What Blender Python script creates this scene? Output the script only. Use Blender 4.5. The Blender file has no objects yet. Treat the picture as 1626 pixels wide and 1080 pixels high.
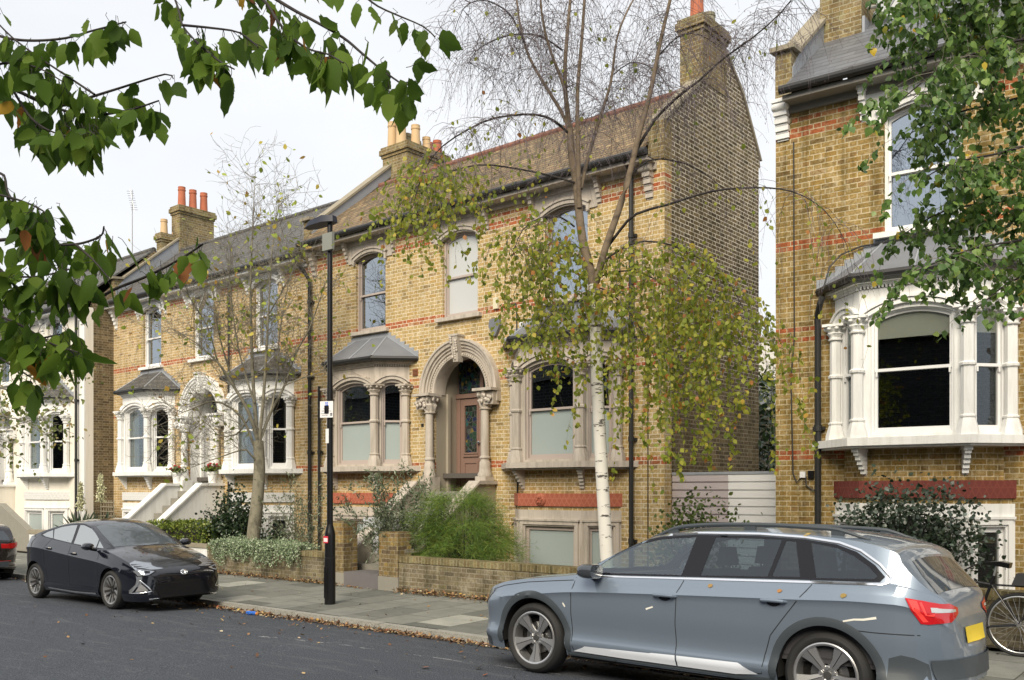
import bpy, math, random
import numpy as np
from mathutils import Vector, Matrix
from mathutils.geometry import tessellate_polygon, delaunay_2d_cdt
from mathutils.bvhtree import BVHTree

random.seed(7)
RNG = np.random.default_rng(11)
S = bpy.context.scene
COL = S.collection
PI = math.pi
EXPO = .88
rad = math.radians

# ---- photograph geometry: level camera, horizon at y=778, eye 1.75 m over the road ----
TH = rad(39.8)
CT, ST = math.cos(TH), math.sin(TH)
FP, CXP, HYP, HC = 1470.0, 813.0, 778.0, 1.75


def at(px, py, d):
    u = (px - CXP) / FP
    return Vector((d * (u * CT - ST), d * (u * ST + CT), HC + d * (HYP - py) / FP))


def atY(px, py, Y):
    u = (px - CXP) / FP
    return at(px, py, Y / (u * ST + CT))


# ---------------------------------------------------------------- mesh builder
def area2(p):
    return 0.5 * sum(p[i][0] * p[(i + 1) % len(p)][1] - p[(i + 1) % len(p)][0] * p[i][1] for i in range(len(p)))


def ccw(p):
    return list(p) if area2(p) > 0 else list(reversed(p))


class MB:
    def __init__(s, M=None):
        s.v = []
        s.f = []
        s.M = M

    def add(s, vs, fs, M=None):
        b = len(s.v)
        m = M if M is not None else s.M
        for p in vs:
            p = Vector(p)
            if m is not None:
                p = m @ p
            s.v.append((p.x, p.y, p.z))
        for f in fs:
            s.f.append([b + i for i in f])
        return s

    def box(s, x0, x1, y0, y1, z0, z1, M=None, tx=0, ty=0):
        # tx, ty shrink the top
        vs = [(x0, y0, z0), (x1, y0, z0), (x1, y1, z0), (x0, y1, z0),
              (x0 + tx, y0 + ty, z1), (x1 - tx, y0 + ty, z1), (x1 - tx, y1 - ty, z1), (x0 + tx, y1 - ty, z1)]
        return s.add(vs, [(3, 2, 1, 0), (4, 5, 6, 7), (0, 1, 5, 4), (1, 2, 6, 5), (2, 3, 7, 6), (3, 0, 4, 7)], M)

    def plate(s, outer, y0, y1, holes=(), M=None):
        """polygon in (x,z), extruded from y0 (front) to y1, with holes"""
        outer = ccw(outer)
        holes = [list(reversed(ccw(h))) for h in holes]
        loops = [outer] + holes
        flat = [p for l in loops for p in l]
        n = len(flat)
        tris = tessellate_polygon([[Vector((p[0], p[1], 0)) for p in l] for l in loops])
        vs = [(p[0], y0, p[1]) for p in flat] + [(p[0], y1, p[1]) for p in flat]
        fs = []
        for t in tris:
            a = [flat[i] for i in t]
            if area2(a) < 0:
                t = tuple(reversed(t))
            fs.append(tuple(t))
            fs.append(tuple(n + i for i in reversed(t)))
        b = 0
        for l in loops:
            k = len(l)
            for i in range(k):
                j = (i + 1) % k
                fs.append((b + j, b + i, n + b + i, n + b + j))
            b += k
        return s.add(vs, fs, M)

    def slab(s, outer, z0, z1, holes=(), M=None):
        """polygon in (x,y), extruded z0..z1"""
        R = Matrix(((1, 0, 0, 0), (0, 0, 1, 0), (0, 1, 0, 0), (0, 0, 0, 1)))
        b = len(s.f)
        mm = (M if M is not None else s.M)
        s.plate(outer, z0, z1, holes, (mm @ R) if mm is not None else R)
        for i in range(b, len(s.f)):
            s.f[i] = list(reversed(s.f[i]))
        return s

    def tube(s, pts, r, n=8, cap=True, M=None):
        pts = [Vector(p) for p in pts]
        k = len(pts)
        rs = list(r) if hasattr(r, '__len__') else [r] * k
        vs, fs = [], []
        up = Vector((0, 0, 1))
        prev = None
        for i, p in enumerate(pts):
            t = (pts[min(i + 1, k - 1)] - pts[max(i - 1, 0)])
            if t.length < 1e-9:
                t = Vector((0, 0, 1))
            t.normalize()
            if prev is None:
                a = up if abs(t.z) < .9 else Vector((1, 0, 0))
                u = t.cross(a).normalized()
            else:
                u = (prev - t * prev.dot(t))
                u = u.normalized() if u.length > 1e-6 else t.cross(up).normalized()
            prev = u
            w = t.cross(u)
            for j in range(n):
                a = 2 * PI * j / n
                vs.append(p + (u * math.cos(a) + w * math.sin(a)) * rs[i])
        for i in range(k - 1):
            for j in range(n):
                j2 = (j + 1) % n
                fs.append((i * n + j, i * n + j2, (i + 1) * n + j2, (i + 1) * n + j))
        if cap:
            fs.append(tuple(reversed(range(n))))
            fs.append(tuple((k - 1) * n + j for j in range(n)))
        return s.add(vs, fs, M)

    def lathe(s, prof, n=24, M=None, c=(0, 0), a0=0, a1=2 * PI, rf=None, cap=True):
        """profile of (r, z) about the z axis through c"""
        full = abs(a1 - a0 - 2 * PI) < 1e-6
        m = n if full else n + 1
        vs, fs = [], []
        for i, (r, z) in enumerate(prof):
            for j in range(m):
                a = a0 + (a1 - a0) * j / n
                rr = r * (rf(a, i) if rf else 1)
                vs.append((c[0] + rr * math.cos(a), c[1] + rr * math.sin(a), z))
        for i in range(len(prof) - 1):
            for j in range(n):
                j2 = (j + 1) % m if full else j + 1
                fs.append((i * m + j, i * m + j2, (i + 1) * m + j2, (i + 1) * m + j))
        if full and cap:
            if prof[0][0] > 1e-6:
                fs.append(tuple(reversed(range(m))))
            if prof[-1][0] > 1e-6:
                fs.append(tuple((len(prof) - 1) * m + j for j in range(m)))
        return s.add(vs, fs, M)

    def arch(s, prof, cx, cz, n=28, a0=0.0, a1=PI, M=None):
        """profile of (r, y) swept in the xz plane about (cx, cz)"""
        k = len(prof)
        vs, fs = [], []
        for i in range(n + 1):
            a = a0 + (a1 - a0) * i / n
            for (r, y) in prof:
                vs.append((cx + r * math.cos(a), y, cz + r * math.sin(a)))
        for i in range(n):
            for j in range(k - 1):
                fs.append((i * k + j, i * k + j + 1, (i + 1) * k + j + 1, (i + 1) * k + j))
        return s.add(vs, fs, M)

    def build(s, name, m, parent=None, smooth=35, uv=True, fix=True):
        me = bpy.data.meshes.new(name)
        me.from_pydata(s.v, [], s.f)
        if fix:
            import bmesh
            bm = bmesh.new()
            bm.from_mesh(me)
            bmesh.ops.recalc_face_normals(bm, faces=bm.faces)
            bm.to_mesh(me)
            bm.free()
        if m is not None:
            me.materials.append(m)
        if uv:
            boxuv(me)
        if smooth:
            me.shade_smooth()
            me.set_sharp_from_angle(angle=rad(smooth))
        o = bpy.data.objects.new(name, me)
        COL.objects.link(o)
        if parent is not None:
            o.parent = parent
        return o


def boxuv(me):
    n = len(me.loops)
    if n == 0:
        return
    co = np.empty(len(me.vertices) * 3, np.float32)
    me.vertices.foreach_get('co', co)
    co = co.reshape(-1, 3)
    nf = len(me.polygons)
    nr = np.empty(nf * 3, np.float32)
    me.polygons.foreach_get('normal', nr)
    nr = nr.reshape(-1, 3)
    cnt = np.empty(nf, np.int32)
    me.polygons.foreach_get('loop_total', cnt)
    li = np.empty(n, np.int32)
    me.loops.foreach_get('vertex_index', li)
    N = np.repeat(nr, cnt, axis=0)
    # canonical sign so neighbouring faces agree
    t = np.stack([-N[:, 1], N[:, 0], np.zeros(n)], 1)
    ln = np.linalg.norm(t, axis=1)
    flat = ln < .02
    t[flat] = (1, 0, 0)
    ln[flat] = 1
    t /= ln[:, None]
    sg = np.where((t[:, 0] + 1e-3 * t[:, 1] < 0) & (np.abs(t[:, 0]) > 1e-3) | ((np.abs(t[:, 0]) <= 1e-3) & (t[:, 1] < 0)), -1, 1)
    t *= sg[:, None]
    b = np.cross(N, t)
    b[b[:, 2] < 0] *= -1
    fl = np.abs(b[:, 2]) < .02
    b[fl] = (0, 1, 0)
    P = co[li]
    uv = np.stack([(P * t).sum(1), (P * b).sum(1)], 1).astype(np.float32)
    lay = me.uv_layers.new(name='UVMap')
    lay.data.foreach_set('uv', uv.ravel())


def np_mesh(name, V, Fq, m, parent=None, smooth=False, mats=None, mi=None, uv=None, col=None):
    """fast mesh from numpy: V (n,3), Fq (m,k) all faces the same size"""
    me = bpy.data.meshes.new(name)
    V = np.asarray(V, np.float32)
    Fq = np.asarray(Fq, np.int32)
    k = Fq.shape[1]
    me.vertices.add(len(V))
    me.vertices.foreach_set('co', V.ravel())
    me.loops.add(Fq.size)
    me.loops.foreach_set('vertex_index', Fq.ravel())
    me.polygons.add(len(Fq))
    me.polygons.foreach_set('loop_start', np.arange(0, Fq.size, k, dtype=np.int32))
    me.polygons.foreach_set('loop_total', np.full(len(Fq), k, np.int32))
    if col is not None:
        a = me.attributes.new('tint', 'FLOAT', 'FACE')
        a.data.foreach_set('value', np.asarray(col, np.float32))
    me.update(calc_edges=True)
    me.validate()
    if m is not None:
        me.materials.append(m)
    if smooth:
        me.shade_smooth()
    o = bpy.data.objects.new(name, me)
    COL.objects.link(o)
    if parent is not None:
        o.parent = parent
    return o


def tag(o, label=None, cat=None, group=None, kind=None):
    if label:
        o['label'] = label
    if cat:
        o['category'] = cat
    if group:
        o['group'] = group
    if kind:
        o['kind'] = kind
    return o


def thing(name, label, cat, loc=(0, 0, 0), rz=0.0, group=None):
    o = bpy.data.objects.new(name, None)
    o.empty_display_size = .1
    COL.objects.link(o)
    o.location = loc
    o.rotation_euler = (0, 0, rz)
    return tag(o, label, cat, group)


def structure(o):
    o['kind'] = 'structure'
    return o


def copy_tree(o, parent=None):
    c = o.copy()
    COL.objects.link(c)
    c.parent = parent
    for ch in list(o.children):
        copy_tree(ch, c)
    return c


def Mrot(x, y, z, rz=0.0):
    return Matrix.Translation((x, y, z)) @ Matrix.Rotation(rz, 4, 'Z')
# ---------------------------------------------------------------- materials
class NT:
    def __init__(s, name):
        s.m = bpy.data.materials.new(name)
        s.m.use_nodes = True
        s.t = s.m.node_tree
        s.b = s.t.nodes['Principled BSDF']
        s.out = s.t.nodes['Material Output']

    def n(s, typ, **kw):
        x = s.t.nodes.new(typ)
        for k, v in kw.items():
            setattr(x, k, v)
        return x

    def l(s, a, b):
        s.t.links.new(a, b)

    def math(s, op, a, b=None, c=None, clamp=False):
        x = s.n('ShaderNodeMath', operation=op)
        x.use_clamp = clamp
        for i, v in enumerate((a, b, c)):
            if v is None:
                continue
            if hasattr(v, 'is_linked') or hasattr(v, 'links'):
                s.l(v, x.inputs[i])
            else:
                x.inputs[i].default_value = v
        return x.outputs[0]

    def mix(s, fac, a, b, mode='MIX'):
        x = s.n('ShaderNodeMix', data_type='RGBA', blend_type=mode)
        for sock, v in ((x.inputs[0], fac), (x.inputs[6], a), (x.inputs[7], b)):
            if hasattr(v, 'links'):
                s.l(v, sock)
            elif isinstance(v, (int, float)):
                sock.default_value = v
            else:
                sock.default_value = (*v[:3], 1)
        return x.outputs[2]

    def noise(s, scale, detail=3, rough=.55, vec=None, dim='3D', dist=0):
        x = s.n('ShaderNodeTexNoise', noise_dimensions=dim)
        x.inputs['Scale'].default_value = scale
        x.inputs['Detail'].default_value = detail
        x.inputs['Roughness'].default_value = rough
        x.inputs['Distortion'].default_value = dist
        if vec is not None:
            s.l(vec, x.inputs['Vector'])
        return x.outputs['Fac']

    def ramp(s, fac, stops, interp='LINEAR'):
        x = s.n('ShaderNodeValToRGB')
        x.color_ramp.interpolation = interp
        e = x.color_ramp.elements
        while len(e) > 1:
            e.remove(e[-1])
        e[0].position = stops[0][0]
        e[0].color = (*stops[0][1], 1)
        for p, c in stops[1:]:
            k = e.new(p)
            k.color = (*c, 1)
        s.l(fac, x.inputs[0])
        return x.outputs[0]

    def obj(s):
        return s.n('ShaderNodeTexCoord').outputs['Object']

    def uv(s):
        return s.n('ShaderNodeTexCoord').outputs['UV']

    def sep(s, vec):
        x = s.n('ShaderNodeSeparateXYZ')
        s.l(vec, x.inputs[0])
        return x.outputs

    def comb(s, a, b, c=0.0):
        x = s.n('ShaderNodeCombineXYZ')
        for i, v in enumerate((a, b, c)):
            if hasattr(v, 'links'):
                s.l(v, x.inputs[i])
            else:
                x.inputs[i].default_value = v
        return x.outputs[0]

    def bump(s, h, strength=.3, dist=.01):
        x = s.n('ShaderNodeBump')
        x.inputs['Strength'].default_value = strength
        x.inputs['Distance'].default_value = dist
        s.l(h, x.inputs['Height'])
        s.l(x.outputs[0], s.b.inputs['Normal'])
        return x

    def set(s, col=None, rough=None, metal=None, spec=None, coat=None):
        for k, v in (('Base Color', col), ('Roughness', rough), ('Metallic', metal), ('Specular IOR Level', spec), ('Coat Weight', coat)):
            if v is None:
                continue
            if hasattr(v, 'links'):
                s.l(v, s.b.inputs[k])
            elif isinstance(v, (tuple, list)):
                s.b.inputs[k].default_value = (*v[:3], 1)
            else:
                s.b.inputs[k].default_value = v
        return s.m


def plain(name, col, rough=.6, metal=0, spec=.5, var=.12, scale=4.0, bump=0, coat=0, fine=0, streak=0):
    t = NT(name)
    if var or bump:
        o = t.obj()
        n1 = t.noise(scale, 4, .6, o)
        c = t.mix(n1, tuple(x * (1 - var) for x in col), tuple(min(1, x * (1 + var)) for x in col))
        if streak:
            mp = t.n('ShaderNodeMapping')
            mp.inputs['Scale'].default_value = (7, 7, .7)
            t.l(o, mp.inputs[0])
            c = t.mix(1.0, c, t.ramp(t.noise(1.2, 5, .7, mp.outputs[0]), [(.36, (1 - streak, 1 - streak, 1 - streak * 1.1)), (.55, (1, 1, 1))]), 'MULTIPLY')
        if fine:
            n2 = t.noise(scale * 18, 2, .6, o)
            c = t.mix(t.math('MULTIPLY', n2, fine), c, tuple(x * .45 for x in col))
        t.set(col=c)
        if bump:
            t.bump(t.noise(scale * 12, 3, .6, o), bump, .01)
    else:
        t.set(col=col)
    return t.set(rough=rough, metal=metal, spec=spec, coat=coat)


def brick(name, ramp, mortar, mo=.006, h=.0757, per=.34, z0=2.19, red=None, redramp=None, split=.667, weather=.35, bump=.5,
          mortar_hi=None, pale=None):
    t = NT(name)
    uv = t.uv()
    # slightly wavering courses
    U, V, _ = t.sep(uv)
    w = t.noise(1.3, 1, .5, uv)
    V = t.math('ADD', V, t.math('MULTIPLY', t.math('SUBTRACT', w, .5), .012))
    vv = t.math('DIVIDE', t.math('SUBTRACT', V, z0), h)
    r = t.math('FLOOR', vv)
    fv = t.math('FRACT', vv)
    par = t.math('FLOORED_MODULO', r, 2.0)
    uu = t.math('ADD', t.math('DIVIDE', U, per), t.math('MULTIPLY', par, .5))
    i = t.math('FLOOR', uu)
    fu = t.math('FRACT', uu)
    hd = t.math('GREATER_THAN', fu, split)
    wn = t.n('ShaderNodeTexWhiteNoise', noise_dimensions='3D')
    t.l(t.comb(t.math('ADD', t.math('MULTIPLY', i, 2.0), hd), r, 3.7), wn.inputs[0])
    rv = wn.outputs['Value']
    c = t.ramp(rv, ramp)
    if red:
        rc = t.ramp(t.sep(wn.outputs['Color'])[1], redramp)
        m = None
        for k in red:
            q = t.math('COMPARE', r, float(k), .1)
            m = q if m is None else t.math('MAXIMUM', m, q)
        c = t.mix(m, c, rc)
    # patina on the brick faces
    n1 = t.noise(38, 3, .65, uv)
    c = t.mix(t.ramp(n1, [(.35, (0, 0, 0)), (.7, (1, 1, 1))]), t.mix(1.0, c, (.72, .70, .64), 'MULTIPLY'), c)
    du = t.math('MINIMUM', t.math('MINIMUM', fu, t.math('SUBTRACT', 1.0, fu)), t.math('ABSOLUTE', t.math('SUBTRACT', fu, split)))
    du = t.math('MULTIPLY', du, per)
    dv = t.math('MULTIPLY', t.math('MINIMUM', fv, t.math('SUBTRACT', 1.0, fv)), h)
    d = t.math('MINIMUM', du, dv)
    nm = t.noise(9, 2, .6, uv)
    thr = t.math('MULTIPLY', t.math('ADD', nm, .5), mo)
    mask = t.math('SUBTRACT', 1.0, t.math('DIVIDE', t.math('SUBTRACT', d, thr), .002, clamp=True))
    mc = mortar
    if mortar_hi:
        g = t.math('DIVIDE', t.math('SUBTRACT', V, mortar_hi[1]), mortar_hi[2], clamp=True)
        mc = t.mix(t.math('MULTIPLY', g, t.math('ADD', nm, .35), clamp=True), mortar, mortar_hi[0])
    col = t.mix(mask, c, mc)
    # pitted, smeared surface over bricks and joints alike
    n5 = t.noise(26, 4, .75, uv)
    col = t.mix(1.0, col, t.ramp(n5, [(.34, (.76, .75, .72)), (.54, (1.06, 1.05, 1.03)), (.72, (1.24, 1.21, 1.14))]), 'MULTIPLY')
    n6 = t.noise(6.5, 4, .7, uv)
    col = t.mix(t.math('MULTIPLY', t.ramp(n6, [(.50, (0, 0, 0)), (.66, (1, 1, 1))]), .38), col, mortar)
    # weathering in broad patches
    n2 = t.noise(.9, 4, .6, uv)
    n3 = t.noise(3.1, 4, .7, uv)
    wt = t.ramp(t.math('ADD', t.math('MULTIPLY', n2, .6), t.math('MULTIPLY', n3, .4)), [(.38, (1 - weather, 1 - weather, 1 - weather * 1.1)), (.62, (1, 1, 1))])
    col = t.mix(1.0, col, wt, 'MULTIPLY')
    mp_ = t.n('ShaderNodeMapping')
    mp_.inputs['Scale'].default_value = (5.5, .45, 1)
    t.l(uv, mp_.inputs[0])
    sk_ = t.noise(1.0, 4, .65, mp_.outputs[0])
    col = t.mix(1.0, col, t.ramp(sk_, [(.36, (1 - weather * .9, 1 - weather * .9, 1 - weather)), (.52, (1, 1, 1))]), 'MULTIPLY')
    if pale:
        g = t.ramp(t.noise(1.7, 4, .7, uv), [(pale[1], (0, 0, 0)), (pale[1] + .12, (1, 1, 1))])
        col = t.mix(t.math('MULTIPLY', g, .6), col, pale[0])
    t.set(col=col, rough=.9, spec=.2)
    t.bump(t.math('ADD', t.math('SUBTRACT', 1.0, mask), t.math('MULTIPLY', n1, .6)), bump, .006)
    return t.m


def tiles(name, ramp, w=.17, h=.1, bump=.8, gap=(.02, .018, .015), rough=.8, patina=None, gapw=.05, spec=.3):
    t = NT(name)
    uv = t.uv()
    U, V, _ = t.sep(uv)
    vv = t.math('DIVIDE', V, h)
    r = t.math('FLOOR', vv)
    fv = t.math('FRACT', vv)
    uu = t.math('ADD', t.math('DIVIDE', U, w), t.math('MULTIPLY', t.math('FLOORED_MODULO', r, 2.0), .5))
    i = t.math('FLOOR', uu)
    fu = t.math('FRACT', uu)
    wn = t.n('ShaderNodeTexWhiteNoise', noise_dimensions='3D')
    t.l(t.comb(i, r, 1.3), wn.inputs[0])
    c = t.ramp(wn.outputs['Value'], ramp)
    n = t.noise(2.2, 5, .7, uv)
    c = t.mix(1.0, c, t.ramp(n, [(.35, (.7, .7, .68)), (.65, (1, 1, 1))]), 'MULTIPLY')
    if patina:
        c = t.mix(t.ramp(t.noise(14, 4, .7, uv), [(.54, (0, 0, 0)), (.64, (.8, .8, .8))]), c, patina)
    e = t.math('LESS_THAN', t.math('MINIMUM', fu, t.math('SUBTRACT', 1.0, fu)), gapw)
    e2 = t.math('LESS_THAN', fv, .22)
    c = t.mix(t.math('MAXIMUM', t.math('MULTIPLY', e, .7), t.math('MULTIPLY', e2, .75)), c, gap)
    t.set(col=c, rough=rough, spec=spec)
    hgt = t.math('ADD', t.math('SUBTRACT', 1.0, fv), t.math('MULTIPLY', t.sep(wn.outputs['Color'])[2], .5))
    t.bump(hgt, bump, .02)
    return t.m


def leafmat(name, stops, rough=.5, trans=.25, spec=.4, scale=None):
    """colour picked per leaf by the face attribute 'tint'"""
    t = NT(name)
    a = t.n('ShaderNodeAttribute', attribute_name='tint')
    c = t.ramp(a.outputs['Fac'], stops)
    t.set(col=c, rough=rough, spec=spec)
    if trans:
        tr = t.n('ShaderNodeBsdfTranslucent')
        t.l(c, tr.inputs['Color'])
        mx = t.n('ShaderNodeMixShader')
        mx.inputs[0].default_value = trans
        t.l(t.b.outputs[0], mx.inputs[1])
        t.l(tr.outputs[0], mx.inputs[2])
        t.l(mx.outputs[0], t.out.inputs['Surface'])
    return t.m


def glass(name, tint=(.55, .6, .6), refl=.12, rough=.01, mul=.8):
    """thin pane: partly see-through, partly mirror"""
    t = NT(name)
    t.t.nodes.remove(t.b)
    tr = t.n('ShaderNodeBsdfTransparent')
    tr.inputs[0].default_value = (*tint, 1)
    gl = t.n('ShaderNodeBsdfGlossy')
    gl.inputs['Roughness'].default_value = rough
    gl.inputs['Color'].default_value = (.84, .92, 1, 1)
    lw = t.n('ShaderNodeLayerWeight')
    lw.inputs['Blend'].default_value = .35
    fr = t.math('ADD', t.math('MULTIPLY', lw.outputs['Fresnel'], mul), refl, clamp=True)
    nz = t.noise(1.1, 1, .5, t.obj())
    bp = t.n('ShaderNodeBump')
    bp.inputs['Strength'].default_value = .12
    bp.inputs['Distance'].default_value = .02
    t.l(nz, bp.inputs['Height'])
    t.l(bp.outputs[0], gl.inputs['Normal'])
    mx = t.n('ShaderNodeMixShader')
    t.l(fr, mx.inputs[0])
    t.l(tr.outputs[0], mx.inputs[1])
    t.l(gl.outputs[0], mx.inputs[2])
    t.l(mx.outputs[0], t.out.inputs['Surface'])
    return t.m


YEL = [(0, (.55, .39, .15)), (.18, (.60, .44, .18)), (.34, (.64, .49, .23)), (.5, (.56, .42, .17)), (.62, (.66, .52, .27)),
       (.76, (.52, .40, .17)), (.90, (.46, .35, .15)), (.97, (.32, .24, .12)), (1, (.58, .40, .19))]
REDR = [(0, (.46, .12, .05)), (.5, (.58, .19, .08)), (.8, (.38, .12, .06)), (1, (.55, .30, .14))]
BAND = (0, 1, 23, 25, 41, 42, 63, 64, 66)
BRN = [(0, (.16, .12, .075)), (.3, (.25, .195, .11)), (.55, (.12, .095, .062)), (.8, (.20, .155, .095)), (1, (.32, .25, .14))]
YEL = [(p, (c[0] * 1.0, c[1] * .97, c[2] * 1.02)) for p, c in YEL]
M = {}
M['brick'] = brick('brick_yellow', YEL, (.78, .70, .54), mo=.005, red=BAND, redramp=REDR, weather=.14)
M['brick_r'] = brick('brick_weathered', [(p, (c[0] * .74, c[1] * .70, c[2] * .56)) for p, c in YEL], (.62, .53, .36), mo=.0055, red=BAND, redramp=REDR, weather=.42)
M['brick_far'] = brick('brick_pale', [(p, (c[0] * 1.05, c[1] * 1.03, c[2] * 1.1)) for p, c in YEL], (.78, .7, .54), mo=.005, red=BAND, redramp=REDR, weather=.2)
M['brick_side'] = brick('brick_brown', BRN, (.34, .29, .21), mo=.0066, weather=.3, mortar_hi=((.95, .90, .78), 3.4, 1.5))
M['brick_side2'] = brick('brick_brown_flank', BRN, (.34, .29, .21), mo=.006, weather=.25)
M['brick_chim'] = brick('brick_chimney', [(0, (.28, .20, .10)), (.4, (.38, .29, .14)), (.7, (.22, .165, .09)), (1, (.33, .25, .12))], (.42, .38, .27), weather=.35,
                        pale=((.33, .31, .15), .55))
M['brick_wall'] = brick('brick_garden', [(0, (.20, .165, .11)), (.3, (.29, .25, .175)), (.6, (.155, .135, .10)), (.85, (.32, .28, .17)), (1, (.23, .18, .125))],
                        (.31, .28, .215), mo=.006, weather=.5, pale=((.36, .33, .25), .56))
M['brick_edge'] = brick('brick_on_edge', [(0, (.23, .18, .10)), (.4, (.33, .27, .14)), (.7, (.17, .14, .08)), (1, (.29, .27, .15))], (.34, .31, .2), mo=.006,
                        per=.15, h=.5, z0=-.2, split=.5, weather=.45)
M['brick_pier'] = brick('brick_pier_warm', [(0, (.36, .22, .10)), (.25, (.50, .36, .13)), (.5, (.30, .22, .12)), (.75, (.42, .32, .16)), (1, (.22, .16, .11))],
                        (.42, .36, .25), mo=.0055, weather=.4)
M['tile'] = tiles('clay_tiles', [(0, (.17, .115, .065)), (.4, (.28, .19, .105)), (.7, (.13, .095, .06)), (1, (.37, .26, .14))], w=.2, h=.15,
                  patina=(.27, .25, .14), bump=1.0)
M['ridge'] = plain('ridge_red', (.22, .10, .07), .8, var=.2, scale=9)
M['slate'] = tiles('grey_slates', [(0, (.15, .16, .175)), (.5, (.19, .20, .22)), (1, (.13, .135, .15))], w=.3, h=.22, bump=.35, gap=(.07, .07, .08), rough=.45, gapw=.02)
M['slate_old'] = tiles('old_slates', [(0, (.085, .082, .08)), (.5, (.12, .115, .11)), (1, (.065, .062, .06))], w=.25, h=.2, bump=.5, gap=(.05, .05, .05), rough=.6,
                       patina=(.26, .25, .2), gapw=.03)
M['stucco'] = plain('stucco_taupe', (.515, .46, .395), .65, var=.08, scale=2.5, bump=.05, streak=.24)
M['stucco_d'] = plain('stucco_taupe_shaded', (.37, .33, .26), .7, var=.06, scale=2.5)  # darker copy of the taupe, shade of reveals and stair flanks painted in
M['white'] = plain('stucco_white', (.84, .84, .82), .6, var=.04, scale=2.5, bump=.04, streak=.14)
M['cream'] = plain('stucco_cream', (.82, .78, .69), .7, var=.05, scale=2, streak=.08)
M['terra'] = None
M['sash_t'] = plain('sash_taupe', (.45, .385, .345), .45, var=.03)
M['sash_w'] = plain('sash_white', (.82, .82, .81), .4, var=.03)
M['frost'] = plain('frosted_glass', (.36, .42, .41), .22, var=.05, scale=1.2, spec=.6)
M['pale_pane'] = plain('painted_cloud_reflection', (.52, .54, .54), .12, var=.06, scale=1.5)  # pale cloud reflection painted into the opaque pane colour
M['pane'] = glass('window_glass', (.78, .80, .78), .03, mul=.45)
M['pane_sky'] = glass('window_glass_bright', (.45, .5, .55), .38)
M['black'] = plain('black_paint', (.006, .006, .007), .3, var=.1)
M['blackpipe'] = plain('black_iron', (.02, .02, .02), .5, var=.3, scale=8)
M['lead'] = plain('lead_flashing', (.30, .32, .35), .55, var=.15, scale=5)
M['leadroof'] = plain('lead_bay_roof', (.17, .18, .20), .5, var=.2, scale=3)
M['stone'] = plain('coping_stone', (.34, .30, .22), .85, var=.25, scale=5, bump=.3, fine=.5)
M['pot_buff'] = plain('chimney_pot_buff', (.60, .43, .24), .8, var=.12, scale=3)
M['pot_red'] = plain('chimney_pot_red', (.45, .14, .07), .8, var=.2, scale=4)
M['pot_grey'] = plain('chimney_pot_mossy', (.28, .27, .19), .85, var=.3, scale=8)
M['door'] = plain('door_dusty_pink', (.25, .16, .125), .4, var=.04)
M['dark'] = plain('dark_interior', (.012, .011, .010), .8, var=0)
M['room'] = plain('room_plaster', (.10, .09, .08), .9, var=.1)
M['curtain'] = plain('curtain_linen', (.52, .52, .47), .9, var=.15, scale=6)
M['curtain_r'] = plain('curtain_russet', (.30, .15, .10), .9, var=.15, scale=6)
M['blind'] = plain('blind_fabric', (.70, .68, .62), .8, var=.03)
M['stone_grey'] = plain('cornice_grey', (.26, .25, .22), .7, var=.1)
M['metal'] = plain('galvanised', (.45, .46, .47), .4, .8, var=.1)
M['chrome'] = plain('chrome', (.80, .82, .85), .12, 1, var=0)
M['grey_plastic'] = plain('grey_plastic', (.17, .18, .20), .5, var=.08)
M['dish'] = plain('dish_grey', (.50, .51, .50), .5, var=.08)
M['offwhite'] = plain('offwhite_plastic', (.68, .63, .45), .5, var=.03)
M['whitep'] = plain('white_plastic', (.8, .8, .8), .4, var=0)
M['concrete'] = plain('concrete', (.30, .285, .24), .9, var=.2, scale=6, bump=.3, fine=.4)
M['step'] = plain('entrance_slab', (.16, .15, .15), .8, var=.15, scale=5, fine=.3)
M['soil'] = plain('soil', (.07, .055, .035), .95, var=.4, scale=12, bump=.8, fine=.6)


def terracotta(name, c0, c1):
    t = NT(name)
    uv = t.uv()
    U, V, _ = t.sep(uv)
    p = .11
    a = t.math('SINE', t.math('MULTIPLY', t.math('ADD', U, t.math('MULTIPLY', V, .6)), 2 * PI / p))
    b = t.math('SINE', t.math('MULTIPLY', t.math('SUBTRACT', U, t.math('MULTIPLY', V, .6)), 2 * PI / p))
    rdg = t.math('MAXIMUM', t.math('GREATER_THAN', a, .78), t.math('GREATER_THAN', b, .78))
    h = t.math('MAXIMUM', rdg, t.math('GREATER_THAN', t.math('SINE', t.math('MULTIPLY', V, 2 * PI / .155)), .93))
    c = t.mix(h, c0, c1)
    c = t.mix(t.math('MULTIPLY', t.noise(7, 4, .7, uv), .35), c, tuple(x * .5 for x in c0))
    t.set(col=c, rough=.75)
    t.bump(h, .6, .012)
    return t.m


M['terra'] = terracotta('terracotta_band', (.42, .115, .065), (.50, .17, .10))
M['terra_d'] = terracotta('terracotta_band_dark', (.17, .035, .026), (.21, .05, .035))
M['terra_w'] = terracotta('white_painted_band', (.74, .74, .72), (.82, .82, .80))


def stained():
    t = NT('stained_glass')
    uv = t.uv()
    v = t.n('ShaderNodeTexVoronoi', feature='F1')
    v.inputs['Scale'].default_value = 11
    t.l(uv, v.inputs['Vector'])
    e = t.n('ShaderNodeTexVoronoi', feature='DISTANCE_TO_EDGE')
    e.inputs['Scale'].default_value = 11
    t.l(uv, e.inputs['Vector'])
    c = t.ramp(t.sep(v.outputs['Color'])[0], [(0, (.01, .02, .015)), (.3, (.015, .05, .03)), (.5, (.01, .02, .06)), (.72, (.03, .03, .03)), (.84, (.02, .09, .09)), (.93, (.20, .14, .02)), (1, (.12, .02, .02))], 'CONSTANT')
    m = t.math('LESS_THAN', e.outputs['Distance'], .05)
    c = t.mix(m, c, (.07, .075, .07))
    return t.set(col=c, rough=.15, spec=.7)


M['stained'] = stained()


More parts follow.
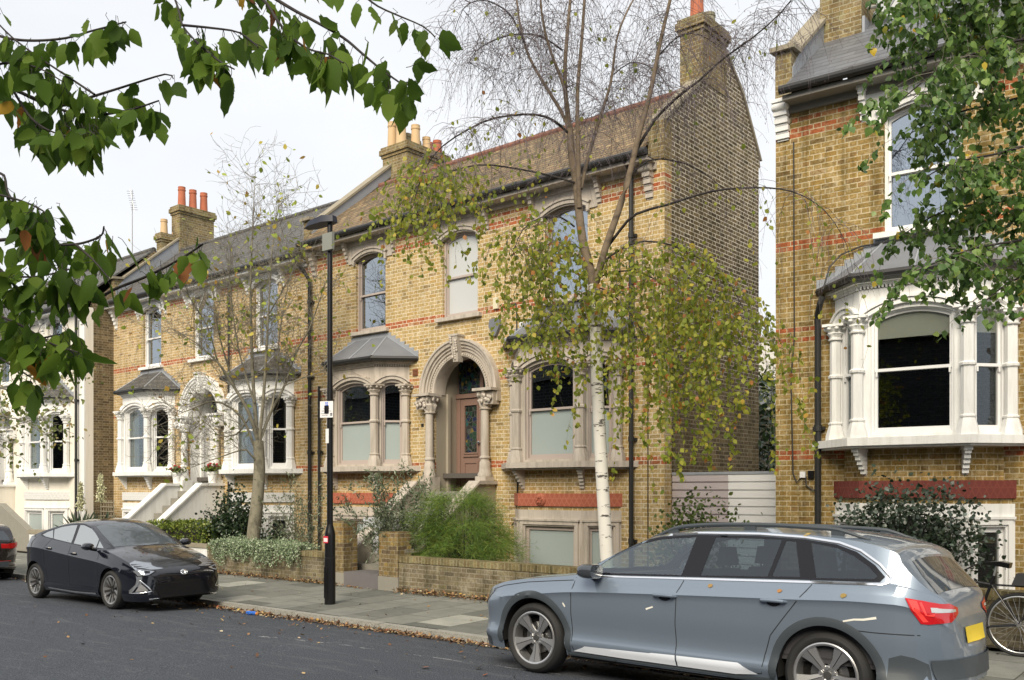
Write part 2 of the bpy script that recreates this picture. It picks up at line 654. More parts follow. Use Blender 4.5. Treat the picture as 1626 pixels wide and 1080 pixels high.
def road_mat():
    t = NT('asphalt')
    o = t.obj()
    sp = t.noise(75, 3, .8, o)
    br = t.noise(.5, 4, .6, o)
    md = t.noise(5, 4, .6, o)
    c = t.mix(br, (.029, .036, .050), (.052, .062, .080))
    c = t.mix(t.math('MULTIPLY', md, .4), c, (.035, .036, .040))
    c = t.mix(t.ramp(sp, [(.50, (0, 0, 0)), (.64, (.75, .75, .75))]), c, (.19, .20, .22))
    c = t.mix(t.ramp(sp, [(.30, (.8, .8, .8)), (.44, (0, 0, 0))]), c, (.008, .010, .014))
    # worn pale scuffs running with the traffic
    mp = t.n('ShaderNodeMapping')
    mp.inputs['Scale'].default_value = (.5, 3.2, 1)
    t.l(o, mp.inputs[0])
    st = t.noise(2.0, 5, .7, mp.outputs[0])
    c = t.mix(t.ramp(st, [(.53, (0, 0, 0)), (.70, (.5, .5, .5))]), c, (.13, .135, .145))
    v = t.n('ShaderNodeTexVoronoi', feature='F1')
    v.inputs['Scale'].default_value = 5.5
    t.l(o, v.inputs['Vector'])
    spk = t.math('LESS_THAN', v.outputs['Distance'], .06)
    c = t.mix(t.math('MULTIPLY', spk, .5), c, (.3, .29, .26))
    t.set(col=c, rough=.85, spec=.25)
    t.bump(t.math('ADD', sp, t.math('MULTIPLY', md, .5)), .55, .008)
    return t.m


M['road'] = road_mat()


def paving_mat():
    t = NT('paving_slabs')
    o = t.obj()
    X, Y, Z = t.sep(o)
    w, l = .66, .9
    # courses run across the pavement (along Y), joints staggered
    r = t.math('FLOOR', t.math('DIVIDE', X, w))
    fx = t.math('FRACT', t.math('DIVIDE', X, w))
    yy = t.math('ADD', t.math('DIVIDE', Y, l), t.math('MULTIPLY', t.math('FLOORED_MODULO', r, 2.0), .5))
    i = t.math('FLOOR', yy)
    fy = t.math('FRACT', yy)
    wn = t.n('ShaderNodeTexWhiteNoise', noise_dimensions='3D')
    t.l(t.comb(i, r, 5.1), wn.inputs[0])
    c = t.ramp(wn.outputs['Value'], [(0, (.13, .135, .128)), (.35, (.19, .195, .182)), (.6, (.24, .245, .23)), (.82, (.16, .165, .155)), (.93, (.30, .30, .28)), (1, (.42, .42, .39))])
    n = t.noise(3, 5, .7, o)
    c = t.mix(1.0, c, t.ramp(n, [(.3, (.72, .74, .7)), (.7, (1.08, 1.06, 1.0))]), 'MULTIPLY')
    c = t.mix(t.ramp(t.noise(90, 2, .7, o), [(.45, (0, 0, 0)), (.75, (.4, .4, .4))]), c, (.08, .08, .07))
    dx = t.math('MULTIPLY', t.math('MINIMUM', fx, t.math('SUBTRACT', 1.0, fx)), w)
    dy = t.math('MULTIPLY', t.math('MINIMUM', fy, t.math('SUBTRACT', 1.0, fy)), l)
    j = t.math('LESS_THAN', t.math('MINIMUM', dx, dy), .009)
    c = t.mix(t.math('MULTIPLY', j, .8), c, (.05, .05, .035))
    t.set(col=c, rough=.85, spec=.25)
    t.bump(t.math('SUBTRACT', t.math('MULTIPLY', t.sep(wn.outputs['Color'])[0], .3), j), .4, .008)
    return t.m


M['paving'] = paving_mat()


def granite():
    t = NT('granite_kerb')
    o = t.obj()
    n = t.noise(70, 2, .8, o)
    c = t.ramp(n, [(.35, (.15, .15, .135)), (.5, (.34, .33, .30)), (.7, (.50, .485, .44))])
    c = t.mix(t.math('MULTIPLY', t.noise(4, 4, .6, o), .5), c, (.16, .16, .12))
    t.set(col=c, rough=.8)
    t.bump(n, .3, .005)
    return t.m


M['kerb'] = granite()


def bark(name, base, dark, scale=(3, 3, 14), amount=(.55, .62)):
    t = NT(name)
    mp = t.n('ShaderNodeMapping')
    mp.inputs['Scale'].default_value = scale
    t.l(t.obj(), mp.inputs[0])
    n = t.noise(1.8, 4, .65, mp.outputs[0])
    c = t.mix(t.ramp(n, [(amount[0], (0, 0, 0)), (amount[1], (1, 1, 1))]), base, dark)
    n2 = t.noise(5, 3, .6, t.obj())
    c = t.mix(t.math('MULTIPLY', n2, .35), c, tuple(x * .5 for x in base))
    t.set(col=c, rough=.85, spec=.2)
    t.bump(n, .3, .01)
    return t.m


M['birch'] = bark('birch_bark', (.72, .70, .64), (.05, .042, .038), (2.6, 2.6, 11), (.585, .615))
M['birch_up'] = bark('birch_upper_bark', (.22, .17, .12), (.10, .08, .06), (3, 3, 5), (.5, .7))
M['bark_grey'] = bark('bark_grey', (.27, .25, .185), (.13, .12, .09), (5, 5, 3), (.45, .65))
M['bark_dark'] = bark('bark_dark', (.05, .045, .04), (.03, .025, .03), (6, 6, 6), (.45, .65))
M['twig'] = plain('twigs', (.15, .125, .135), .8, var=.3, scale=3)
M['twig_g'] = plain('twigs_grey', (.22, .20, .16), .8, var=.3, scale=3)

M['lf_big'] = leafmat('leaves_overhanging', [(0, (.040, .080, .012)), (.45, (.075, .14, .017)), (.9, (.14, .22, .03)), (.975, (.08, .12, .02)), (.98, (.40, .26, .03)), (.99, (.30, .12, .03)), (1, (.2, .08, .03))], .6, .42, .12)
M['lf_birch'] = leafmat('leaves_birch', [(0, (.15, .21, .03)), (.35, (.28, .33, .045)), (.7, (.42, .42, .065)), (.86, (.56, .49, .08)), (.93, (.58, .42, .07)), (.97, (.62, .32, .07)), (1, (.50, .22, .07))], .5, .5)
M['lf_right'] = leafmat('leaves_green', [(0, (.06, .125, .03)), (.5, (.11, .20, .045)), (.85, (.18, .29, .065)), (.992, (.24, .34, .08)), (.995, (.65, .48, .04)), (1, (.6, .4, .04))], .4, .3, .45)
M['lf_mag'] = leafmat('leaves_sparse', [(0, (.22, .30, .04)), (.6, (.38, .44, .07)), (.85, (.55, .45, .08)), (1, (.42, .22, .06))], .5, .3)
M['lf_olive'] = leafmat('leaves_olive', [(0, (.06, .09, .045)), (.5, (.12, .155, .085)), (.85, (.20, .24, .15)), (1, (.36, .40, .29))], .45, .1, .5)
M['lf_fennel'] = leafmat('feathery_green', [(0, (.08, .17, .035)), (.5, (.16, .28, .05)), (.8, (.25, .34, .06)), (1, (.20, .20, .04))], .6, .35)
M['lf_hedge'] = leafmat('leaves_hedge', [(0, (.06, .10, .015)), (.5, (.13, .19, .025)), (.8, (.24, .30, .05)), (1, (.38, .42, .09))], .4, .2, .5)
M['lf_dark'] = leafmat('leaves_glossy_dark', [(0, (.015, .035, .014)), (.6, (.03, .06, .022)), (.9, (.055, .09, .035)), (1, (.09, .12, .06))], .3, .1, .6)
M['lf_rose'] = leafmat('leaves_rose', [(0, (.02, .035, .02)), (.5, (.035, .06, .032)), (.8, (.08, .11, .075)), (1, (.22, .26, .22))], .32, .1, .6)
M['lf_coton'] = leafmat('leaves_grey_green', [(0, (.14, .21, .10)), (.5, (.26, .34, .20)), (.85, (.40, .47, .32)), (1, (.58, .62, .48))], .55, .1)
M['lf_yucca'] = leafmat('yucca_blades', [(0, (.03, .055, .03)), (.6, (.06, .09, .05)), (1, (.13, .16, .09))], .4, .05)
M['lf_cream'] = leafmat('yucca_flowers', [(0, (.45, .46, .25)), (1, (.75, .73, .52))], .6, .2)
M['lf_mid'] = leafmat('leaves_garden', [(0, (.05, .08, .015)), (.5, (.10, .15, .03)), (1, (.20, .24, .06))], .45, .25)
M['lf_yg'] = leafmat('leaves_yellow_green', [(0, (.10, .14, .03)), (.5, (.20, .24, .07)), (.85, (.30, .32, .12)), (1, (.38, .25, .08))], .5, .3)
M['fallen'] = leafmat('fallen_leaves', [(0, (.06, .03, .018)), (.3, (.14, .07, .035)), (.55, (.22, .12, .055)), (.75, (.33, .20, .09)), (.88, (.45, .33, .16)), (.94, (.48, .42, .30)), (.97, (.30, .08, .03)), (1, (.5, .38, .06))], .7, 0)
M['red_flower'] = plain('red_petals', (.45, .02, .04), .5, var=.2)
# ---------------------------------------------------------------- houses
def segtop(xa, xb, z, rise, n=10):
    """points of a segmental arch from xb back to xa"""
    w = xb - xa
    if rise < 1e-4:
        return [(xb, z), (xa, z)]
    R = (w * w / 4 + rise * rise) / (2 * rise)
    cx, cz = (xa + xb) / 2, z + rise - R
    a = math.asin(min(1, w / 2 / R))
    return [(cx + R * math.sin(a - 2 * a * i / n), cz + R * math.cos(a - 2 * a * i / n)) for i in range(n + 1)]


def shape(xa, xb, z0, z1, rise, n=10):
    return [(xa, z0), (xb, z0)] + segtop(xa, xb, z1, rise, n)


def sash(parent, Mx, w, z0, z1, rise, m, up='pane', low='pane', zm=None, name='sash', nested=False, curtain=None):
    zm = zm or (z0 + z1 + rise * .5) / 2
    a = w / 2
    f = MB(Mx)
    hu = shape(-a + .075, a - .075, zm + .022, z1 - .045, rise * .92)
    hl = [(-a + .075, z0 + .10), (a - .075, z0 + .10), (a - .075, zm - .022), (-a + .075, zm - .022)]
    f.plate(shape(-a, a, z0, z1, rise), 0.012, .06, [hu, hl])
    f.plate(shape(-a, a, z0, z1, rise), -.03, .0118, [shape(-a + .04, a - .04, z0 + .035, z1 - .01, rise * .97)])
    f.box(-a + .042, a - .042, -.012, .0119, zm - .02, zm + .022)
    f.box(-a + .055, -a + .08, -.02, .0117, zm - .09, zm - .02)
    f.box(a - .08, a - .055, -.02, .0117, zm - .09, zm - .02)
    fr = f.build(name, M[m], parent)
    pp = fr if nested else parent
    g = MB(Mx).plate(shape(-a + .07, a - .07, zm + .015, z1 - .05, rise * .92), .036, .042)
    g.build('pane', M[up], pp)
    g = MB(Mx).plate([(-a + .07, z0 + .09), (a - .07, z0 + .09), (a - .07, zm - .015), (-a + .07, zm - .015)], .044, .05)
    g.build('pane', M[low], pp)
    if curtain:
        for sgn, cm in ((-1, curtain[0]), (1, curtain[1])):
            if cm is None:
                continue
            c = MB(Mx)
            n = 22
            ww = a * curtain[2]
            vs = []
            for i in range(n + 1):
                x = sgn * (a - .03) - sgn * ww * i / n
                y = .16 + .03 * math.sin(i * 2.3)
                vs += [(x, y, z0 + .03), (x, y, z1 + rise * .6)]
            c.add(vs, [(2 * i, 2 * i + 2, 2 * i + 3, 2 * i + 1) for i in range(n)])
            c.build('curtain', M[cm], pp, smooth=80)
    return fr


def corbel(mb, Mx, z0, z1, w=.09, d=.2):
    n = 5
    mb.box(-w * .5 - .015, w * .5 + .015, -d, .01, z1 - .05, z1, M=Mx)
    h = (z1 - .05 - z0) / n
    for i in range(n):
        dd = d * (.88 - .72 * i / (n - 1))
        zt = z1 - .05 - i * h
        mb.box(-w * .5, w * .5, -dd, .01, zt - h * .72, zt + .001, M=Mx)
        mb.box(-w * .42, w * .42, -dd + .03, .01, zt - h, zt - h * .72, M=Mx)


def capital(mb, Mx, z0, z1, r=.085, seg=24):
    H = z1 - z0
    prof = [(r + .025, z0), (r + .03, z0 + .02), (r + .005, z0 + .03), (r + .01, z0 + .06), (r + .045, z0 + H * .45), (r + .02, z0 + H * .55), (r + .05, z0 + H * .72), (r + .085, z0 + H * .9), (r + .05, z1 - .03)]
    mb.lathe(prof, seg, Mx, rf=lambda a, i: 1 + (.16 * math.sin(a * 8 + i * 1.5) + .07 * math.sin(a * 5)) * (1 if 3 <= i <= 7 else 0))
    for k in range(8):
        a = k * PI / 4 + PI / 8
        mb.lathe([(0, z0 + H * .62), (.028, z0 + H * .68), (.034, z0 + H * .76), (.02, z0 + H * .86), (0, z0 + H * .88)], 7, Mx @ Matrix.Translation(((r + .065) * math.cos(a), (r + .065) * math.sin(a), 0)))
    mb.box(-r - .075, r + .075, -r - .075, r + .075, z1 - .028, z1 + .012, M=Mx)


def bay(parent, c, P, floor=2.26, frost=True, blinds=None, curtains=None):
    hw, p = 1.24, .52
    st, sm = M[P['stucco']], P['sash']

    def pol(o):
        q = o * 2 ** .5
        t = o * math.tan(PI / 8)
        return [(c - hw - q, 0), (c - hw + p - t, -p - o), (c + hw - p + t, -p - o), (c + hw + q, 0)]

    V = pol(0)
    root = None
    body = MB()
    fac = []
    for i in range(3):
        A, B = Vector(V[i]), Vector(V[i + 1])
        ang = math.atan2(B.y - A.y, B.x - A.x)
        L = (B - A).length
        Mx = Mrot((A.x + B.x) / 2, (A.y + B.y) / 2, 0, ang)
        fac.append((Mx, L))
        w = 1.12 if i == 1 else .47
        rise = .115 if i == 1 else .06
        sp = 3.99 if i == 1 else 4.02
        body.plate([(-L / 2, floor), (L / 2, floor), (L / 2, 4.42), (-L / 2, 4.42)], 0, .16, [shape(-w / 2, w / 2, floor + .05, sp, rise)], Mx)
        # hood mould
        o1 = segtop(-w / 2 - .11, w / 2 + .11, sp + .03, rise + .10)
        o2 = segtop(-w / 2 - .02, w / 2 + .02, sp + .03, rise + .035)
        body.plate(o1 + list(reversed(o2)), -.06, .002, M=Mx)
        o3 = segtop(-w / 2 - .15, w / 2 + .15, sp + .06, rise + .11)
        o4 = segtop(-w / 2 - .11, w / 2 + .11, sp + .06, rise + .075)
        body.plate(o3 + list(reversed(o4)), -.085, .001, M=Mx)
        # dentils
        n = int(L / .05)
        for k in range(n):
            x = -L / 2 + (k + .5) * L / n
            body.box(x - .014, x + .014, -.035, .003, 4.425, 4.462, M=Mx)
        # lower storey face
        wl = 1.14 if i == 1 else .44
        hole = [(-wl / 2, .1), (wl / 2, .1), (wl / 2, 1.08), (-wl / 2, 1.08)]
        body.plate([(-L / 2, -.5), (L / 2, -.5), (L / 2, 1.38), (-L / 2, 1.38)], 0, .16, [hole], Mx)
        arc = [(-wl / 2 - .1, 0), (wl / 2 + .1, 0), (wl / 2 + .1, 1.18), (-wl / 2 - .1, 1.18)]
        body.plate(arc, -.03, .004, [[(-wl / 2 - .03, 0.02), (wl / 2 + .03, 0.02), (wl / 2 + .03, 1.11), (-wl / 2 - .03, 1.11)]], Mx)
        body.plate([(-wl / 2 - .13, 1.18), (wl / 2 + .13, 1.18), (wl / 2 + .13, 1.215), (-wl / 2 - .13, 1.215)], -.05, .004, M=Mx)
    body.slab(pol(.045), 4.462, 4.50)
    body.slab(pol(.10), 4.50, 4.545)
    b = body.build('bay_window', st, parent)
    # sashes
    for i, (Mx, L) in enumerate(fac):
        w = 1.12 if i == 1 else .47
        cu = curtains[i] if curtains else None
        sash(b, Mx @ Matrix.Translation((0, .07, 0)), w, floor + .05, 3.99 if i == 1 else 4.02, .115 if i == 1 else .06, sm, 'pane', 'frost' if frost else 'pane', 3.24, curtain=cu)
        if blinds:
            MB(Mx).box(-w / 2 + .05, w / 2 - .05, .128, .136, 3.70, 4.12).build('blind', M['blind'], b)
        wl = 1.14 if i == 1 else .44
        f = MB(Mx)
        f.plate([(-wl / 2, .1), (wl / 2, .1), (wl / 2, 1.08), (-wl / 2, 1.08)], .06, .11, [[(-wl / 2 + .06, .16), (wl / 2 - .06, .16), (wl / 2 - .06, 1.01), (-wl / 2 + .06, 1.01)]])
        f.build('sash', M[sm], b)
        low = P.get('low', 'frost')
        MB(Mx).plate([(-wl / 2 + .05, .15), (wl / 2 - .05, .15), (wl / 2 - .05, 1.02), (-wl / 2 + .05, 1.02)], .09, .096).build('pane', M['frost' if low == 'frost' else 'pane'], b)
        if low == 'slats':
            s = MB(Mx)
            for k in range(16):
                s.box(-wl / 2 + .05, wl / 2 - .05, .13, .16, .18 + k * .052, .2 + k * .052)
            s.build('blind', M['grey_plastic'], b)
    # columns
    for i in range(4):
        q = pol(.045)[i]
        y = q[1] if i in (1, 2) else -.075
        x = q[0] + (0.0 if i in (1, 2) else (.10 if i == 0 else -.10))
        Mc = Mrot(x, y, 0, PI / 8)
        k = MB()
        k.lathe([(.15, floor), (.15, floor + .07), (.105, floor + .22), (.098, floor + .235), (.112, floor + .25), (.112, floor + .27), (.088, floor + .285), (.086, 3.2), (.112, 3.215), (.115, 3.245), (.088, 3.27), (.086, 3.80)], 8, Mc)
        col = k.build('column', st, b, smooth=20)
        k = MB()
        capital(k, Mrot(x, y, 0), 3.79, 4.02)
        k.build('capital', st, b, smooth=50)
    # sill slab and what carries it
    k = MB().slab(pol(.25), floor - .105, floor + .002)
    k.slab(pol(.19), floor - .135, floor - .105)
    k.build('sill', st, b)
    k = MB().slab(pol(-.10), 1.685, floor - .135)
    k.build('brick_apron', M[P['wall']], b)
    for i in (1, 2):
        q = pol(-.10)[i]
        k = MB()
        corbel(k, Mrot(q[0], q[1], 0, -PI / 8 if i == 1 else PI / 8), 1.76, floor - .137, .085, .22)
        k.build('corbel', st, b)
    k = MB().slab(pol(.012), 1.45, 1.685)
    if not P.get('noroundel'):
        k.lathe([(0, 0), (.075, 0), (.10, .012), (.115, .03), (.12, 0.035), (.12, .05)], 24, Matrix.Translation((c - .18, -p - .06, 1.57)) @ Matrix.Rotation(-PI / 2, 4, 'X'))
        for a in range(6):
            k.lathe([(0, 0), (.022, .005), (.026, .02), (.0, .03)], 8, Matrix.Translation((c - .18 + .05 * math.cos(a * PI / 3), -p - .085, 1.57 + .05 * math.sin(a * PI / 3))) @ Matrix.Rotation(-PI / 2, 4, 'X'))
    k.build('decorated_band', M[P['terra']], b)
    MB().slab(pol(-.03), 1.378, 1.452).build('brick_course', M[P['wall']], b)
    # roof
    e = pol(.20)
    T = [(c - .52, 0, 5.16), (c + .52, 0, 5.16)]
    E_ = [(q[0], q[1], 4.60) for q in e]
    k = MB()
    k.add([E_[0], E_[1], E_[2], E_[3], T[1], T[0]], [(0, 1, 5), (1, 2, 4, 5), (2, 3, 4)])
    k.add([(q[0], q[1], 4.57) for q in e] + E_, [(0, 1, 5, 4), (1, 2, 6, 5), (2, 3, 7, 6), (0, 3, 2, 1)])
    rf = k.build('bay_roof', M[P['bayroof']], b, smooth=0)
    k = MB()
    for a_, t_ in ((E_[0], T[0]), (E_[1], T[0]), (E_[2], T[1]), (E_[3], T[1])):
        k.tube([a_, t_], .017, 6)
    if P['bayroof'] == 'leadroof':
        k.tube([((E_[1][0] * .45 + E_[2][0] * .55), E_[1][1], 4.61), (c + .03, 0, 5.17)], .017, 6)
    for a_, b_ in ((E_[0], T[0]), (T[1], E_[3])):
        n = 7
        for q in range(n):
            x0 = a_[0] + (b_[0] - a_[0]) * q / n
            z0 = min(a_[2] + (b_[2] - a_[2]) * q / n, a_[2] + (b_[2] - a_[2]) * (q + 1) / n)
            x1 = a_[0] + (b_[0] - a_[0]) * (q + 1) / n
            k.box(min(x0, x1), max(x0, x1), -.012, 0, z0 + .01, z0 + .15)
    k.box(c - .52, c + .52, -.012, 0, 5.14, 5.24)
    k.build('flashing', M['lead'], b)
    g = [(q[0], q[1], 4.575) for q in pol(.185)]
    k = MB().tube(g, .052, 8)
    for q in (1, 2):
        k.tube([Vector(g[q]) + Vector((-.02, 0, 0)), Vector(g[q]) + Vector((.02, 0, 0))], .06, 8)
    k.build('bay_gutter', M['blackpipe'], b)
    return b


def upper_window(parent, c, P, up='pane_sky', low='pane_sky', panel=True, sillz=5.34):
    m = P['sash']
    w, z1, rise = 1.0, 6.96, .115
    fr = sash(parent, Mrot(c, .10, 0), w, sillz, z1, rise, m, up, low, name='window', nested=True)
    k = MB()
    k.box(c - .62, c + .62, -.10, .10, sillz - .075, sillz)
    k.build('window_sill', M[P['stucco']], fr)
    if panel:
        k = MB()
        a = segtop(-.5, .5, z1, rise)
        pts = [(c - .73, 6.93), (c - .5, 6.93)] + [(c + x, z) for x, z in reversed(a)] + [(c + .5, 6.93), (c + .73, 6.93), (c + .73, 7.40), (c - .73, 7.40)]
        k.plate(pts, -.025, .09)
        o1 = segtop(c - .56, c + .56, z1 + .06, rise + .04)
        o2 = segtop(c - .50, c + .50, z1 + .02, rise + .01)
        k.plate([(c + .56, z1 - .08)] + o1 + [(c - .56, z1 - .08), (c - .50, z1 - .08)] + list(reversed(o2)) + [(c + .5, z1 - .08)], -.06, -.0255)
        o1 = segtop(c - .60, c + .60, z1 + .10, rise + .04)
        o2 = segtop(c - .56, c + .56, z1 + .065, rise + .035)
        k.plate(o1 + list(reversed(o2)), -.085, -.0257)
        k.build('window_surround', M[P['stucco']], fr)
    return fr


def chimney(parent, x0, x1, y0, y1, z0, z1, pots, m='brick_chim', cap=.26):
    k = MB()
    k.box(x0, x1, y0, y1, z0, z1 - cap)
    k.box(x0 - .03, x1 + .03, y0 - .03, y1 + .03, z1 - cap, z1 - cap + .076)
    k.box(x0 - .07, x1 + .07, y0 - .07, y1 + .07, z1 - cap + .076, z1 - .05)
    k.box(x0 - .04, x1 + .04, y0 - .04, y1 + .04, z1 - .05, z1 + .02)
    c = k.build('chimney', M[m], parent)
    for (px, py, h, r, pm) in pots:
        q = MB().lathe([(r * 1.12, z1), (r * 1.05, z1 + .1), (r * .92, z1 + h * .8), (r * 1.02, z1 + h * .82), (r * 1.05, z1 + h * .88), (r * .95, z1 + h * .9), (r * 1.0, z1 + h), (r * .8, z1 + h), (r * .78, z1 + h * .5)], 18, Matrix.Translation((px, py, 0)))
        q.build('chimney_pot', M[pm], c)
    return c


def parapet(parent, xa, xb, P, ridge_y, ridge_z, eave_z, top=.26, name='parapet', kneel=True, mat='brick_chim', front=-.05, yend=None):
    s = (ridge_z - eave_z) / (ridge_y + .3)
    zf = lambda y: eave_z + (y + .3) * s + top
    k = MB()
    ye = yend or ridge_y
    Rm = Matrix(((0, 1, 0, 0), (1, 0, 0, 0), (0, 0, 1, 0), (0, 0, 0, 1)))
    k.plate([(front, 7.2), (ye, 7.2), (ye, zf(ye)), (.3, zf(.3)), (front, zf(.3) - .08)], xa, xb, M=Rm)
    o = k.build(name, M[mat], parent)
    k = MB()
    k.plate([(.26, zf(.26) + .005), (ye, zf(ye) + .005), (ye, zf(ye) + .07), (.26, zf(.26) + .07)], xa - .05, xb + .05, M=Rm)
    k.build('coping', M['stone'], o)
    k = MB()
    k.plate([(front - .08, zf(.3) - .10), (.25, zf(.3) - .06), (.25, zf(.3) + .0), (front - .08, zf(.3) - .03)], xa - .06, xb + .06, M=Rm)
    k.build('kneeler', M['stone'], o)
    k = MB()
    for xx in ((xb + .001, xb + .014),):
        k.plate([(.0, zf(0) - top - .0), (ye, zf(ye) - top), (ye, zf(ye) - .02), (.3, zf(.3) - .02), (0, zf(0) - .12)], xx[0], xx[1], M=Rm)
    k.build('flashing', M['lead'], o)
    return o


def doorway(parent, c, P, door='door'):
    st = M[P['stucco']]
    zs = 3.77
    k = MB()
    prof = [(.72, .30), (.72, -.02), (.735, -.05), (.77, -.06), (.80, -.045), (.805, -.02), (.84, -.02), (.845, -.055), (.87, -.06), (.875, -.04), (.905, -.04), (.91, -.075), (.935, -.08), (.94, -.055), (.97, -.055), (.975, -.10), (1.03, -.11), (1.045, -.14), (1.085, -.14), (1.09, 0)]
    k.arch(prof, c, zs, 36)
    for i in range(44):
        a = PI * (i + .5) / 44
        if abs(a - PI / 2) < .12:
            continue
        q = Matrix.Translation((c + .785 * math.cos(a), -.05, zs + .785 * math.sin(a))) @ Matrix.Rotation(-a, 4, 'Y')
        k.box(-.02, .02, -.02, .005, -.014, .014, M=q)
    for sg in (-1, 1):
        k.box(c + sg * .95 - .155, c + sg * .95 + .155, -.12, .002, 3.52, zs)
    d = k.build('door_surround', st, parent)
    # keystone
    k = MB()
    k.add([(c - .11, -.22, 4.90), (c + .11, -.22, 4.90), (c + .11, 0, 4.90), (c - .11, 0, 4.90), (c - .065, -.15, 4.38), (c + .065, -.15, 4.38), (c + .065, 0, 4.38), (c - .065, 0, 4.38)],
          [(0, 1, 2, 3), (7, 6, 5, 4), (0, 4, 5, 1), (1, 5, 6, 2), (2, 6, 7, 3), (3, 7, 4, 0)])
    k.box(c - .125, c + .125, -.235, 0, 4.90, 4.94)
    for i in range(14):
        zz = 4.45 + .43 * ((i * .37) % 1)
        k.lathe([(0, -.03), (.03, -.02), (.035, 0), (0, .02)], 7, Matrix.Translation((c + .075 * math.sin(i * 2.1), -.15 - .11 * (zz - 4.36) / .57, zz)) @ Matrix.Rotation(PI / 2, 4, 'X'))
    k.build('keystone', st, d)
    for sg in (-1, 1):
        x = c + sg * .78
        Mc = Mrot(x, -.12, 0)
        k = MB()
        k.box(-.14, .14, -.14, .17, 1.72, 2.02, M=Mc)
        k.lathe([(.145, 2.02), (.15, 2.06), (.12, 2.13), (.115, 2.20), (.11, 2.3), (.092, 2.33), (.09, 2.37), (.11, 2.38), (.11, 2.41), (.088, 2.43), (.083, 3.38)], 20, Mc)
        k.build('column', st, d)
        k = MB()
        capital(k, Mrot(x, -.10, 0), 3.36, 3.74, .10, 32)
        k.box(-.02 if sg > 0 else -.30, .30 if sg > 0 else .02, -.10, .09, 3.45, 3.70, M=Mc)
        for i in range(7):
            k.lathe([(0, -.02), (.035, -.01), (.045, .02), (.0, .05)], 8, Matrix.Translation((x + sg * (.02 + .04 * i), -.24 + .02 * math.sin(i * 2), 3.52 + .13 * ((i * .41) % 1))) @ Matrix.Rotation(PI / 2, 4, 'X'))
        k.box(-.17 if sg > 0 else -.33, .33 if sg > 0 else .17, -.20, .09, 3.72, 3.775, M=Mc)
        k.build('capital', st, d, smooth=50)
    # porch
    k = MB()
    a = .736
    k.box(c - a - .05, c - a, .04, .80, 1.5, 4.6)
    k.box(c + a, c + a + .05, .04, .80, 1.5, 4.6)
    k.box(c - a - .05, c + a + .05, .04, .80, 4.6, 4.65)
    k.box(c - a, c - a + .06, .34, .42, 1.72, 3.8)
    k.box(c + a - .06, c + a, .34, .42, 1.72, 3.8)
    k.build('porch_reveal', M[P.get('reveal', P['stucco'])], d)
    MB().box(c - a - .1, c + a + .1, -.32, .8, 1.55, 1.72).build('porch_floor', M['concrete'], d)
    # door
    dm = M[door]
    k = MB()
    yb = .66
    zt = 3.72
    k.box(c - a, c + a, yb + .05, yb + .12, zt + .0, 4.6)
    k.box(c - a, c - .62, yb, yb + .1, 1.72, zt)
    k.box(c + .62, c + a, yb, yb + .1, 1.72, zt)
    k.box(c - a, c + a, yb - .03, yb + .1, zt, zt + .09)
    k.box(c - .045, c + .045, yb - .01, yb + .06, zt + .09, 4.5)
    fo = k.build('door_frame', dm, parent)
    MB().box(c - a + .06, c - .05, yb + .02, yb + .03, zt + .11, 4.5).box(c + .05, c + a - .06, yb + .02, yb + .03, zt + .11, 4.5).build('fanlight', M['stained'], fo)
    for sg in (-1, 1):
        xa, xb = (c - .615, c - .004) if sg < 0 else (c + .004, c + .615)
        k = MB()
        hole = [(xa + .13, 2.55), (xb - .13, 2.55), (xb - .13, 3.56), (xa + .13, 3.56)]
        k.plate([(xa, 1.74), (xb, 1.74), (xb, zt - .01), (xa, zt - .01)], yb + .01, yb + .055, [hole])
        hh = [(xa + .10, 2.52), (xb - .10, 2.52), (xb - .10, 3.59), (xa + .10, 3.59)]
        k.plate(hh, yb - .008, yb + .0105, [hole])
        k.plate([(xa + .10, 1.86), (xb - .10, 1.86), (xb - .10, 2.36), (xa + .10, 2.36)], yb - .008, yb + .0105, [[(xa + .14, 1.90), (xb - .14, 1.90), (xb - .14, 2.32), (xa + .14, 2.32)]])
        k.box(xa + .09, xb - .09, yb - .02, yb + .0107, 2.46, 2.49)
        lf = k.build('door', dm, parent)
        MB().box(xa + .12, xb - .12, yb + .03, yb + .036, 2.54, 3.57).build('stained_glass', M['stained'], lf)
        if sg < 0:
            MB().lathe([(0, 0), (.022, 0), (.022, .03), (.03, .035), (.03, .06), (0, .065)], 12, Matrix.Translation((xb - .06, yb + .01, 2.76)) @ Matrix.Rotation(PI / 2, 4, 'X')).build('door_knob', M['chrome'], lf)
    return d


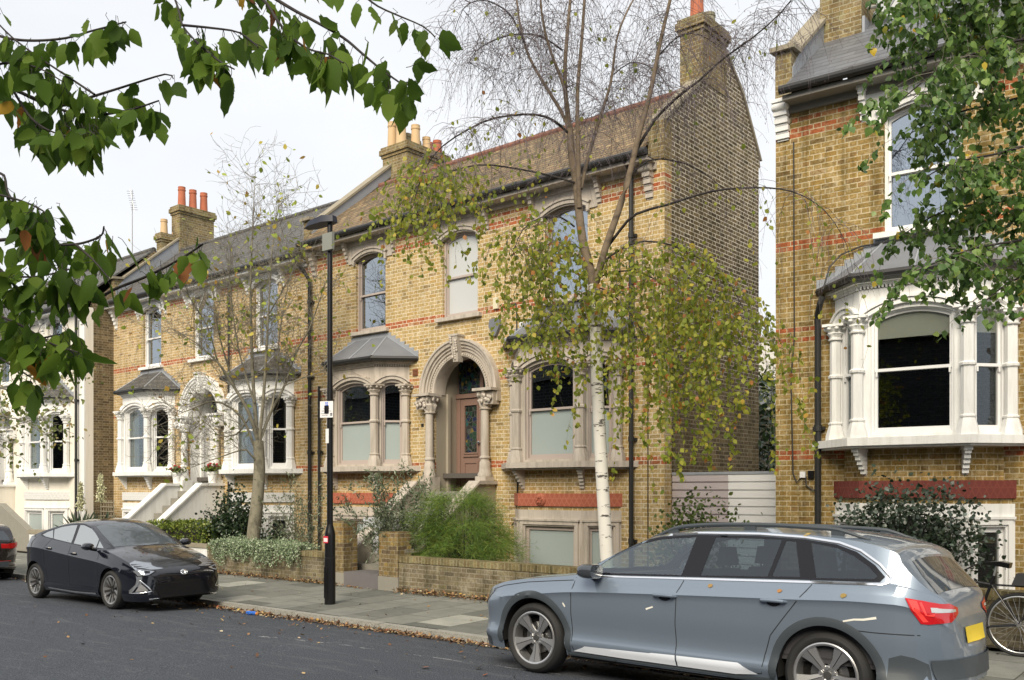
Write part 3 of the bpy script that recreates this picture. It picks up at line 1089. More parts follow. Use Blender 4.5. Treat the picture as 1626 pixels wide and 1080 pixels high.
def steps(parent, c, P, half=.78, run=(-.55, -2.15), z_top=1.86, z_low=.62, n=7, ground=.12):
    st = M[P['stucco']]
    k = MB()
    for i in range(n):
        y1 = -.3 - (i) * (-.3 - run[1]) / n
        y0 = -.3 - (i + 1) * (-.3 - run[1]) / n
        zt = 1.72 - (i + 1) * (1.72 - ground) / (n + 1)
        k.box(c - half + .02, c + half - .02, y0, y1 + .02, -.3, zt)
    s = k.build('steps', M[P.get('tread', 'concrete')], parent)
    Rm = Matrix(((0, 1, 0, 0), (1, 0, 0, 0), (0, 0, 1, 0), (0, 0, 0, 1)))
    for sg in (-1, 1):
        xc = c + sg * (half + .09)
        k = MB()
        pr = [(-.001, -.4), (-.001, z_top), (run[0], z_top), (run[1], z_low), (run[1] - .35, z_low), (run[1] - .35, -.4)]
        k.plate(pr, xc - .09, xc + .09, M=Rm)
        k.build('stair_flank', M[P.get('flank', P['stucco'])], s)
        k = MB()
        pr2 = [(-.002, z_top + .001), (run[0], z_top + .001), (run[1], z_low + .001), (run[1] - .4, z_low + .001), (run[1] - .4, z_low + .07), (run[1] + .02, z_low + .07), (run[0] + .02, z_top + .07), (-.002, z_top + .07)]
        k.plate(pr2, xc - .15, xc + .15, M=Rm)
        k.build('stair_coping', st, s)
    return s


def eaves(parent, W, P, ez, centres, x0=0.0, corner=(True, True)):
    k = MB()
    k.box(x0, W, -.30, .0, ez - .115, ez - .085)
    k.box(x0, W, -.335, -.30, ez - .13, ez - .055)
    k.box(x0, W, -.05, 0, ez - .22, ez - .116)
    k.build('cornice', M[P.get('cornice', P['stucco'])], parent)
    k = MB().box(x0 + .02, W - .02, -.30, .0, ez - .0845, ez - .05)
    k.build('soffit', M['dark'], parent)  # near black, shade under the eaves put into the soffit colour
    g = MB()
    g.tube([(x0 - .02, -.40, ez), (W + .02, -.40, ez)], .062, 10)
    x = x0 + 1.0
    while x < W:
        g.tube([(x - .03, -.40, ez), (x + .03, -.40, ez)], .069, 10)
        x += 1.9
    g.build('gutter', M['blackpipe'], parent)
    for c in centres:
        for sg in (-1, 1):
            k = MB()
            corbel(k, Mrot(c + sg * .77, -.0, 0), ez - .58, ez - .117, .085, .19)
            k.build('eaves_bracket', M[P['stucco']], parent)
    for sg, on in zip((0, 1), corner):
        if on:
            k = MB()
            xx = x0 + .14 if sg == 0 else W - .14
            corbel(k, Mrot(xx, -.0, 0), ez - .72, ez - .10, .15, .22)
            k.lathe([(0, -.14), (.06, -.14), (.07, -.08), (.07, .08), (.06, .1), (0, .1)], 12, Matrix.Translation((xx, -.14, ez - .2)) @ Matrix.Rotation(PI / 2, 4, 'Y'))
            k.build('eaves_bracket', M[P['stucco']], parent)


def walls(parent, W, P, holes, ez, depth, ridge_y, ridge_z, right_side=True):
    outer = [(0, -.6), (W, -.6), (W, ez - .06), (0, ez - .06)]
    MB().plate(outer, 0, .24, holes).build('front_wall', M[P['wall']], parent)
    Rm = Matrix(((0, 1, 0, 0), (1, 0, 0, 0), (0, 0, 1, 0), (0, 0, 0, 1)))
    gp = [(.24, -.6), (depth, -.6), (depth, P.get('rear', ez)), (ridge_y, ridge_z - .05), (.24, ez + .1)]
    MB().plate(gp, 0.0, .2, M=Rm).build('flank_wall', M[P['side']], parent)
    if right_side:
        MB().plate(gp, W - .2, W, M=Rm).build('flank_wall', M[P['side']], parent)
    k = MB().box(.2, W - .2, depth - .2, depth, -.6, P.get('rear', ez) - .1)
    k.build('back_wall', M[P['side']], parent)
    MB().box(.2, W - .2, .24, depth - .2, 2.0, 2.1).build('floor_slab', M['room'], parent)
    MB().box(.2, W - .2, .24, depth - .2, 4.9, 5.0).build('floor_slab', M['room'], parent)


def roof(parent, W, P, ez, ridge_y, ridge_z, depth, x0=0.0, x1=None):
    x1 = x1 or W
    zr = P.get('rear', ez)
    t = .06
    k = MB()
    k.add([(x0, -.40, ez + .03), (x1, -.40, ez + .03), (x1, ridge_y, ridge_z), (x0, ridge_y, ridge_z), (x0, -.40, ez + .03 - t), (x1, -.40, ez + .03 - t), (x1, ridge_y, ridge_z - t), (x0, ridge_y, ridge_z - t)],
          [(0, 1, 2, 3), (7, 6, 5, 4), (0, 4, 5, 1), (1, 5, 6, 2), (3, 7, 4, 0)])
    k.add([(x0, ridge_y, ridge_z), (x1, ridge_y, ridge_z), (x1, depth + .2, zr + .05), (x0, depth + .2, zr + .05)], [(0, 1, 2, 3)])
    r = k.build('roof', M[P['roof']], parent, smooth=0)
    k = MB()
    n = int((x1 - x0) / .3)
    for i in range(n):
        a = x0 + (x1 - x0) * i / n
        b = x0 + (x1 - x0) * (i + 1) / n - .012
        k.tube([(a, ridge_y, ridge_z - .01), (b, ridge_y, ridge_z - .01)], [.085, .08], 10)
    k.build('ridge_tiles', M[P['ridge']], r)
    return r


def pipe(parent, x, z0, z1, y=-.09, r=.045, m='blackpipe', top=None, name='downpipe'):
    k = MB()
    pts = [(x, y, z0), (x, y, z1)]
    if top:
        pts += top
    k.tube(pts, r, 10)
    z = z0 + .9
    while z < z1:
        k.tube([(x, y, z), (x, y, z + .09)], r * 1.3, 10)
        k.box(x - r * 1.9, x + r * 1.9, y + r * .6, y + r * 1.9, z + .02, z + .07)
        z += 1.8
    return k.build(name, M[m], parent)


def doorhole(c):
    pts = [(c - .74, 1.55), (c + .74, 1.55)]
    return pts + [(c + .74 * math.cos(PI * i / 20), 3.77 + .74 * math.sin(PI * i / 20)) for i in range(21)]


def bayhole(c):
    return [(c - .95, 2.35), (c + .95, 2.35), (c + .95, 4.15), (c - .95, 4.15)]


def bayhole2(c):
    return [(c - .95, .12), (c + .95, .12), (c + .95, 1.05), (c - .95, 1.05)]


def uwhole(c):
    return shape(c - .5, c + .5, 5.33, 6.96, .115)


def remap(b, f):
    for o in [b] + list(b.children_recursive):
        if o.type == 'MESH':
            for v in o.data.vertices:
                v.co = f(v.co)
            o.data.update()


# ---- the middle house ----
YF = 14.0
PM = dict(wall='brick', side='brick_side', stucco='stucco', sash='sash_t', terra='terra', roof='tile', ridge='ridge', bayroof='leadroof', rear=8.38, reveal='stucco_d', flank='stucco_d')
H1 = thing('detached_brick_house', 'middle yellow brick house with taupe bays, brown tiled roof and pink double front door', 'house', (-18.05, YF, 0), 0, 'double fronted brick houses')
W1 = 9.82
B1 = (2.25, 7.70)
walls(H1, W1, PM, [doorhole(5.0)] + [bayhole(c) for c in B1] + [bayhole2(c) for c in B1] + [uwhole(c) for c in (2.23, 4.98, 7.70)], 7.55, 3.75, 2.2, 9.6, right_side=False)
for c in B1:
    bay(H1, c, PM)
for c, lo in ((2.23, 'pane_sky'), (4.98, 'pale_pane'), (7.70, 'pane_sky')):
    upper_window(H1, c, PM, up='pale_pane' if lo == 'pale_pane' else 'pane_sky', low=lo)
doorway(H1, 5.0, PM)
steps(H1, 5.0, PM)
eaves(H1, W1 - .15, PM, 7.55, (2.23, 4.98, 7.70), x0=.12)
roof(H1, W1, PM, 7.55, 2.2, 9.6, 3.75, x0=.1, x1=W1 - .3)
Rm_ = Matrix(((0, 1, 0, 0), (1, 0, 0, 0), (0, 0, 1, 0), (0, 0, 0, 1)))
# the tall flank with its stack
gab = [(.245, -.6), (3.75, -.6), (3.75, 8.30), (3.83, 8.36), (3.79, 8.48), (3.0, 9.55), (2.32, 10.12), (1.38, 10.12), (1.36, 9.30), (.05, 8.19), (.05, 7.5), (.245, 7.5)]
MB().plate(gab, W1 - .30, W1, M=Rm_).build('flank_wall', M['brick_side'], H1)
k = MB().plate([(.04, 8.19), (1.36, 9.305), (1.36, 9.37), (.04, 8.26)], W1 - .34, W1 + .04, M=Rm_)
k.build('coping', M['stone'], H1)
k = MB().plate([(2.32, 10.13), (3.0, 9.56), (3.79, 8.49), (3.86, 8.49), (3.04, 9.62), (2.32, 10.2)], W1 - .32, W1 + .03, M=Rm_)
k.build('coping', M['stone'], H1)
MB().box(W1 - .32, W1 + .004, -.02, .25, 7.5, 8.17).build('parapet_pier', M['brick_chim'], H1)
chimney(H1, W1 - .46, W1 + .012, 1.35, 2.30, 9.3, 10.52, [(W1 - .24, 1.6, .75, .125, 'pot_red'), (W1 - .22, 2.02, .33, .13, 'pot_grey')])
parapet(H1, -.12, .12, PM, 2.6, 9.97, 7.55, name='parapet')
chimney(H1, -.18, .75, 2.56, 4.1, 8.2, 10.72, [(-.02, 2.75, .72, .12, 'pot_buff'), (.35, 2.72, .86, .13, 'pot_buff'), (.12, 3.15, .5, .12, 'pot_grey'), (.5, 3.1, .62, .12, 'pot_buff'), (.5, 3.5, .42, .11, 'pot_buff'), (.14, 3.5, .4, .12, 'pot_grey'), (.55, 3.86, .42, .12, 'pot_red'), (.2, 3.88, .46, .12, 'pot_red')])
pipe(H1, .16, -.1, 6.75, top=[(.10, -.2, 6.95), (.02, -.36, 7.15), (.0, -.40, 7.5)])
pipe(H1, W1 - .62, -.1, 7.3, r=.042, top=[(W1 - .6, -.2, 7.4), (W1 - .6, -.36, 7.5)])
pipe(H1, .52, -.1, 4.2, r=.035)
k = MB().tube([(6.25, -.03, 5.38), (6.5, -.02, 5.40), (6.52, -.02, 5.2), (6.53, -.02, 4.0), (6.55, -.025, 2.0), (6.53, -.03, 1.2), (6.42, -.05, 1.05)], .014, 6)
k.build('cable', M['blackpipe'], H1)
k = MB().tube([(8.9, -.02, 6.0), (9.0, -.02, 4.0), (9.5, -.02, 3.9), (9.5, -.02, .4)], .009, 5)
k.build('cable', M['blackpipe'], H1)
k = MB().plate([(5.86, 5.16), (5.83, 5.02), (5.95, 4.82), (6.01, 4.82), (6.12, 5.02), (6.10, 5.16)], -.075, 0)
k.build('alarm_box', M['grey_plastic'], H1)
MB().box(5.93, 6.06, -.05, 0, 5.36, 5.58).build('sensor_box', M['offwhite'], H1)
MB().lathe([(.04, 4.92), (.045, 4.93), (.045, 5.03), (.03, 5.05), (0, 5.055)], 12, Mrot(6.66, -.05, 0)).build('camera_unit', M['whitep'], H1)
k = MB().box(3.6, 3.76, -.012, .0, 4.2, 4.36)
for i in range(5):
    k.box(3.61, 3.75, -.03, -.012, 4.215 + i * .029, 4.23 + i * .029)
k.build('air_brick', plain('air_brick_red', (.28, .12, .06), .8), H1)
MB().box(3.86, 3.93, -.01, 0, 3.1, 3.17).build('vent', M['dark'], H1)

# ---- the pair member to the left, painted white ----
P2 = dict(wall='brick_far', side='brick_side2', stucco='white', sash='sash_w', terra='terra_w', roof='slate_old', ridge='slate_old', bayroof='slate_old', rear=7.5, low='slats', noroundel=True, flank='white')
H2 = thing('white_trimmed_house', 'brick house with white bays and white stair walls, joined left of the middle house', 'house', (-27.57, YF, 0), 0, 'double fronted brick houses')
W2 = 9.52
B2 = (2.27, 7.72)
walls(H2, W2, P2, [doorhole(4.98)] + [bayhole(c) for c in B2] + [bayhole2(c) for c in B2] + [uwhole(c) for c in (2.27, 4.95, 7.80)], 7.36, 3.75, 2.2, 9.5)
cu = [None, ('curtain', 'curtain_r', .55), ('curtain', None, .3)]
bay(H2, B2[0], P2, frost=False, curtains=cu)
bay(H2, B2[1], P2, frost=False, curtains=[None, ('curtain', 'curtain', .4), (None, 'curtain', .5)])
for c in (2.27, 4.95, 7.80):
    upper_window(H2, c, P2)
doorway(H2, 4.98, P2, 'whitep')
steps(H2, 4.98, P2, run=(-.7, -2.0), z_low=.75)
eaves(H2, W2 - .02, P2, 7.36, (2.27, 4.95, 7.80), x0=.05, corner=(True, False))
roof(H2, W2, P2, 7.36, 2.2, 9.5, 3.75, x0=.1, x1=W2 - .12)
parapet(H2, -.15, .12, P2, 2.2, 9.5, 7.36, top=.42)
chimney(H2, -.30, .18, 2.1, 3.35, 9.0, 10.95, [(-.06, 2.32, .68, .12, 'pot_red'), (-.06, 2.72, .68, .12, 'pot_red'), (-.06, 3.12, .68, .12, 'pot_red')])
pipe(H2, 6.3, -.1, 7.2, r=.03)
k = MB()
k.lathe([(0, .04), (.14, .05), (.26, .09), (.36, .15), (.365, .15), (.26, .08), (.14, .04), (0, .03)], 28, Matrix.Translation((5.78, -.42, 6.62)) @ Matrix.Rotation(rad(70), 4, 'X') @ Matrix.Rotation(rad(-25), 4, 'Y'))
k.tube([(5.78, -.30, 6.62), (5.72, -.1, 6.5), (5.72, 0, 6.5)], .022, 6)
k.tube([(5.78, -.42, 6.3), (5.95, -.8, 6.42)], .012, 6)
k.build('satellite_dish', M['dish'], H2)
k = MB()
k.tube([(-1.9, 1.6, 8.9), (-1.9, 1.6, 11.75)], .018, 6)
for i in range(9):
    q = -.5 + i * .13
    k.tube([(-1.9 + q * .28 - .12, 1.55, 11.75 - i * .085), (-1.9 + q * .28 + .12, 1.65, 11.72 - i * .085)], .007, 4)
k.tube([(-2.05, 1.6, 11.8), (-1.74, 1.6, 11.0)], .010, 5)
k.build('aerial', M['metal'], H2)

# ---- the white house at the far left ----
P3 = dict(wall='cream', side='brick_side2', stucco='white', sash='sash_w', terra='terra_w', roof='slate_old', ridge='slate_old', bayroof='slate_old', rear=7.5, noroundel=True, flank='cream')
H3 = thing('painted_white_house', 'cream painted house with white bay and brown brick flank, at the far left', 'house', (-36.5, 13.13, 0), 0, 'double fronted brick houses')
W3 = 8.93
walls(H3, W3, P3, [doorhole(3.0), bayhole(6.65), bayhole2(6.65)] + [uwhole(c) for c in (3.0, 6.9)], 7.3, 4.6, 2.2, 9.4)
bay(H3, 6.65, P3, frost=False, curtains=[None, ('curtain', None, .5), None])
for c in (3.0, 6.9):
    upper_window(H3, c, P3, up='pane', low='pane')
doorway(H3, 3.0, P3, 'whitep')
steps(H3, 3.0, P3)
MB().box(W3 - .30, W3 + .0, -.04, .0, -.5, 7.2).build('pilaster', M['white'], H3)
eaves(H3, W3, P3, 7.3, (3.0, 6.9))
roof(H3, W3, P3, 7.3, 2.2, 9.4, 4.6)
pipe(H3, W3 - .42, -.1, 7.2, r=.04)
chimney(H3, W3 - .40, W3 - .1, 2.5, 3.3, 8.6, 10.0, [(W3 - .26, 2.68, .5, .11, 'pot_buff'), (W3 - .26, 3.08, .42, .11, 'pot_buff')])

# ---- the house at the right ----
P4 = dict(cornice='stone_grey', wall='brick_r', side='brick_side2', stucco='white', sash='sash_w', terra='terra_d', roof='slate', ridge='lead', bayroof='leadroof', rear=7.5, noroundel=True, low='clear', flank='white')
H4 = thing('corner_brick_house', 'weathered brick house with big white bay and dark red band, right of the garage gate', 'house', (-5.85, 13.2, 0), rad(3.8), 'double fronted brick houses')
W4 = 6.6
walls(H4, W4, P4, [doorhole(5.3), bayhole(2.0), bayhole2(2.0), uwhole(2.05)], 7.55, 3.75, 2.2, 9.5)
b4 = bay(H4, 2.0, P4, frost=False, blinds=True)


def f4(c):
    z = c.z
    dz = .19 if z < 2.3 else (.19 + (.06 - .19) * (z - 2.3) / 2.1 if z < 4.4 else .06)
    return Vector((2.03 + (c.x - 2.0) * .93, c.y * .97, z + dz))


remap(b4, f4)
upper_window(H4, 2.05, P4)
doorway(H4, 5.3, P4, 'whitep')
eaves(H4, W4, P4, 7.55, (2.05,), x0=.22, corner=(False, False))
k = MB()
corbel(k, Mrot(.12, -.02, 0), 6.95, 7.52, .2, .2)
k.lathe([(0, -.12), (.05, -.12), (.07, -.09), (.07, .09), (.05, .12), (0, .12)], 12, Matrix.Translation((.12, -.14, 7.42)) @ Matrix.Rotation(PI / 2, 4, 'Y'))
k.build('eaves_bracket', M['white'], H4)
roof(H4, W4, P4, 7.55, 2.2, 9.5, 3.75, x0=.25)
parapet(H4, .0, .25, P4, 2.2, 9.5, 7.55, top=.36, front=-.02)
chimney(H4, .2, .85, 1.45, 2.5, 8.8, 11.6, [(.5, 1.8, .5, .13, 'pot_red'), (.5, 2.2, .5, .13, 'pot_red')])
MB().box(.86, .90, 1.45, 2.3, 8.85, 9.2).build('flashing', M['lead'], H4)
pipe(H4, .66, -.1, 4.1, r=.045, top=[(.66, -.12, 4.25), (.76, -.3, 4.42), (.80, -.3, 4.5)])
k = MB()
k.tube([(.8, -.3, 4.6), (.85, -.15, 4.95), (.98, -.06, 5.12), (1.25, -.04, 5.2), (2.4, -.03, 5.22)], .012, 6)
k.tube([(.28, -.02, 6.9), (.29, -.02, 4.0), (.24, -.02, 3.4), (.27, -.02, 2.0), (.33, -.03, 1.86), (.42, -.03, 1.95)], .01, 6)
k.tube([(.46, -.02, 1.95), (.47, -.03, 1.82), (.56, -.03, 1.75), (.66, -.03, 1.74)], .01, 6)
k.build('cable', M['blackpipe'], H4)
MB().box(.38, .46, -.05, 0, 1.93, 2.02).build('junction_box', M['whitep'], H4)
MB().box(.50, .58, -.05, 0, 1.92, 2.03).build('meter_box', M['black'], H4)
k = MB()
Md = Matrix.Translation((1.14, 1.7, 9.42)) @ Matrix.Rotation(rad(62), 4, 'Z') @ Matrix.Rotation(rad(80), 4, 'X')
k.lathe([(0, 0), (.13, .01), (.24, .04), (.32, .08), (.325, .075), (.24, .03), (.13, 0), (0, -.01)], 28, Md)
k.tube([(1.12, 1.7, 9.38), (1.0, 1.72, 9.42), (.84, 1.75, 9.46)], .025, 6)
k.tube([(1.14, 1.6, 9.14), (1.42, 1.42, 9.40)], .014, 6)
k.box(1.39, 1.47, 1.37, 1.46, 9.38, 9.46)
k.build('satellite_dish', M['dish'], H4)
# ---------------------------------------------------------------- ground, road, pavement
YK = 8.60


def sstep(t):
    t = max(0.0, min(1.0, t))
    return t * t * (3 - 2 * t)


def zroad(X, Y):
    k = 1 - .58 * sstep((-8 - X) / 4.0)
    t = min(1.0, max(0.0, (YK - Y) / 1.7))
    return -.19 + .19 * k * (1 - (1 - t) ** 1.5)


def grid(name, xs, ys, zf, m):
    V = [(x, y, zf(x, y)) for y in ys for x in xs]
    nx = len(xs)
    Fq = [(j * nx + i, j * nx + i + 1, (j + 1) * nx + i + 1, (j + 1) * nx + i) for j in range(len(ys) - 1) for i in range(nx - 1)]
    return np_mesh(name, V, Fq, m, smooth=True)


def frange(a, b, n):
    return [a + (b - a) * i / n for i in range(n + 1)]


g = MB().add([(-400, -400, -.45), (400, -400, -.45), (400, 400, -.45), (-400, 400, -.45)], [(0, 1, 2, 3)]).build('ground', M['soil'])
structure(g)
xs = [-140, -100, -70, -50, -40] + frange(-34, 8, 84) + [14, 25, 45, 80]
ys = [-40, -20, -10, -4, -1] + frange(0, YK, 43)
structure(grid('road', xs, ys, zroad, M['road']))


def zpav(X, Y):
    return -.09 + .045 * (Y - YK) / 2.7


ys = frange(YK + .16, 11.35, 6)
structure(grid('pavement', [-140, -60] + frange(-40, 10, 50) + [40, 80], ys, zpav, M['paving']))
k = MB()
x = -60.0
i = 0
random.seed(3)
while x < 30:
    L = .92 + .1 * random.random()
    dz = random.uniform(-.004, .004)
    k.box(x + .004, x + L - .004, YK + random.uniform(-.004, .004), YK + .158, -.45, -.088 + dz, tx=.003, ty=.012)
    x += L
structure(k.build('kerb', M['kerb']))
structure(MB().add([(-140, 11.3, .0), (80, 11.3, .0), (80, 40, .1), (-140, 40, .1)], [(0, 1, 2, 3)]).build('front_gardens', M['soil']))
structure(MB().box(-16.0, -11.0, 12.35, 13.95, -.3, .10).build('basement_paving', M['step']))


# ---------------------------------------------------------------- garden walls
def low_wall(name, label, x0, x1, y0=11.3, y1=11.52, top=.58, m='brick_wall', edge=True, x_at=None):
    t = thing(name, label, 'wall', ((x0 + x1) / 2, y0, 0))
    ox = (x0 + x1) / 2
    MB().box(x0 - ox, x1 - ox, 0, y1 - y0, -.3, top - .112).build('brickwork', M[m], t)
    if edge:
        k = MB().box(x0 - ox, x1 - ox, -.012, y1 - y0 + .012, top - .108, top)
        k.build('brick_on_edge_coping', M['brick_edge'], t)
    return t


low_wall('garden_wall', 'low weathered brick wall with brick on edge top, right of the garden entrance, behind the grey estate car', -12.02, -6.05, y1=11.53)
low_wall('garden_wall', 'low brick wall left of the garden entrance with a grey green shrub trailing over it', -18.1, -13.95, top=.56)
low_wall('garden_wall', 'mossy low brick wall behind the leaning bicycle', -5.9, 1.5, y0=11.45, y1=11.67, top=.62)


def pier(label, x0, x1, top, m):
    t = thing('brick_pier', label, 'gate pier', ((x0 + x1) / 2, 11.28, 0), 0, 'piers of the garden entrance')
    w = (x1 - x0) / 2
    MB().box(-w, w, 0, .34, .20, top).build('brickwork', M[m], t)
    MB().box(-w - .01, w + .02, -.012, .36, -.3, .20).build('concrete_base', M['concrete'], t)
    return t


pier('warm brick gate pier beside the black lamp post, on a pale concrete base', -13.93, -13.5, 1.16, 'brick_pier')
pier('gate pier wrapped by the olive bush, on a pale concrete block', -12.52, -12.03, 1.0, 'brick_pier')
t = thing('entrance_step', 'dark grey concrete entrance slab between the two brick piers', 'step', (-13.0, 11.3, 0))
MB().box(-.49, .47, -.03, .9, -.3, .225).build('slab', M['step'], t)
MB().box(-.49, .47, .9, 2.5, -.3, .12).build('path_slab', M['step'], t)
# inner pier and bin store by the path
t = thing('bin_store', 'pale grey rendered bin store beside the entrance path', 'bin store', (-13.85, 12.3, 0))
MB().box(-.25, .40, 0, .8, -.3, .48).build('base', M['white'], t)
MB().box(-.25, .41, -.01, .8, .49, 1.2).build('door', plain('pale_grey_paint', (.50, .52, .55), .5, var=.04), t)
MB().box(-.05, .72, 1.0, 1.2, .1, 1.25).build('panel', M['white'], t)

# white rendered wall before the left house
t = thing('rendered_wall', 'low white rendered garden wall with stone coping, seen behind the black hatchback', 'wall', (-21.0, 11.35, 0))
MB().box(-2.4, 2.85, 0, .2, -.3, .47).build('render', M['white'], t)
MB().box(-2.4, 2.87, -.03, .23, .472, .545).build('coping', M['stone'], t)
t = thing('rendered_wall', 'white rendered wall under a mossy coping, between the two black cars', 'wall', (-26.2, 11.35, 0))
MB().box(-1.0, 1.2, 0, .22, -.3, .52).build('render', M['white'], t)
MB().box(-1.03, 1.23, -.03, .25, .522, .63).build('coping', M['stone'], t)
t = thing('stair_wall', 'dark sloping side wall behind the car at the far left', 'wall', (-28.2, 11.4, 0))
MB().plate([(-1.2, -.3), (.9, -.3), (.9, .55), (-1.2, 1.35)], 0, .2).build('sloping_wall', M['concrete'], t)

# trellis against the brown flank
t = thing('wooden_trellis', 'pale square trellis panel against the brown brick flank', 'trellis', (-27.2, 13.6, 0))
k = MB()
for i in range(7):
    k.box(-.5 + i * .15, -.47 + i * .15, -.01, .01, .5, 1.45)
    k.box(-.52, .45, -.03, -.01, .55 + i * .135, .58 + i * .135)
k.build('lattice', M['stone'], t)

# ---------------------------------------------------------------- garage gate between the houses
t = thing('garage_gate', 'wide horizontal board gate between the houses, left half taupe and right half white', 'gate', (-7.05, 14.25, 0))
gl, gr = -8.21 + 7.05, -6.0 + 7.05 + .25
gm = -7.15 + 7.05


def boards(x0, x1, m, name):
    k = MB()
    for i in range(15):
        z = -.05 + i * .137
        k.box(x0, x1, -.018, .02, z + .026, z + .137)
        k.box(x0, x1, .008, .02, z, z + .0255)
    return k.build(name, m, t)


boards(gl, gm, plain('gate_taupe', (.50, .44, .44), .5, var=.06), 'board_panel')
boards(gm + .004, gr, plain('gate_white', (.78, .78, .77), .45, var=.03), 'board_panel')
MB().box(gl, gr, -.03, .2, 2.01, 2.055).build('top_rail', M['lead'], t)

# ---------------------------------------------------------------- lamp post
LX, LY = -11.70, 9.50
t = thing('lamp_post', 'tall black street lamp post with wide base and flat lantern, on the pavement', 'lamp post', (LX, LY, zpav(LX, LY)))
k = MB().lathe([(.088, -.02), (.088, .74), (.084, .745), (.084, 1.10), (.078, 1.16), (.05, 1.27), (.05, 1.28)], 24)
k.box(-.04, .05, -.09, -.08, .1, .6)
k.build('base', M['black'], t)
MB().lathe([(.049, 1.27), (.048, 3.4), (.043, 3.5), (.042, 6.05)], 20).build('pole', M['black'], t)
k = MB()
Ml = Matrix.Translation((.06, 0, 6.13)) @ Matrix.Rotation(rad(190), 4, 'Z') @ Matrix.Rotation(rad(8), 4, 'Y')
k.add([(-.05, -.06, -.05), (.12, -.13, -.03), (.42, -.12, -.01), (.56, -.05, 0), (.56, .05, 0), (.42, .12, -.01), (.12, .13, -.03), (-.05, .06, -.05),
       (-.05, -.05, .05), (.12, -.11, .085), (.40, -.10, .07), (.53, -.04, .03), (.53, .04, .03), (.40, .10, .07), (.12, .11, .085), (-.05, .05, .05)],
      [(7, 6, 5, 4, 3, 2, 1, 0), (8, 9, 10, 11, 12, 13, 14, 15)] + [(i, (i + 1) % 8, 8 + (i + 1) % 8, 8 + i) for i in range(8)], Ml)
k.tube([(0, 0, 6.0), (0, 0, 6.12)], .035, 10)
k.build('lantern', plain('lantern_dark', (.012, .015, .03), .5, var=.05), t)
k = MB().box(.07 - .14, .07 + .10, -.10, -.05, 5.63, 5.90)
k.build('back_plate', plain('plate_grey', (.24, .25, .22), .6, var=.08), t)
k = MB()
k.box(-.045, .03, -.052, -.047, 2.57, 2.80)
k.build('notice', M['whitep'], t)
k = MB()
Ms = Matrix.Rotation(rad(8), 4, 'Z')
k.box(-.055, .045, -.094, -.0895, .98, 1.09, M=Ms)
k.build('red_sticker', plain('sticker_red', (.55, .03, .06), .5, var=0), t)
MB().box(-.045, .035, -.0955, -.0945, 1.0, 1.06, M=Ms).build('sticker_text_panel', plain('sticker_pale', (.8, .7, .7), .5, var=.1, scale=30), t)


def text(parent, s, size, loc, m, rot, name='lettering', align='CENTER', ext=.0004):
    c = bpy.data.curves.new(name, 'FONT')
    c.body = s
    c.size = size
    c.align_x = align
    c.align_y = 'CENTER'
    c.extrude = ext
    c.resolution_u = 3
    o0 = bpy.data.objects.new('tmp', c)
    COL.objects.link(o0)
    bpy.context.view_layer.update()
    me = bpy.data.meshes.new_from_object(o0.evaluated_get(bpy.context.evaluated_depsgraph_get()))
    bpy.data.objects.remove(o0)
    me.name = name
    me.materials.clear()
    me.materials.append(m)
    o = bpy.data.objects.new(name, me)
    COL.objects.link(o)
    o.parent = parent
    o.location = loc
    o.rotation_euler = rot
    return o


sg = thing('parking_sign', 'small white parking sign with a blue P, clamped to the black lamp post', 'sign', (LX + .01, LY - .075, 3.03), rad(22))
MB().box(-.115, .115, -.004, .004, -.13, .13).build('plate', M['whitep'], sg)
MB().tube([(0, .03, -.06), (0, .03, .06)], .055, 12).build('clamp', M['black'], sg)
blue = plain('sign_blue', (.03, .14, .70), .4, var=0)
ink = plain('sign_ink', (.03, .03, .05), .5, var=0)
MB().box(-.027, .027, -.006, -.0042, .035, .115).build('blue_square', blue, sg)
R9 = (PI / 2, 0, 0)
text(sg, 'P', .085, (0, -.008, .073), M['whitep'], R9)
text(sg, 'Mon - Fri', .028, (0, -.0055, .012), ink, R9)
text(sg, '9.30 am - 5.30 pm', .024, (0, -.0055, -.025), ink, R9)
text(sg, 'Resident permit', .021, (-.03, -.0055, -.067), ink, R9)
text(sg, 'holders only', .021, (-.03, -.0055, -.095), ink, R9)
MB().box(.065, .102, -.006, -.0042, -.075, -.06).box(.065, .102, -.006, -.0042, -.10, -.082).build('permit_symbol', ink, sg)

# ---------------------------------------------------------------- things in the gap and far behind
bd = thing('distant_building', 'pale rendered building far behind the gap between the houses', 'building', (-17.5, 52, 0))
k = MB().box(-9, 12, 0, 8, 0, 10.6)
k.build('wall', plain('pale_render', (.62, .60, .56), .8, var=.06), bd)
MB().box(-9.1, 12.1, -.1, 8, 10.6, 10.9).build('parapet', M['stone'], bd)
for i in range(5):
    for z in (2.5, 6.3):
        MB().box(-7 + i * 3.6, -5.6 + i * 3.6, -.05, .0, z, z + 2.0).build('window', M['grey_plastic'], bd)
bw = thing('back_garden_wall', 'brown brick wall in the back gardens behind the laurel', 'wall', (-10, 27, 0))
MB().box(-8, 8, 0, .25, -.2, 4.2).build('brickwork', M['brick_wall'], bw)
MB().box(-8, 8, -.03, .28, 4.2, 4.3).build('coping', M['stone'], bw)

# litter
lp = thing('crushed_packet', 'small crushed blue packet lying in the gutter by the kerb', 'litter', (-12.2, YK - .22, zroad(-12.2, YK - .22) + .03), .3)
MB().lathe([(0, -.09), (.03, -.085), (.035, -.03), (.028, .0), (.034, .05), (.02, .09), (0, .092)], 9, Matrix.Rotation(PI / 2, 4, 'Y')).build('wrapper', plain('packet_blue', (.03, .13, .5), .3, var=.2, scale=20), lp)
MB().box(.085, .13, -.02, .02, -.015, .015).build('flap', plain('packet_orange', (.6, .25, .05), .5), lp)

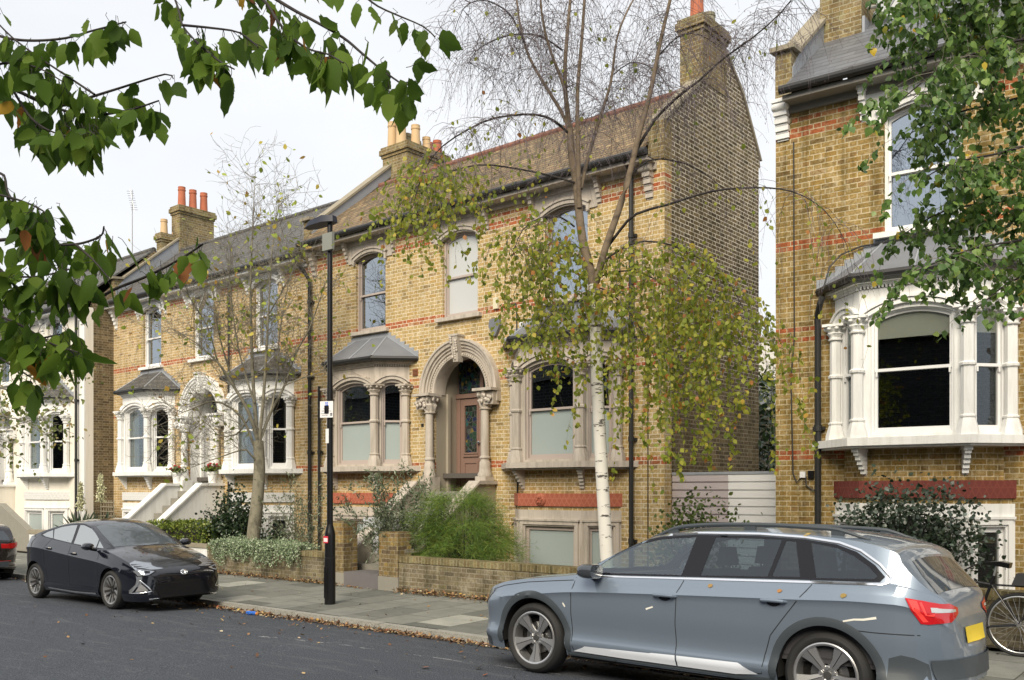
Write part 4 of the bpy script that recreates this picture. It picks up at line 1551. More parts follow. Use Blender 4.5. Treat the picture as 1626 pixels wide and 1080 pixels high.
# ---------------------------------------------------------------- unseen terrace, added across the street only for reflections
op = thing('added_terrace', 'unseen plain terrace added across the street for reflections in glass and paint', 'building', (-8, -9.5, 0))
MB().box(-40, 34, -8, 0, -.5, 7.2).build('wall', plain('dim_brick', (.08, .08, .08), .9, var=.3, scale=1.5), op)
MB().add([(-40, .3, 7.2), (34, .3, 7.2), (34, -4, 10.2), (-40, -4, 10.2), (34, -8.3, 7.2), (-40, -8.3, 7.2)], [(0, 1, 2, 3), (3, 2, 4, 5), (1, 4, 2), (0, 3, 5)]).build('roof', M['slate_old'], op)


# worn remains of a pale road line
random.seed(9)
k = MB()
for (a, b) in (((410, 1004), (640, 1037)), ((640, 1037), (905, 1071))):
    for _ in range(26):
        t_ = random.random()
        px, py = a[0] + (b[0] - a[0]) * t_, a[1] + (b[1] - a[1]) * t_
        p = at(px, py, 1.74 * FP / (py - HYP))
        L = random.uniform(.03, .16)
        w_ = random.uniform(.006, .016)
        x0, y0 = p.x, p.y + random.uniform(-.02, .02)
        z = zroad(x0, y0) + .004
        k.add([(x0, y0, z), (x0 + L, y0 + .004, z), (x0 + L, y0 + w_, z), (x0 + .01, y0 + w_ * .8, z)], [(0, 1, 2, 3)])
structure(k.build('worn_road_line', plain('worn_line_paint', (.36, .37, .38), .8, var=.3, scale=30)))
# ---------------------------------------------------------------- cars
def curve(tab):
    xs = np.array([p[0] for p in tab], float)
    ys = np.array([p[1] for p in tab], float)
    h = np.diff(xs)
    d = np.diff(ys) / h
    m = np.zeros(len(xs))
    m[0], m[-1] = d[0], d[-1]
    for i in range(1, len(xs) - 1):
        m[i] = 0 if d[i - 1] * d[i] <= 0 else 2 * d[i - 1] * d[i] / (d[i - 1] + d[i])

    def f(x):
        x = min(max(x, xs[0]), xs[-1])
        i = min(max(int(np.searchsorted(xs, x)) - 1, 0), len(h) - 1)
        t = (x - xs[i]) / h[i]
        t2, t3 = t * t, t * t * t
        return float((2 * t3 - 3 * t2 + 1) * ys[i] + (t3 - 2 * t2 + t) * h[i] * m[i] + (-2 * t3 + 3 * t2) * ys[i + 1] + (t3 - t2) * h[i] * m[i + 1])
    return f


def inpoly(p, poly):
    x, y = p
    c = False
    j = len(poly) - 1
    for i in range(len(poly)):
        xi, yi = poly[i]
        xj, yj = poly[j]
        if (yi > y) != (yj > y) and x < (xj - xi) * (y - yi) / (yj - yi) + xi:
            c = not c
        j = i
    return c


class Car:
    def __init__(s, T, root, paint):
        s.T = T
        s.root = root
        s.zt, s.zs, s.hw, s.zb = (curve(T[k]) for k in ('zt', 'zs', 'hw', 'zb'))
        s.xa, s.xb = T['hw'][0][0], T['hw'][-1][0]
        s.wb, s.Ra, s.zc = T['wb'], T['Ra'], T['zc']
        off = curve(T['off'])
        tum = T.get('tumble', .42)
        crease = T['crease']
        xs = set(np.round(np.linspace(s.xa, s.xb, 74), 4).tolist())
        for e in (s.xa, s.xb):
            sg = 1 if e == s.xa else -1
            for k in (.004, .012, .025, .04, .06, .085):
                xs.add(round(e + sg * k, 4))
        for c in (0, s.wb):
            for k in range(25):
                xs.add(round(c + s.Ra * math.cos(PI * k / 24), 4))
            for q in (-1, 1):
                xs.add(round(c + q * (s.Ra + .0015), 4))
        for x in T.get('fine', []):
            xs.add(round(x, 4))
        xs = sorted(x for x in xs if s.xa <= x <= s.xb)
        lv = [.0, .25, .29, .32, .34, .37, .41, .46, .52, .58, .64, .70]
        V = []
        ncol = None
        for x in xs:
            zs, zt, hw = s.zs(x), s.zt(x), s.hw(x)
            zs = min(zs, zt - .012)
            zb = s.zb(x)
            for c in (0, s.wb):
                if abs(x - c) < s.Ra:
                    zb = max(zb, s.zc + math.sqrt(s.Ra ** 2 - (x - c) ** 2))
            zb = min(zb, zs - .02)
            cr = zs - crease
            L = lv + [max(.71, cr - .06), max(.715, cr - .02), max(.72, cr), max(.73, cr + .014), max(.735, cr + .05), max(.74, (cr + zs) / 2), 9]
            pts = []
            for z in L:
                z = min(max(z, zb), zs)
                bump = .014 * math.exp(-((z - cr) / .016) ** 2) if z > .6 else 0
                y = hw + off(z) - .055 * sstep((z - cr) / max(.02, zs - cr)) + bump
                pts.append((y, z))
            y0 = pts[-1][0]
            drop = min(T.get('drop', .055), (zt - zs) * .6)
            ze = zt - drop
            NG = T.get('ng', 6)
            for k in range(1, NG + 1):
                z = zs + (ze - zs) * k / NG
                y = y0 - .012 * min(1, (zt - zs) / .2) - tum * (z - zs)
                pts.append((y, z))
            ye = pts[-1][0]
            for k in range(1, 11):
                u = 1 - k / 10
                # rounded roof edge
                y = ye * (u if k > 1 else .965)
                z = ze + (zt - ze) * (1 - (y / ye) ** 2.6)
                pts.append((y, z))
            full = [(-y, z) for y, z in pts] + [(y, z) for y, z in reversed(pts[:-1])]
            ncol = len(full)
            V += [(x, y, z) for y, z in full]
        nx = len(xs)
        Fc = []
        for i in range(nx - 1):
            for j in range(ncol - 1):
                Fc.append((i * ncol + j, (i + 1) * ncol + j, (i + 1) * ncol + j + 1, i * ncol + j + 1))
        Fc.append(tuple(range(ncol)))
        Fc.append(tuple((nx - 1) * ncol + j for j in reversed(range(ncol))))
        mb = MB()
        mb.v, mb.f = V, Fc
        import bmesh
        me = bpy.data.meshes.new('body')
        me.from_pydata(V, [], Fc)
        bm = bmesh.new()
        bm.from_mesh(me)
        bmesh.ops.remove_doubles(bm, verts=bm.verts, dist=.0004)
        bmesh.ops.dissolve_degenerate(bm, edges=bm.edges, dist=.0002)
        bmesh.ops.recalc_face_normals(bm, faces=bm.faces)
        bm.to_mesh(me)
        s.bvh = BVHTree.FromBMesh(bm)
        if T.get('cut'):
            dead = []
            for f in bm.faces:
                c = f.calc_center_median()
                if (abs(c.y) > .4 and any(inpoly((c.x, c.z), p) for p in T['cut'])) or (c.z > .95 and inpoly((c.x, c.y), T['cutT'])):
                    dead.append(f)
            bmesh.ops.delete(bm, geom=dead, context='FACES')
            bm.to_mesh(me)
        bm.free()
        me.materials.append(paint)
        me.shade_smooth()
        me.set_sharp_from_angle(angle=rad(38))
        s.body = bpy.data.objects.new('body', me)
        COL.objects.link(s.body)
        s.body.parent = root

    def hit(s, a, b, pl):
        if pl == 'L':
            o, d = Vector((a, -3, b)), Vector((0, 1, 0))
        elif pl == 'N':
            o, d = Vector((a, 3, b)), Vector((0, -1, 0))
        elif pl == 'F':
            o, d = Vector((-4, a, b)), Vector((1, 0, 0))
        elif pl == 'R':
            o, d = Vector((8, a, b)), Vector((-1, 0, 0))
        else:
            o, d = Vector((a, b, 4)), Vector((0, 0, -1))
        p, n, i, t = s.bvh.ray_cast(o, d)
        if p is None:
            w = s.hw(min(max(a, s.xa), s.xb))
            q = {'L': (a, -w, b), 'N': (a, w, b), 'F': (s.xa + .05, a, b), 'R': (s.xb - .05, a, b), 'T': (a, b, 1.2)}[pl]
            p, n, i, t = s.bvh.find_nearest(Vector(q))
        if n.dot(d) > 0:
            n = -n
        return p, n

    def drape(s, poly, pl, name, m, off=.003, cell=.05, parent=None, mirror=False, smooth=60):
        obs = []
        for P_ in ([pl, 'N'] if (mirror and pl == 'L') else [pl]):
            pts = []
            n = len(poly)
            for i in range(n):
                a, b = Vector(poly[i]), Vector(poly[(i + 1) % n])
                k = max(1, int((b - a).length / cell))
                for j in range(k):
                    pts.append(a.lerp(b, j / k))
            nb = len(pts)
            xs = [p.x for p in pts]
            ys = [p.y for p in pts]
            gx = np.arange(min(xs) + cell / 2, max(xs), cell)
            gy = np.arange(min(ys) + cell / 2, max(ys), cell)
            bp = [(p.x, p.y) for p in pts]
            for x in gx:
                for y in gy:
                    if inpoly((x, y), bp) and min((Vector((x, y)) - q).length for q in pts[:nb]) > cell * .35:
                        pts.append(Vector((x, y)))
            r = delaunay_2d_cdt([Vector(p) for p in pts], [], [list(range(nb))], 1, 1e-6)
            V = []
            for p in r[0]:
                h, nn = s.hit(p.x, p.y, P_)
                V.append(h + nn * off)
            mb = MB()
            mb.add(V, [tuple(f) for f in r[2]])
            obs.append(mb.build(name, m, parent or s.root, smooth=smooth, uv=False, fix=True))
        return obs[0]

    def ring(s, outer, holes, pl, name, m, off=.0035, cell=.05):
        for P_ in (pl, 'N'):
            pts, loops, edges = [], [], []
            for poly in [outer] + holes:
                st = len(pts)
                n = len(poly)
                for i in range(n):
                    a, b = Vector(poly[i]), Vector(poly[(i + 1) % n])
                    k = max(1, int((b - a).length / cell))
                    for j in range(k):
                        pts.append(a.lerp(b, j / k))
                m_ = len(pts) - st
                loops.append([(p.x, p.y) for p in pts[st:]])
                edges += [(st + i, st + (i + 1) % m_) for i in range(m_)]
            r = delaunay_2d_cdt(pts, edges, [], 0, 1e-6)
            V = []
            for p in r[0]:
                h, nn = s.hit(p.x, p.y, P_)
                V.append(h + nn * off)
            Fc = []
            for f in r[2]:
                c = sum((Vector(r[0][i]) for i in f), Vector((0, 0))) / len(f)
                if inpoly(c, loops[0]) and not any(inpoly(c, l) for l in loops[1:]):
                    Fc.append(tuple(f))
            MB().add(V, Fc).build(name, m, s.root, smooth=60, uv=False)

    def strip(s, pts, w, pl, name, m, off=.003, bulge=0.0, closed=False, cell=.04, parent=None, mirror=False, mb=None):
        for P_ in ([pl, 'N'] if (mirror and pl == 'L') else [pl]):
            q = [Vector(p) for p in pts]
            if closed:
                q.append(q[0])
            d = []
            for i in range(len(q) - 1):
                k = max(1, int((q[i + 1] - q[i]).length / cell))
                for j in range(k):
                    d.append(q[i].lerp(q[i + 1], j / k))
            d.append(q[-1])
            V, Fc = [], []
            for i, p in enumerate(d):
                t = (d[min(i + 1, len(d) - 1)] - d[max(i - 1, 0)])
                t = t.normalized() if t.length > 1e-9 else Vector((1, 0))
                nr = Vector((-t.y, t.x))
                ww = w if not hasattr(w, '__len__') else w[0] + (w[1] - w[0]) * i / (len(d) - 1)
                for a, o in ((-.5, off), (0, off + bulge), (.5, off)):
                    h, nn = s.hit(p.x + nr.x * a * ww, p.y + nr.y * a * ww, P_)
                    V.append(h + nn * o)
            for i in range(len(d) - 1):
                for j in range(2):
                    Fc.append((3 * i + j, 3 * i + j + 1, 3 * i + 4 + j, 3 * i + 3 + j))
            k = mb or MB()
            k.add(V, Fc)
            if mb is None:
                o = k.build(name, m, parent or s.root, smooth=60, uv=False)
        return mb if mb is not None else o

    def underside(s, dark):
        k = MB()
        xa, xb = s.xa + .28, s.xb - .30
        Ra = s.Ra
        for (a, b) in ((xa, -Ra - .02), (Ra + .02, s.wb - Ra - .02), (s.wb + Ra + .02, xb)):
            w = min(s.hw(a), s.hw(b)) - .09
            k.box(a, b, -w, w, s.T['floor'], .45)
        k.box(xa, xb, -.5, .5, s.T['floor'] + .03, .6)
        for c in (0, s.wb):
            for sg in (-1, 1):
                y0, y1 = sorted((sg * (s.hw(c) - .035), sg * .5))
                vs, fs = [], []
                n = 20
                for i in range(n + 1):
                    a = -.15 + (PI + .3) * i / n
                    for y in (y0, y1):
                        vs.append((c + (Ra - .001) * math.cos(a), y, s.zc + (Ra - .001) * math.sin(a)))
                for i in range(n):
                    fs.append((2 * i, 2 * i + 1, 2 * i + 3, 2 * i + 2))
                k.add(vs, fs)
                k.box(c - Ra, c + Ra, min(sg * .5, sg * .52), max(sg * .5, sg * .52), s.T['floor'], .75)
        k.build('underbody', dark, s.root, uv=False)


def wheel(parent, x, y, R, rim, wd, side, kind, mt):
    """side = -1: outer face looks to -y"""
    w = bpy.data.objects.new('wheel', None)
    COL.objects.link(w)
    w.parent = parent
    w.location = (x, y, R)
    Ry = Matrix.Rotation(PI / 2 if side < 0 else -PI / 2, 4, 'X')   # local z -> outward

    t = MB()
    h = wd / 2
    t.lathe([(rim + .005, -h + .01), (rim + .03, -h), (R - .04, -h), (R - .012, -h + .02), (R, -h + .045), (R, h - .045), (R - .012, h - .02), (R - .04, h + .004), (rim + .045, h + .004), (rim + .02, h - .004), (rim + .003, h - .022)], 56, Ry, cap=False)
    t.build('tyre', mt['tyre'], w, uv=False)
    r = MB()
    r.lathe([(rim + .006, -h + .02), (rim + .006, h - .03), (rim + .012, h - .012), (rim + .002, h - .008), (rim - .012, h - .014), (rim - .018, h - .05), (rim - .03, -h + .03)], 56, Ry, cap=False)
    r.build('rim', mt['alloy'], w, uv=False)
    d = MB()
    d.lathe([(0, -.0), (rim - .02, 0.0)], 40, Ry @ Matrix.Translation((0, 0, h - .12)))
    d.build('backing_disc', mt['dark'], w, uv=False)
    d = MB()
    d.lathe([(0.06, 0), (.15, 0), (.15, .012), (.06, .012)], 40, Ry @ Matrix.Translation((0, 0, h - .115)), cap=False)
    d.build('brake_disc', mt['steel'], w, uv=False)
    sp, hb = MB(), MB()
    black = MB()
    for k in range(5):
        A = 2 * PI * k / 5 + mt.get('rot', .3)
        Mk = Ry @ Matrix.Rotation(A, 4, 'Z')
        if kind == 'blade':
            for q in (-1, 1):
                a0, a1, b0, b1 = .003, .026, .003, .076
                vs = []
                for (rr, ya, yb, zc, th) in ((.045, a0, a1, h - .055, .03), (rim * .55, a0, a1 * 1.45, h - .040, .028), (rim - .008, b0, b1, h - .016, .03)):
                    vs += [(rr, q * ya, zc), (rr, q * yb, zc - .006), (rr, q * yb, zc - th), (rr, q * ya, zc - th)]
                fs = []
                for i in range(2):
                    for j in range(4):
                        fs.append((4 * i + j, 4 * i + (j + 1) % 4, 4 * i + 4 + (j + 1) % 4, 4 * i + 4 + j))
                fs += [(0, 1, 2, 3), (8, 9, 10, 11)]
                sp.add(vs, fs, Mk)
            hb.lathe([(0, .0), (.014, 0), (.014, .012), (0, .012)], 10, Ry @ Matrix.Translation((.056 * math.cos(A + PI / 5), .056 * math.sin(A + PI / 5), h - .060)))
        else:
            for q in (-1, 1):
                sp.add([(.06, q * .012, h - .05), (.06, q * .03, h - .052), (rim - .006, q * .085, h - .02), (rim - .006, q * .022, h - .018),
                        (.06, q * .012, h - .08), (.06, q * .03, h - .08), (rim - .006, q * .085, h - .05), (rim - .006, q * .022, h - .05)],
                       [(0, 1, 2, 3), (7, 6, 5, 4), (0, 4, 5, 1), (1, 5, 6, 2), (2, 6, 7, 3), (3, 7, 4, 0)], Mk)
            black.add([(.03, -.018, h - .046), (rim - .01, -.024, h - .026), (rim - .01, .024, h - .026), (.03, .018, h - .046)], [(0, 1, 2, 3)], Mk)
    sp.build('spokes', mt['alloy'], w, uv=False, smooth=30)
    if kind != 'blade':
        black.build('spoke_inserts', mt['dark'], w, uv=False)
    hb.lathe([(0, 0), (.075, 0), (.075, .012), (.05, .02)], 30, Ry @ Matrix.Translation((0, 0, h - .08)))
    hb.build('hub', mt['alloy'] if kind == 'blade' else mt['dark'], w, uv=False)
    c = MB()
    c.lathe([(0, .0), (.030, 0), (.032, .006), (.028, .011), (0, .012)], 24, Ry @ Matrix.Translation((0, 0, h - .062)))
    c.build('hub_cap', mt['cap'], w, uv=False)
    return w


def carpaint(name, base, metal, rough, flake=.0, coat=1.0, cr=.03):
    t = NT(name)
    o = t.obj()
    n = t.noise(900, 1, .5, o)
    c = t.mix(t.math('MULTIPLY', n, flake), base, tuple(min(1, x * 2.2 + .03) for x in base))
    t.set(col=c, rough=rough, metal=metal, spec=.35)
    t.b.inputs['Coat Weight'].default_value = coat
    t.b.inputs['Coat Roughness'].default_value = cr
    t.b.inputs['Coat IOR'].default_value = 1.5
    return t.m


TY = plain('tyre_rubber', (.018, .018, .018), .75, var=.25, scale=12)
ALLOY = plain('alloy', (.55, .55, .55), .28, .85, var=.04)
STEEL = plain('steel', (.25, .25, .25), .35, .9, var=.05)
GLAZE = plain('car_glass', (.11, .14, .165), .03, 0, .9, var=0)  # dim cabin and sky reflection put into the opaque colour
GLAZE_D = plain('car_glass_privacy', (.045, .058, .075), .03, 0, .8, var=0)
GLOSSB = plain('gloss_black', (.008, .008, .011), .12, 0, .4, var=0)
TRIMG = plain('dark_cladding', (.055, .066, .076), .42, 0, .4, var=.05)
REDL = plain('tail_red', (.50, .006, .010), .08, 0, .7, var=0)
REDB = plain('tail_red_bright', (.85, .06, .05), .10, 0, .7, var=0)
CLEARL = plain('lamp_clear', (.55, .57, .58), .08, .3, .8, var=0)
BRIGHT = plain('bright_trim', (.86, .88, .92), .14, .9, var=0)

# ================= the grey estate =================
T1 = dict(ng=24, fine=np.linspace(.45, 3.35, 146).tolist(), wb=2.84, Ra=.385, zc=.334, floor=.19, crease=.13, tumble=.40,
          zt=[(-.82, .50), (-.812, .60), (-.785, .69), (-.735, .745), (-.63, .80), (-.46, .86), (-.25, .905), (0, .935), (.25, .965), (.44, 1.0), (.6, 1.09), (.85, 1.235), (1.05, 1.33), (1.25, 1.395), (1.5, 1.44), (1.8, 1.462), (2.2, 1.468), (2.6, 1.455), (2.9, 1.435), (3.1, 1.405), (3.22, 1.375), (3.32, 1.335), (3.35, 1.27), (3.46, 1.15), (3.56, 1.035), (3.61, .975), (3.64, .92), (3.66, .80), (3.675, .66), (3.71, .60), (3.72, .5)],
          zs=[(-.82, .47), (-.812, .56), (-.78, .65), (-.715, .715), (-.55, .785), (-.3, .845), (0, .885), (.45, .935), (1.0, .965), (1.7, .995), (2.6, 1.03), (3.1, 1.05), (3.35, 1.045), (3.52, 1.0), (3.60, .95), (3.64, .86), (3.66, .70), (3.70, .52), (3.72, .44)],
          hw=[(-.82, .36), (-.815, .46), (-.79, .58), (-.745, .69), (-.67, .78), (-.55, .84), (-.35, .876), (0, .888), (.6, .885), (2.2, .885), (2.84, .892), (3.15, .880), (3.32, .855), (3.43, .815), (3.51, .765), (3.58, .68), (3.63, .58), (3.67, .46), (3.70, .34), (3.72, .22)],
          zb=[(-.82, .30), (-.79, .22), (-.72, .19), (-.4, .19), (.5, .215), (2.3, .215), (3.3, .24), (3.5, .27), (3.72, .33)],
          off=[(0, -.07), (.2, -.06), (.28, -.03), (.335, -.004), (.36, -.010), (.44, -.034), (.54, -.022), (.64, -.006), (.74, .0), (1.2, .004)])
SUVX, SUVY = -5.52, 6.90 + .888
GW = [[(.60, .985), (.85, 1.18), (1.05, 1.275), (1.30, 1.33), (1.64, 1.356), (1.575, 1.02), (.9, .994)],
      [(1.73, 1.025), (1.80, 1.36), (2.2, 1.367), (2.42, 1.362), (2.35, 1.05)],
      [(2.37, 1.051), (2.44, 1.361), (2.53, 1.357), (2.62, 1.061)],
      [(2.73, 1.065), (2.64, 1.347), (2.86, 1.318), (3.01, 1.265), (3.14, 1.175), (3.21, 1.105), (3.19, 1.083)]]


def shrink(p, e):
    c = sum((Vector(q) for q in p), Vector((0, 0))) / len(p)
    return [tuple(Vector(q) + (c - Vector(q)).normalized() * e) for q in p]


T1['cut'] = GW
T1['cutT'] = [(.53, -.60), (.49, -.4), (.47, 0), (.49, .4), (.53, .60), (.85, .60), (1.11, .57), (1.15, 0), (1.11, -.57), (.85, -.60)]
suv = thing('estate_car', 'blue grey metallic estate car with roof rails and five spoke wheels, parked in front', 'car', (SUVX, SUVY, 0.0), 0)
suv.location.z = -.035
suv.rotation_euler = (rad(-2.2), 0, 0)
PA = carpaint('paint_blue_grey', (.17, .212, .268), .42, .36, .2, coat=1.0, cr=.04)
C1 = Car(T1, suv, PA)
C1.underside(M['dark'])
MT = dict(tyre=TY, alloy=ALLOY, dark=M['dark'], steel=STEEL, cap=plain('cap_dark', (.05, .05, .05), .3), rot=-.26)
for x in (0, 2.84):
    for sg in (-1, 1):
        wheel(suv, x, sg * (.888 - .11 - .015), .334, .243, .215, sg, 'blade', MT)
# glazing
def side_glass(C, poly, m, name='side_window', **k):
    return C.drape(poly, 'L', name, m, off=.002, cell=.06, mirror=True, **k)


gl = [(.50, .975), (.62, 1.055), (.85, 1.20), (1.05, 1.29), (1.30, 1.345), (1.62, 1.372), (2.2, 1.38), (2.6, 1.365), (2.86, 1.335), (3.02, 1.285), (3.17, 1.19), (3.25, 1.11), (3.22, 1.07), (2.6, 1.052), (1.7, 1.018), (.9, .985)]
C1.ring(gl, [shrink(p, .014) for p in GW], 'L', 'window_surround', GLOSSB)
CG = glass('car_window_glass', (.80, .90, .88), .12, mul=.5)
CGP = glass('car_window_glass_privacy', (.22, .27, .31), .08, mul=.4)


def sub(C, poly, m, name):
    C.drape(poly, 'L', name, m, off=.0035, cell=.06, mirror=True)


for p, m_, nm in zip(GW, (CG, CGP, CGP, CGP), ('front_door_window', 'rear_door_window', 'quarter_window', 'boot_side_window')):
    C1.drape(p, 'L', nm, m_, off=.0015, cell=.06, mirror=True)
# cabin
SEAT = plain('seat_fabric', (.045, .045, .05), .9, var=.2, scale=8)
k = MB().box(.45, 3.3, -.80, .80, .42, .46)
for sg in (-1, 1):
    k.box(.5, 3.2, min(sg * .77, sg * .80), max(sg * .77, sg * .80), .45, .93)
k.box(.35, .95, -.78, .78, .5, .93, tx=.08)
k.box(.40, .62, -.74, .74, .93, .97)
k.build('cabin_trim', SEAT, suv, uv=False)
for (x, y) in ((1.55, -.38), (1.55, .38), (2.45, -.42), (2.45, .42)):
    k = MB()
    Ms = Matrix.Translation((x, y, 0))
    k.box(-.45, .08, -.25, .25, .46, .66, M=Ms)
    k.add([(-.02, -.24, .62), (.12, -.24, .62), (.12, .24, .62), (-.02, .24, .62), (.16, -.20, 1.08), (.25, -.20, 1.08), (.25, .20, 1.08), (.16, .20, 1.08)],
          [(0, 1, 2, 3), (4, 5, 6, 7), (0, 1, 5, 4), (1, 2, 6, 5), (2, 3, 7, 6), (3, 0, 4, 7)], Ms)
    k.box(.18, .27, -.13, .13, 1.11, 1.27, M=Ms, tx=.02, ty=.02)
    k.tube([(.21, -.06, 1.05), (.22, -.06, 1.15)], .008, 6, M=Ms)
    k.tube([(.21, .06, 1.05), (.22, .06, 1.15)], .008, 6, M=Ms)
    k.build('seat', SEAT, suv, uv=False)
k = MB()
Mw = Matrix.Translation((1.02, .38, .93)) @ Matrix.Rotation(rad(65), 4, 'Y')
k.tube([Mw @ Vector((.18 * math.cos(a), .18 * math.sin(a), 0)) for a in np.linspace(0, 2 * PI, 25)], .014, 6)
k.tube([Mw @ Vector((-.18, 0, 0)), Mw @ Vector((.18, 0, 0))], .015, 6)
k.build('steering_wheel', SEAT, suv, uv=False)
C1.strip([(.50, .965), (.60, 1.04), (.84, 1.205), (1.04, 1.30), (1.30, 1.36), (1.62, 1.387), (2.2, 1.395), (2.6, 1.38), (2.88, 1.348), (3.05, 1.295), (3.20, 1.20), (3.29, 1.11)], .022, 'L', 'chrome_window_line', BRIGHT, .004, .006, mirror=True, cell=.03)
C1.strip([(3.29, 1.11), (3.285, 1.075), (3.23, 1.055), (2.6, 1.035), (1.7, 1.003), (.9, .972), (.50, .958)], .017, 'L', 'chrome_window_line', BRIGHT, .004, .006, mirror=True, cell=.03)
# screens
C1.drape([(.50, -.64), (.46, -.4), (.44, 0), (.46, .4), (.50, .64), (.85, .63), (1.14, .60), (1.17, .3), (1.18, 0), (1.17, -.3), (1.14, -.60), (.85, -.63)], 'T', 'windscreen', CG, .003, .07)
C1.drape([(3.365, -.52), (3.365, .52), (3.46, .58), (3.57, .60), (3.575, .3), (3.575, -.3), (3.57, -.60), (3.46, -.58)], 'T', 'rear_window', GLAZE_D, .004, .05)
C1.drape([(1.9, -.33), (1.9, .33), (1.2, .35), (1.2, -.35)], 'T', 'sunroof', GLOSSB, .003, .08)
# panel gaps
gp = MB()
DG = plain('panel_gap', (.012, .014, .016), .6, var=0)
for line in ([(.47, .94), (.455, .80), (.45, .60), (.46, .40), (.475, .27)],
             [(1.655, 1.36), (1.60, 1.0), (1.60, .98), (1.56, .88), (1.545, .60), (1.555, .25)],
             [(2.665, 1.35), (2.70, 1.05), (2.72, 1.02), (2.52, .76), (2.40, .60), (2.35, .44), (2.33, .30)],
             [(.47, .262), (1.0, .25), (1.55, .245), (2.1, .25), (2.33, .29)],
             [(2.62, .72), (3.2, .70), (3.5, .70)],
             [(-.73, .70), (-.62, .745), (-.4, .81), (-.1, .862), (.2, .892), (.45, .915)]):
    C1.strip(line, .007, 'L', '', None, .0016, 0, mirror=True, mb=gp)
gp.build('door_gaps', DG, suv, uv=False)
# sill blade with sky reflection painted in pale, cladding, arches
C1.drape([(.48, .268), (.62, .325), (1.555, .345), (1.555, .262), (1.0, .262)], 'L', 'sill_trim', plain('sill_painted_sky', (.80, .85, .93), .3, 0, var=0), .012, .025, mirror=True)
C1.drape([(1.57, .262), (1.57, .345), (2.13, .352), (2.30, .285), (2.1, .262)], 'L', 'sill_trim', bpy.data.materials['sill_painted_sky'], .012, .025, mirror=True)
C1.strip([(.40, .237), (1.0, .232), (2.0, .232), (2.44, .245)], .035, 'L', 'sill_cladding', TRIMG, .005, .004, mirror=True)
for c in (0, 2.84):
    for q, nm in ((0, 0),):
        pts = []
        for i in range(33):
            a = -.28 + (PI + .56) * i / 32
            pts.append((c + .418 * math.cos(a), .334 + .418 * math.sin(a)))
        pts = [p for p in pts if p[1] > .235]
        C1.strip(pts, .066, 'L', 'wheel_arch_trim', TRIMG, .008, .006, mirror=True, cell=.03)
C1.drape([(3.285, .34), (3.30, .52), (3.38, .55), (3.46, .535), (3.54, .49), (3.56, .38), (3.42, .36), (3.35, .335)], 'L', 'bumper_cladding', TRIMG, .004, .05, mirror=True)
C1.drape([(3.44, .335), (3.45, .372), (3.56, .37), (3.56, .342)], 'L', 'rear_reflector', REDL, .009, .03, mirror=True)
C1.drape([(-.58, .20), (-.58, .29), (-.72, .31), (-.77, .30), (-.75, .22)], 'L', 'bumper_lower', TRIMG, .004, .04, mirror=True)
# handles
for a, b, z in ((1.34, 1.56, .845), (2.32, 2.54, .875)):
    for sg in (-1, 1):
        h = C1.hit((a + b) / 2, z, 'L' if sg < 0 else 'N')[0]
        k = MB()
        y = h.y
        pts = [(a, y + sg * -.002, z), (a + .02, y + sg * .028, z + .004), ((a + b) / 2, y + sg * .036, z + .006), (b - .02, y + sg * .03, z + .004), (b, y - sg * .002, z)]
        k.tube(pts, [.010, .014, .016, .015, .010], 10)
        k.build('door_handle', PA, suv, uv=False)
        k = MB().lathe([(0, 0), (.05, .0), (.052, .003), (0, .004)], 18, Matrix.Translation(((a + b) / 2, y, z - .012)) @ Matrix.Rotation(PI / 2 if sg < 0 else -PI / 2, 4, 'X') @ Matrix.Diagonal((1.1, .55, 1, 1)))
        k.build('handle_recess', GLOSSB, suv, uv=False)
# mirrors
for sg in (-1, 1):
    k = MB()
    vs, fs = [], []
    sec = [(-.095, .30), (-.07, .80), (-.02, 1.0), (.05, 1.0), (.085, .92), (.088, .80)]
    n = 16
    for (dx, s_) in sec:
        for j in range(n):
            a = 2 * PI * j / n
            ca, sa = math.cos(a), math.sin(a)
            vs.append((.70 + dx, sg * (.96 + .105 * s_ * math.copysign(abs(ca) ** .7, ca)), 1.015 + .068 * s_ * math.copysign(abs(sa) ** .7, sa)))
    for i in range(len(sec) - 1):
        for j in range(n):
            fs.append((i * n + j, i * n + (j + 1) % n, (i + 1) * n + (j + 1) % n, (i + 1) * n + j))
    fs.append(tuple(range(n)))
    fs.append(tuple((len(sec) - 1) * n + j for j in range(n)))
    k.add(vs, fs)
    mr = k.build('wing_mirror', plain('mirror_cap', (.045, .052, .062), .22, .2, coat=1, var=0), suv, uv=False)
    MB().tube([(.66, sg * .82, .955), (.68, sg * .88, .965), (.70, sg * .93, .975)], [.035, .028, .03], 8).build('mirror_arm', GLOSSB, mr, uv=False)
# roof rails
for sg in (-1, 1):
    k = MB()
    pts = []
    for i in range(25):
        x = 1.12 + 1.95 * i / 24
        e = min(1, (i + .0) / 3.5, (24 - i) / 3.5)
        zr = C1.hit(x, sg * .585, 'T')[0].z
        pts.append((x, sg * (.585 - .0 * e), zr + .004 + .042 * sstep(e)))
    k.tube(pts, [.010 + .008 * min(1, i / 3, (24 - i) / 3) for i in range(25)], 8)
    for x in (1.35, 2.08, 2.82):
        zr = C1.hit(x, sg * .585, 'T')[0].z
        k.box(x - .05, x + .05, sg * .585 - .012, sg * .585 + .012, zr - .01, zr + .04)
    k.build('roof_rail', TRIMG, suv, uv=False)
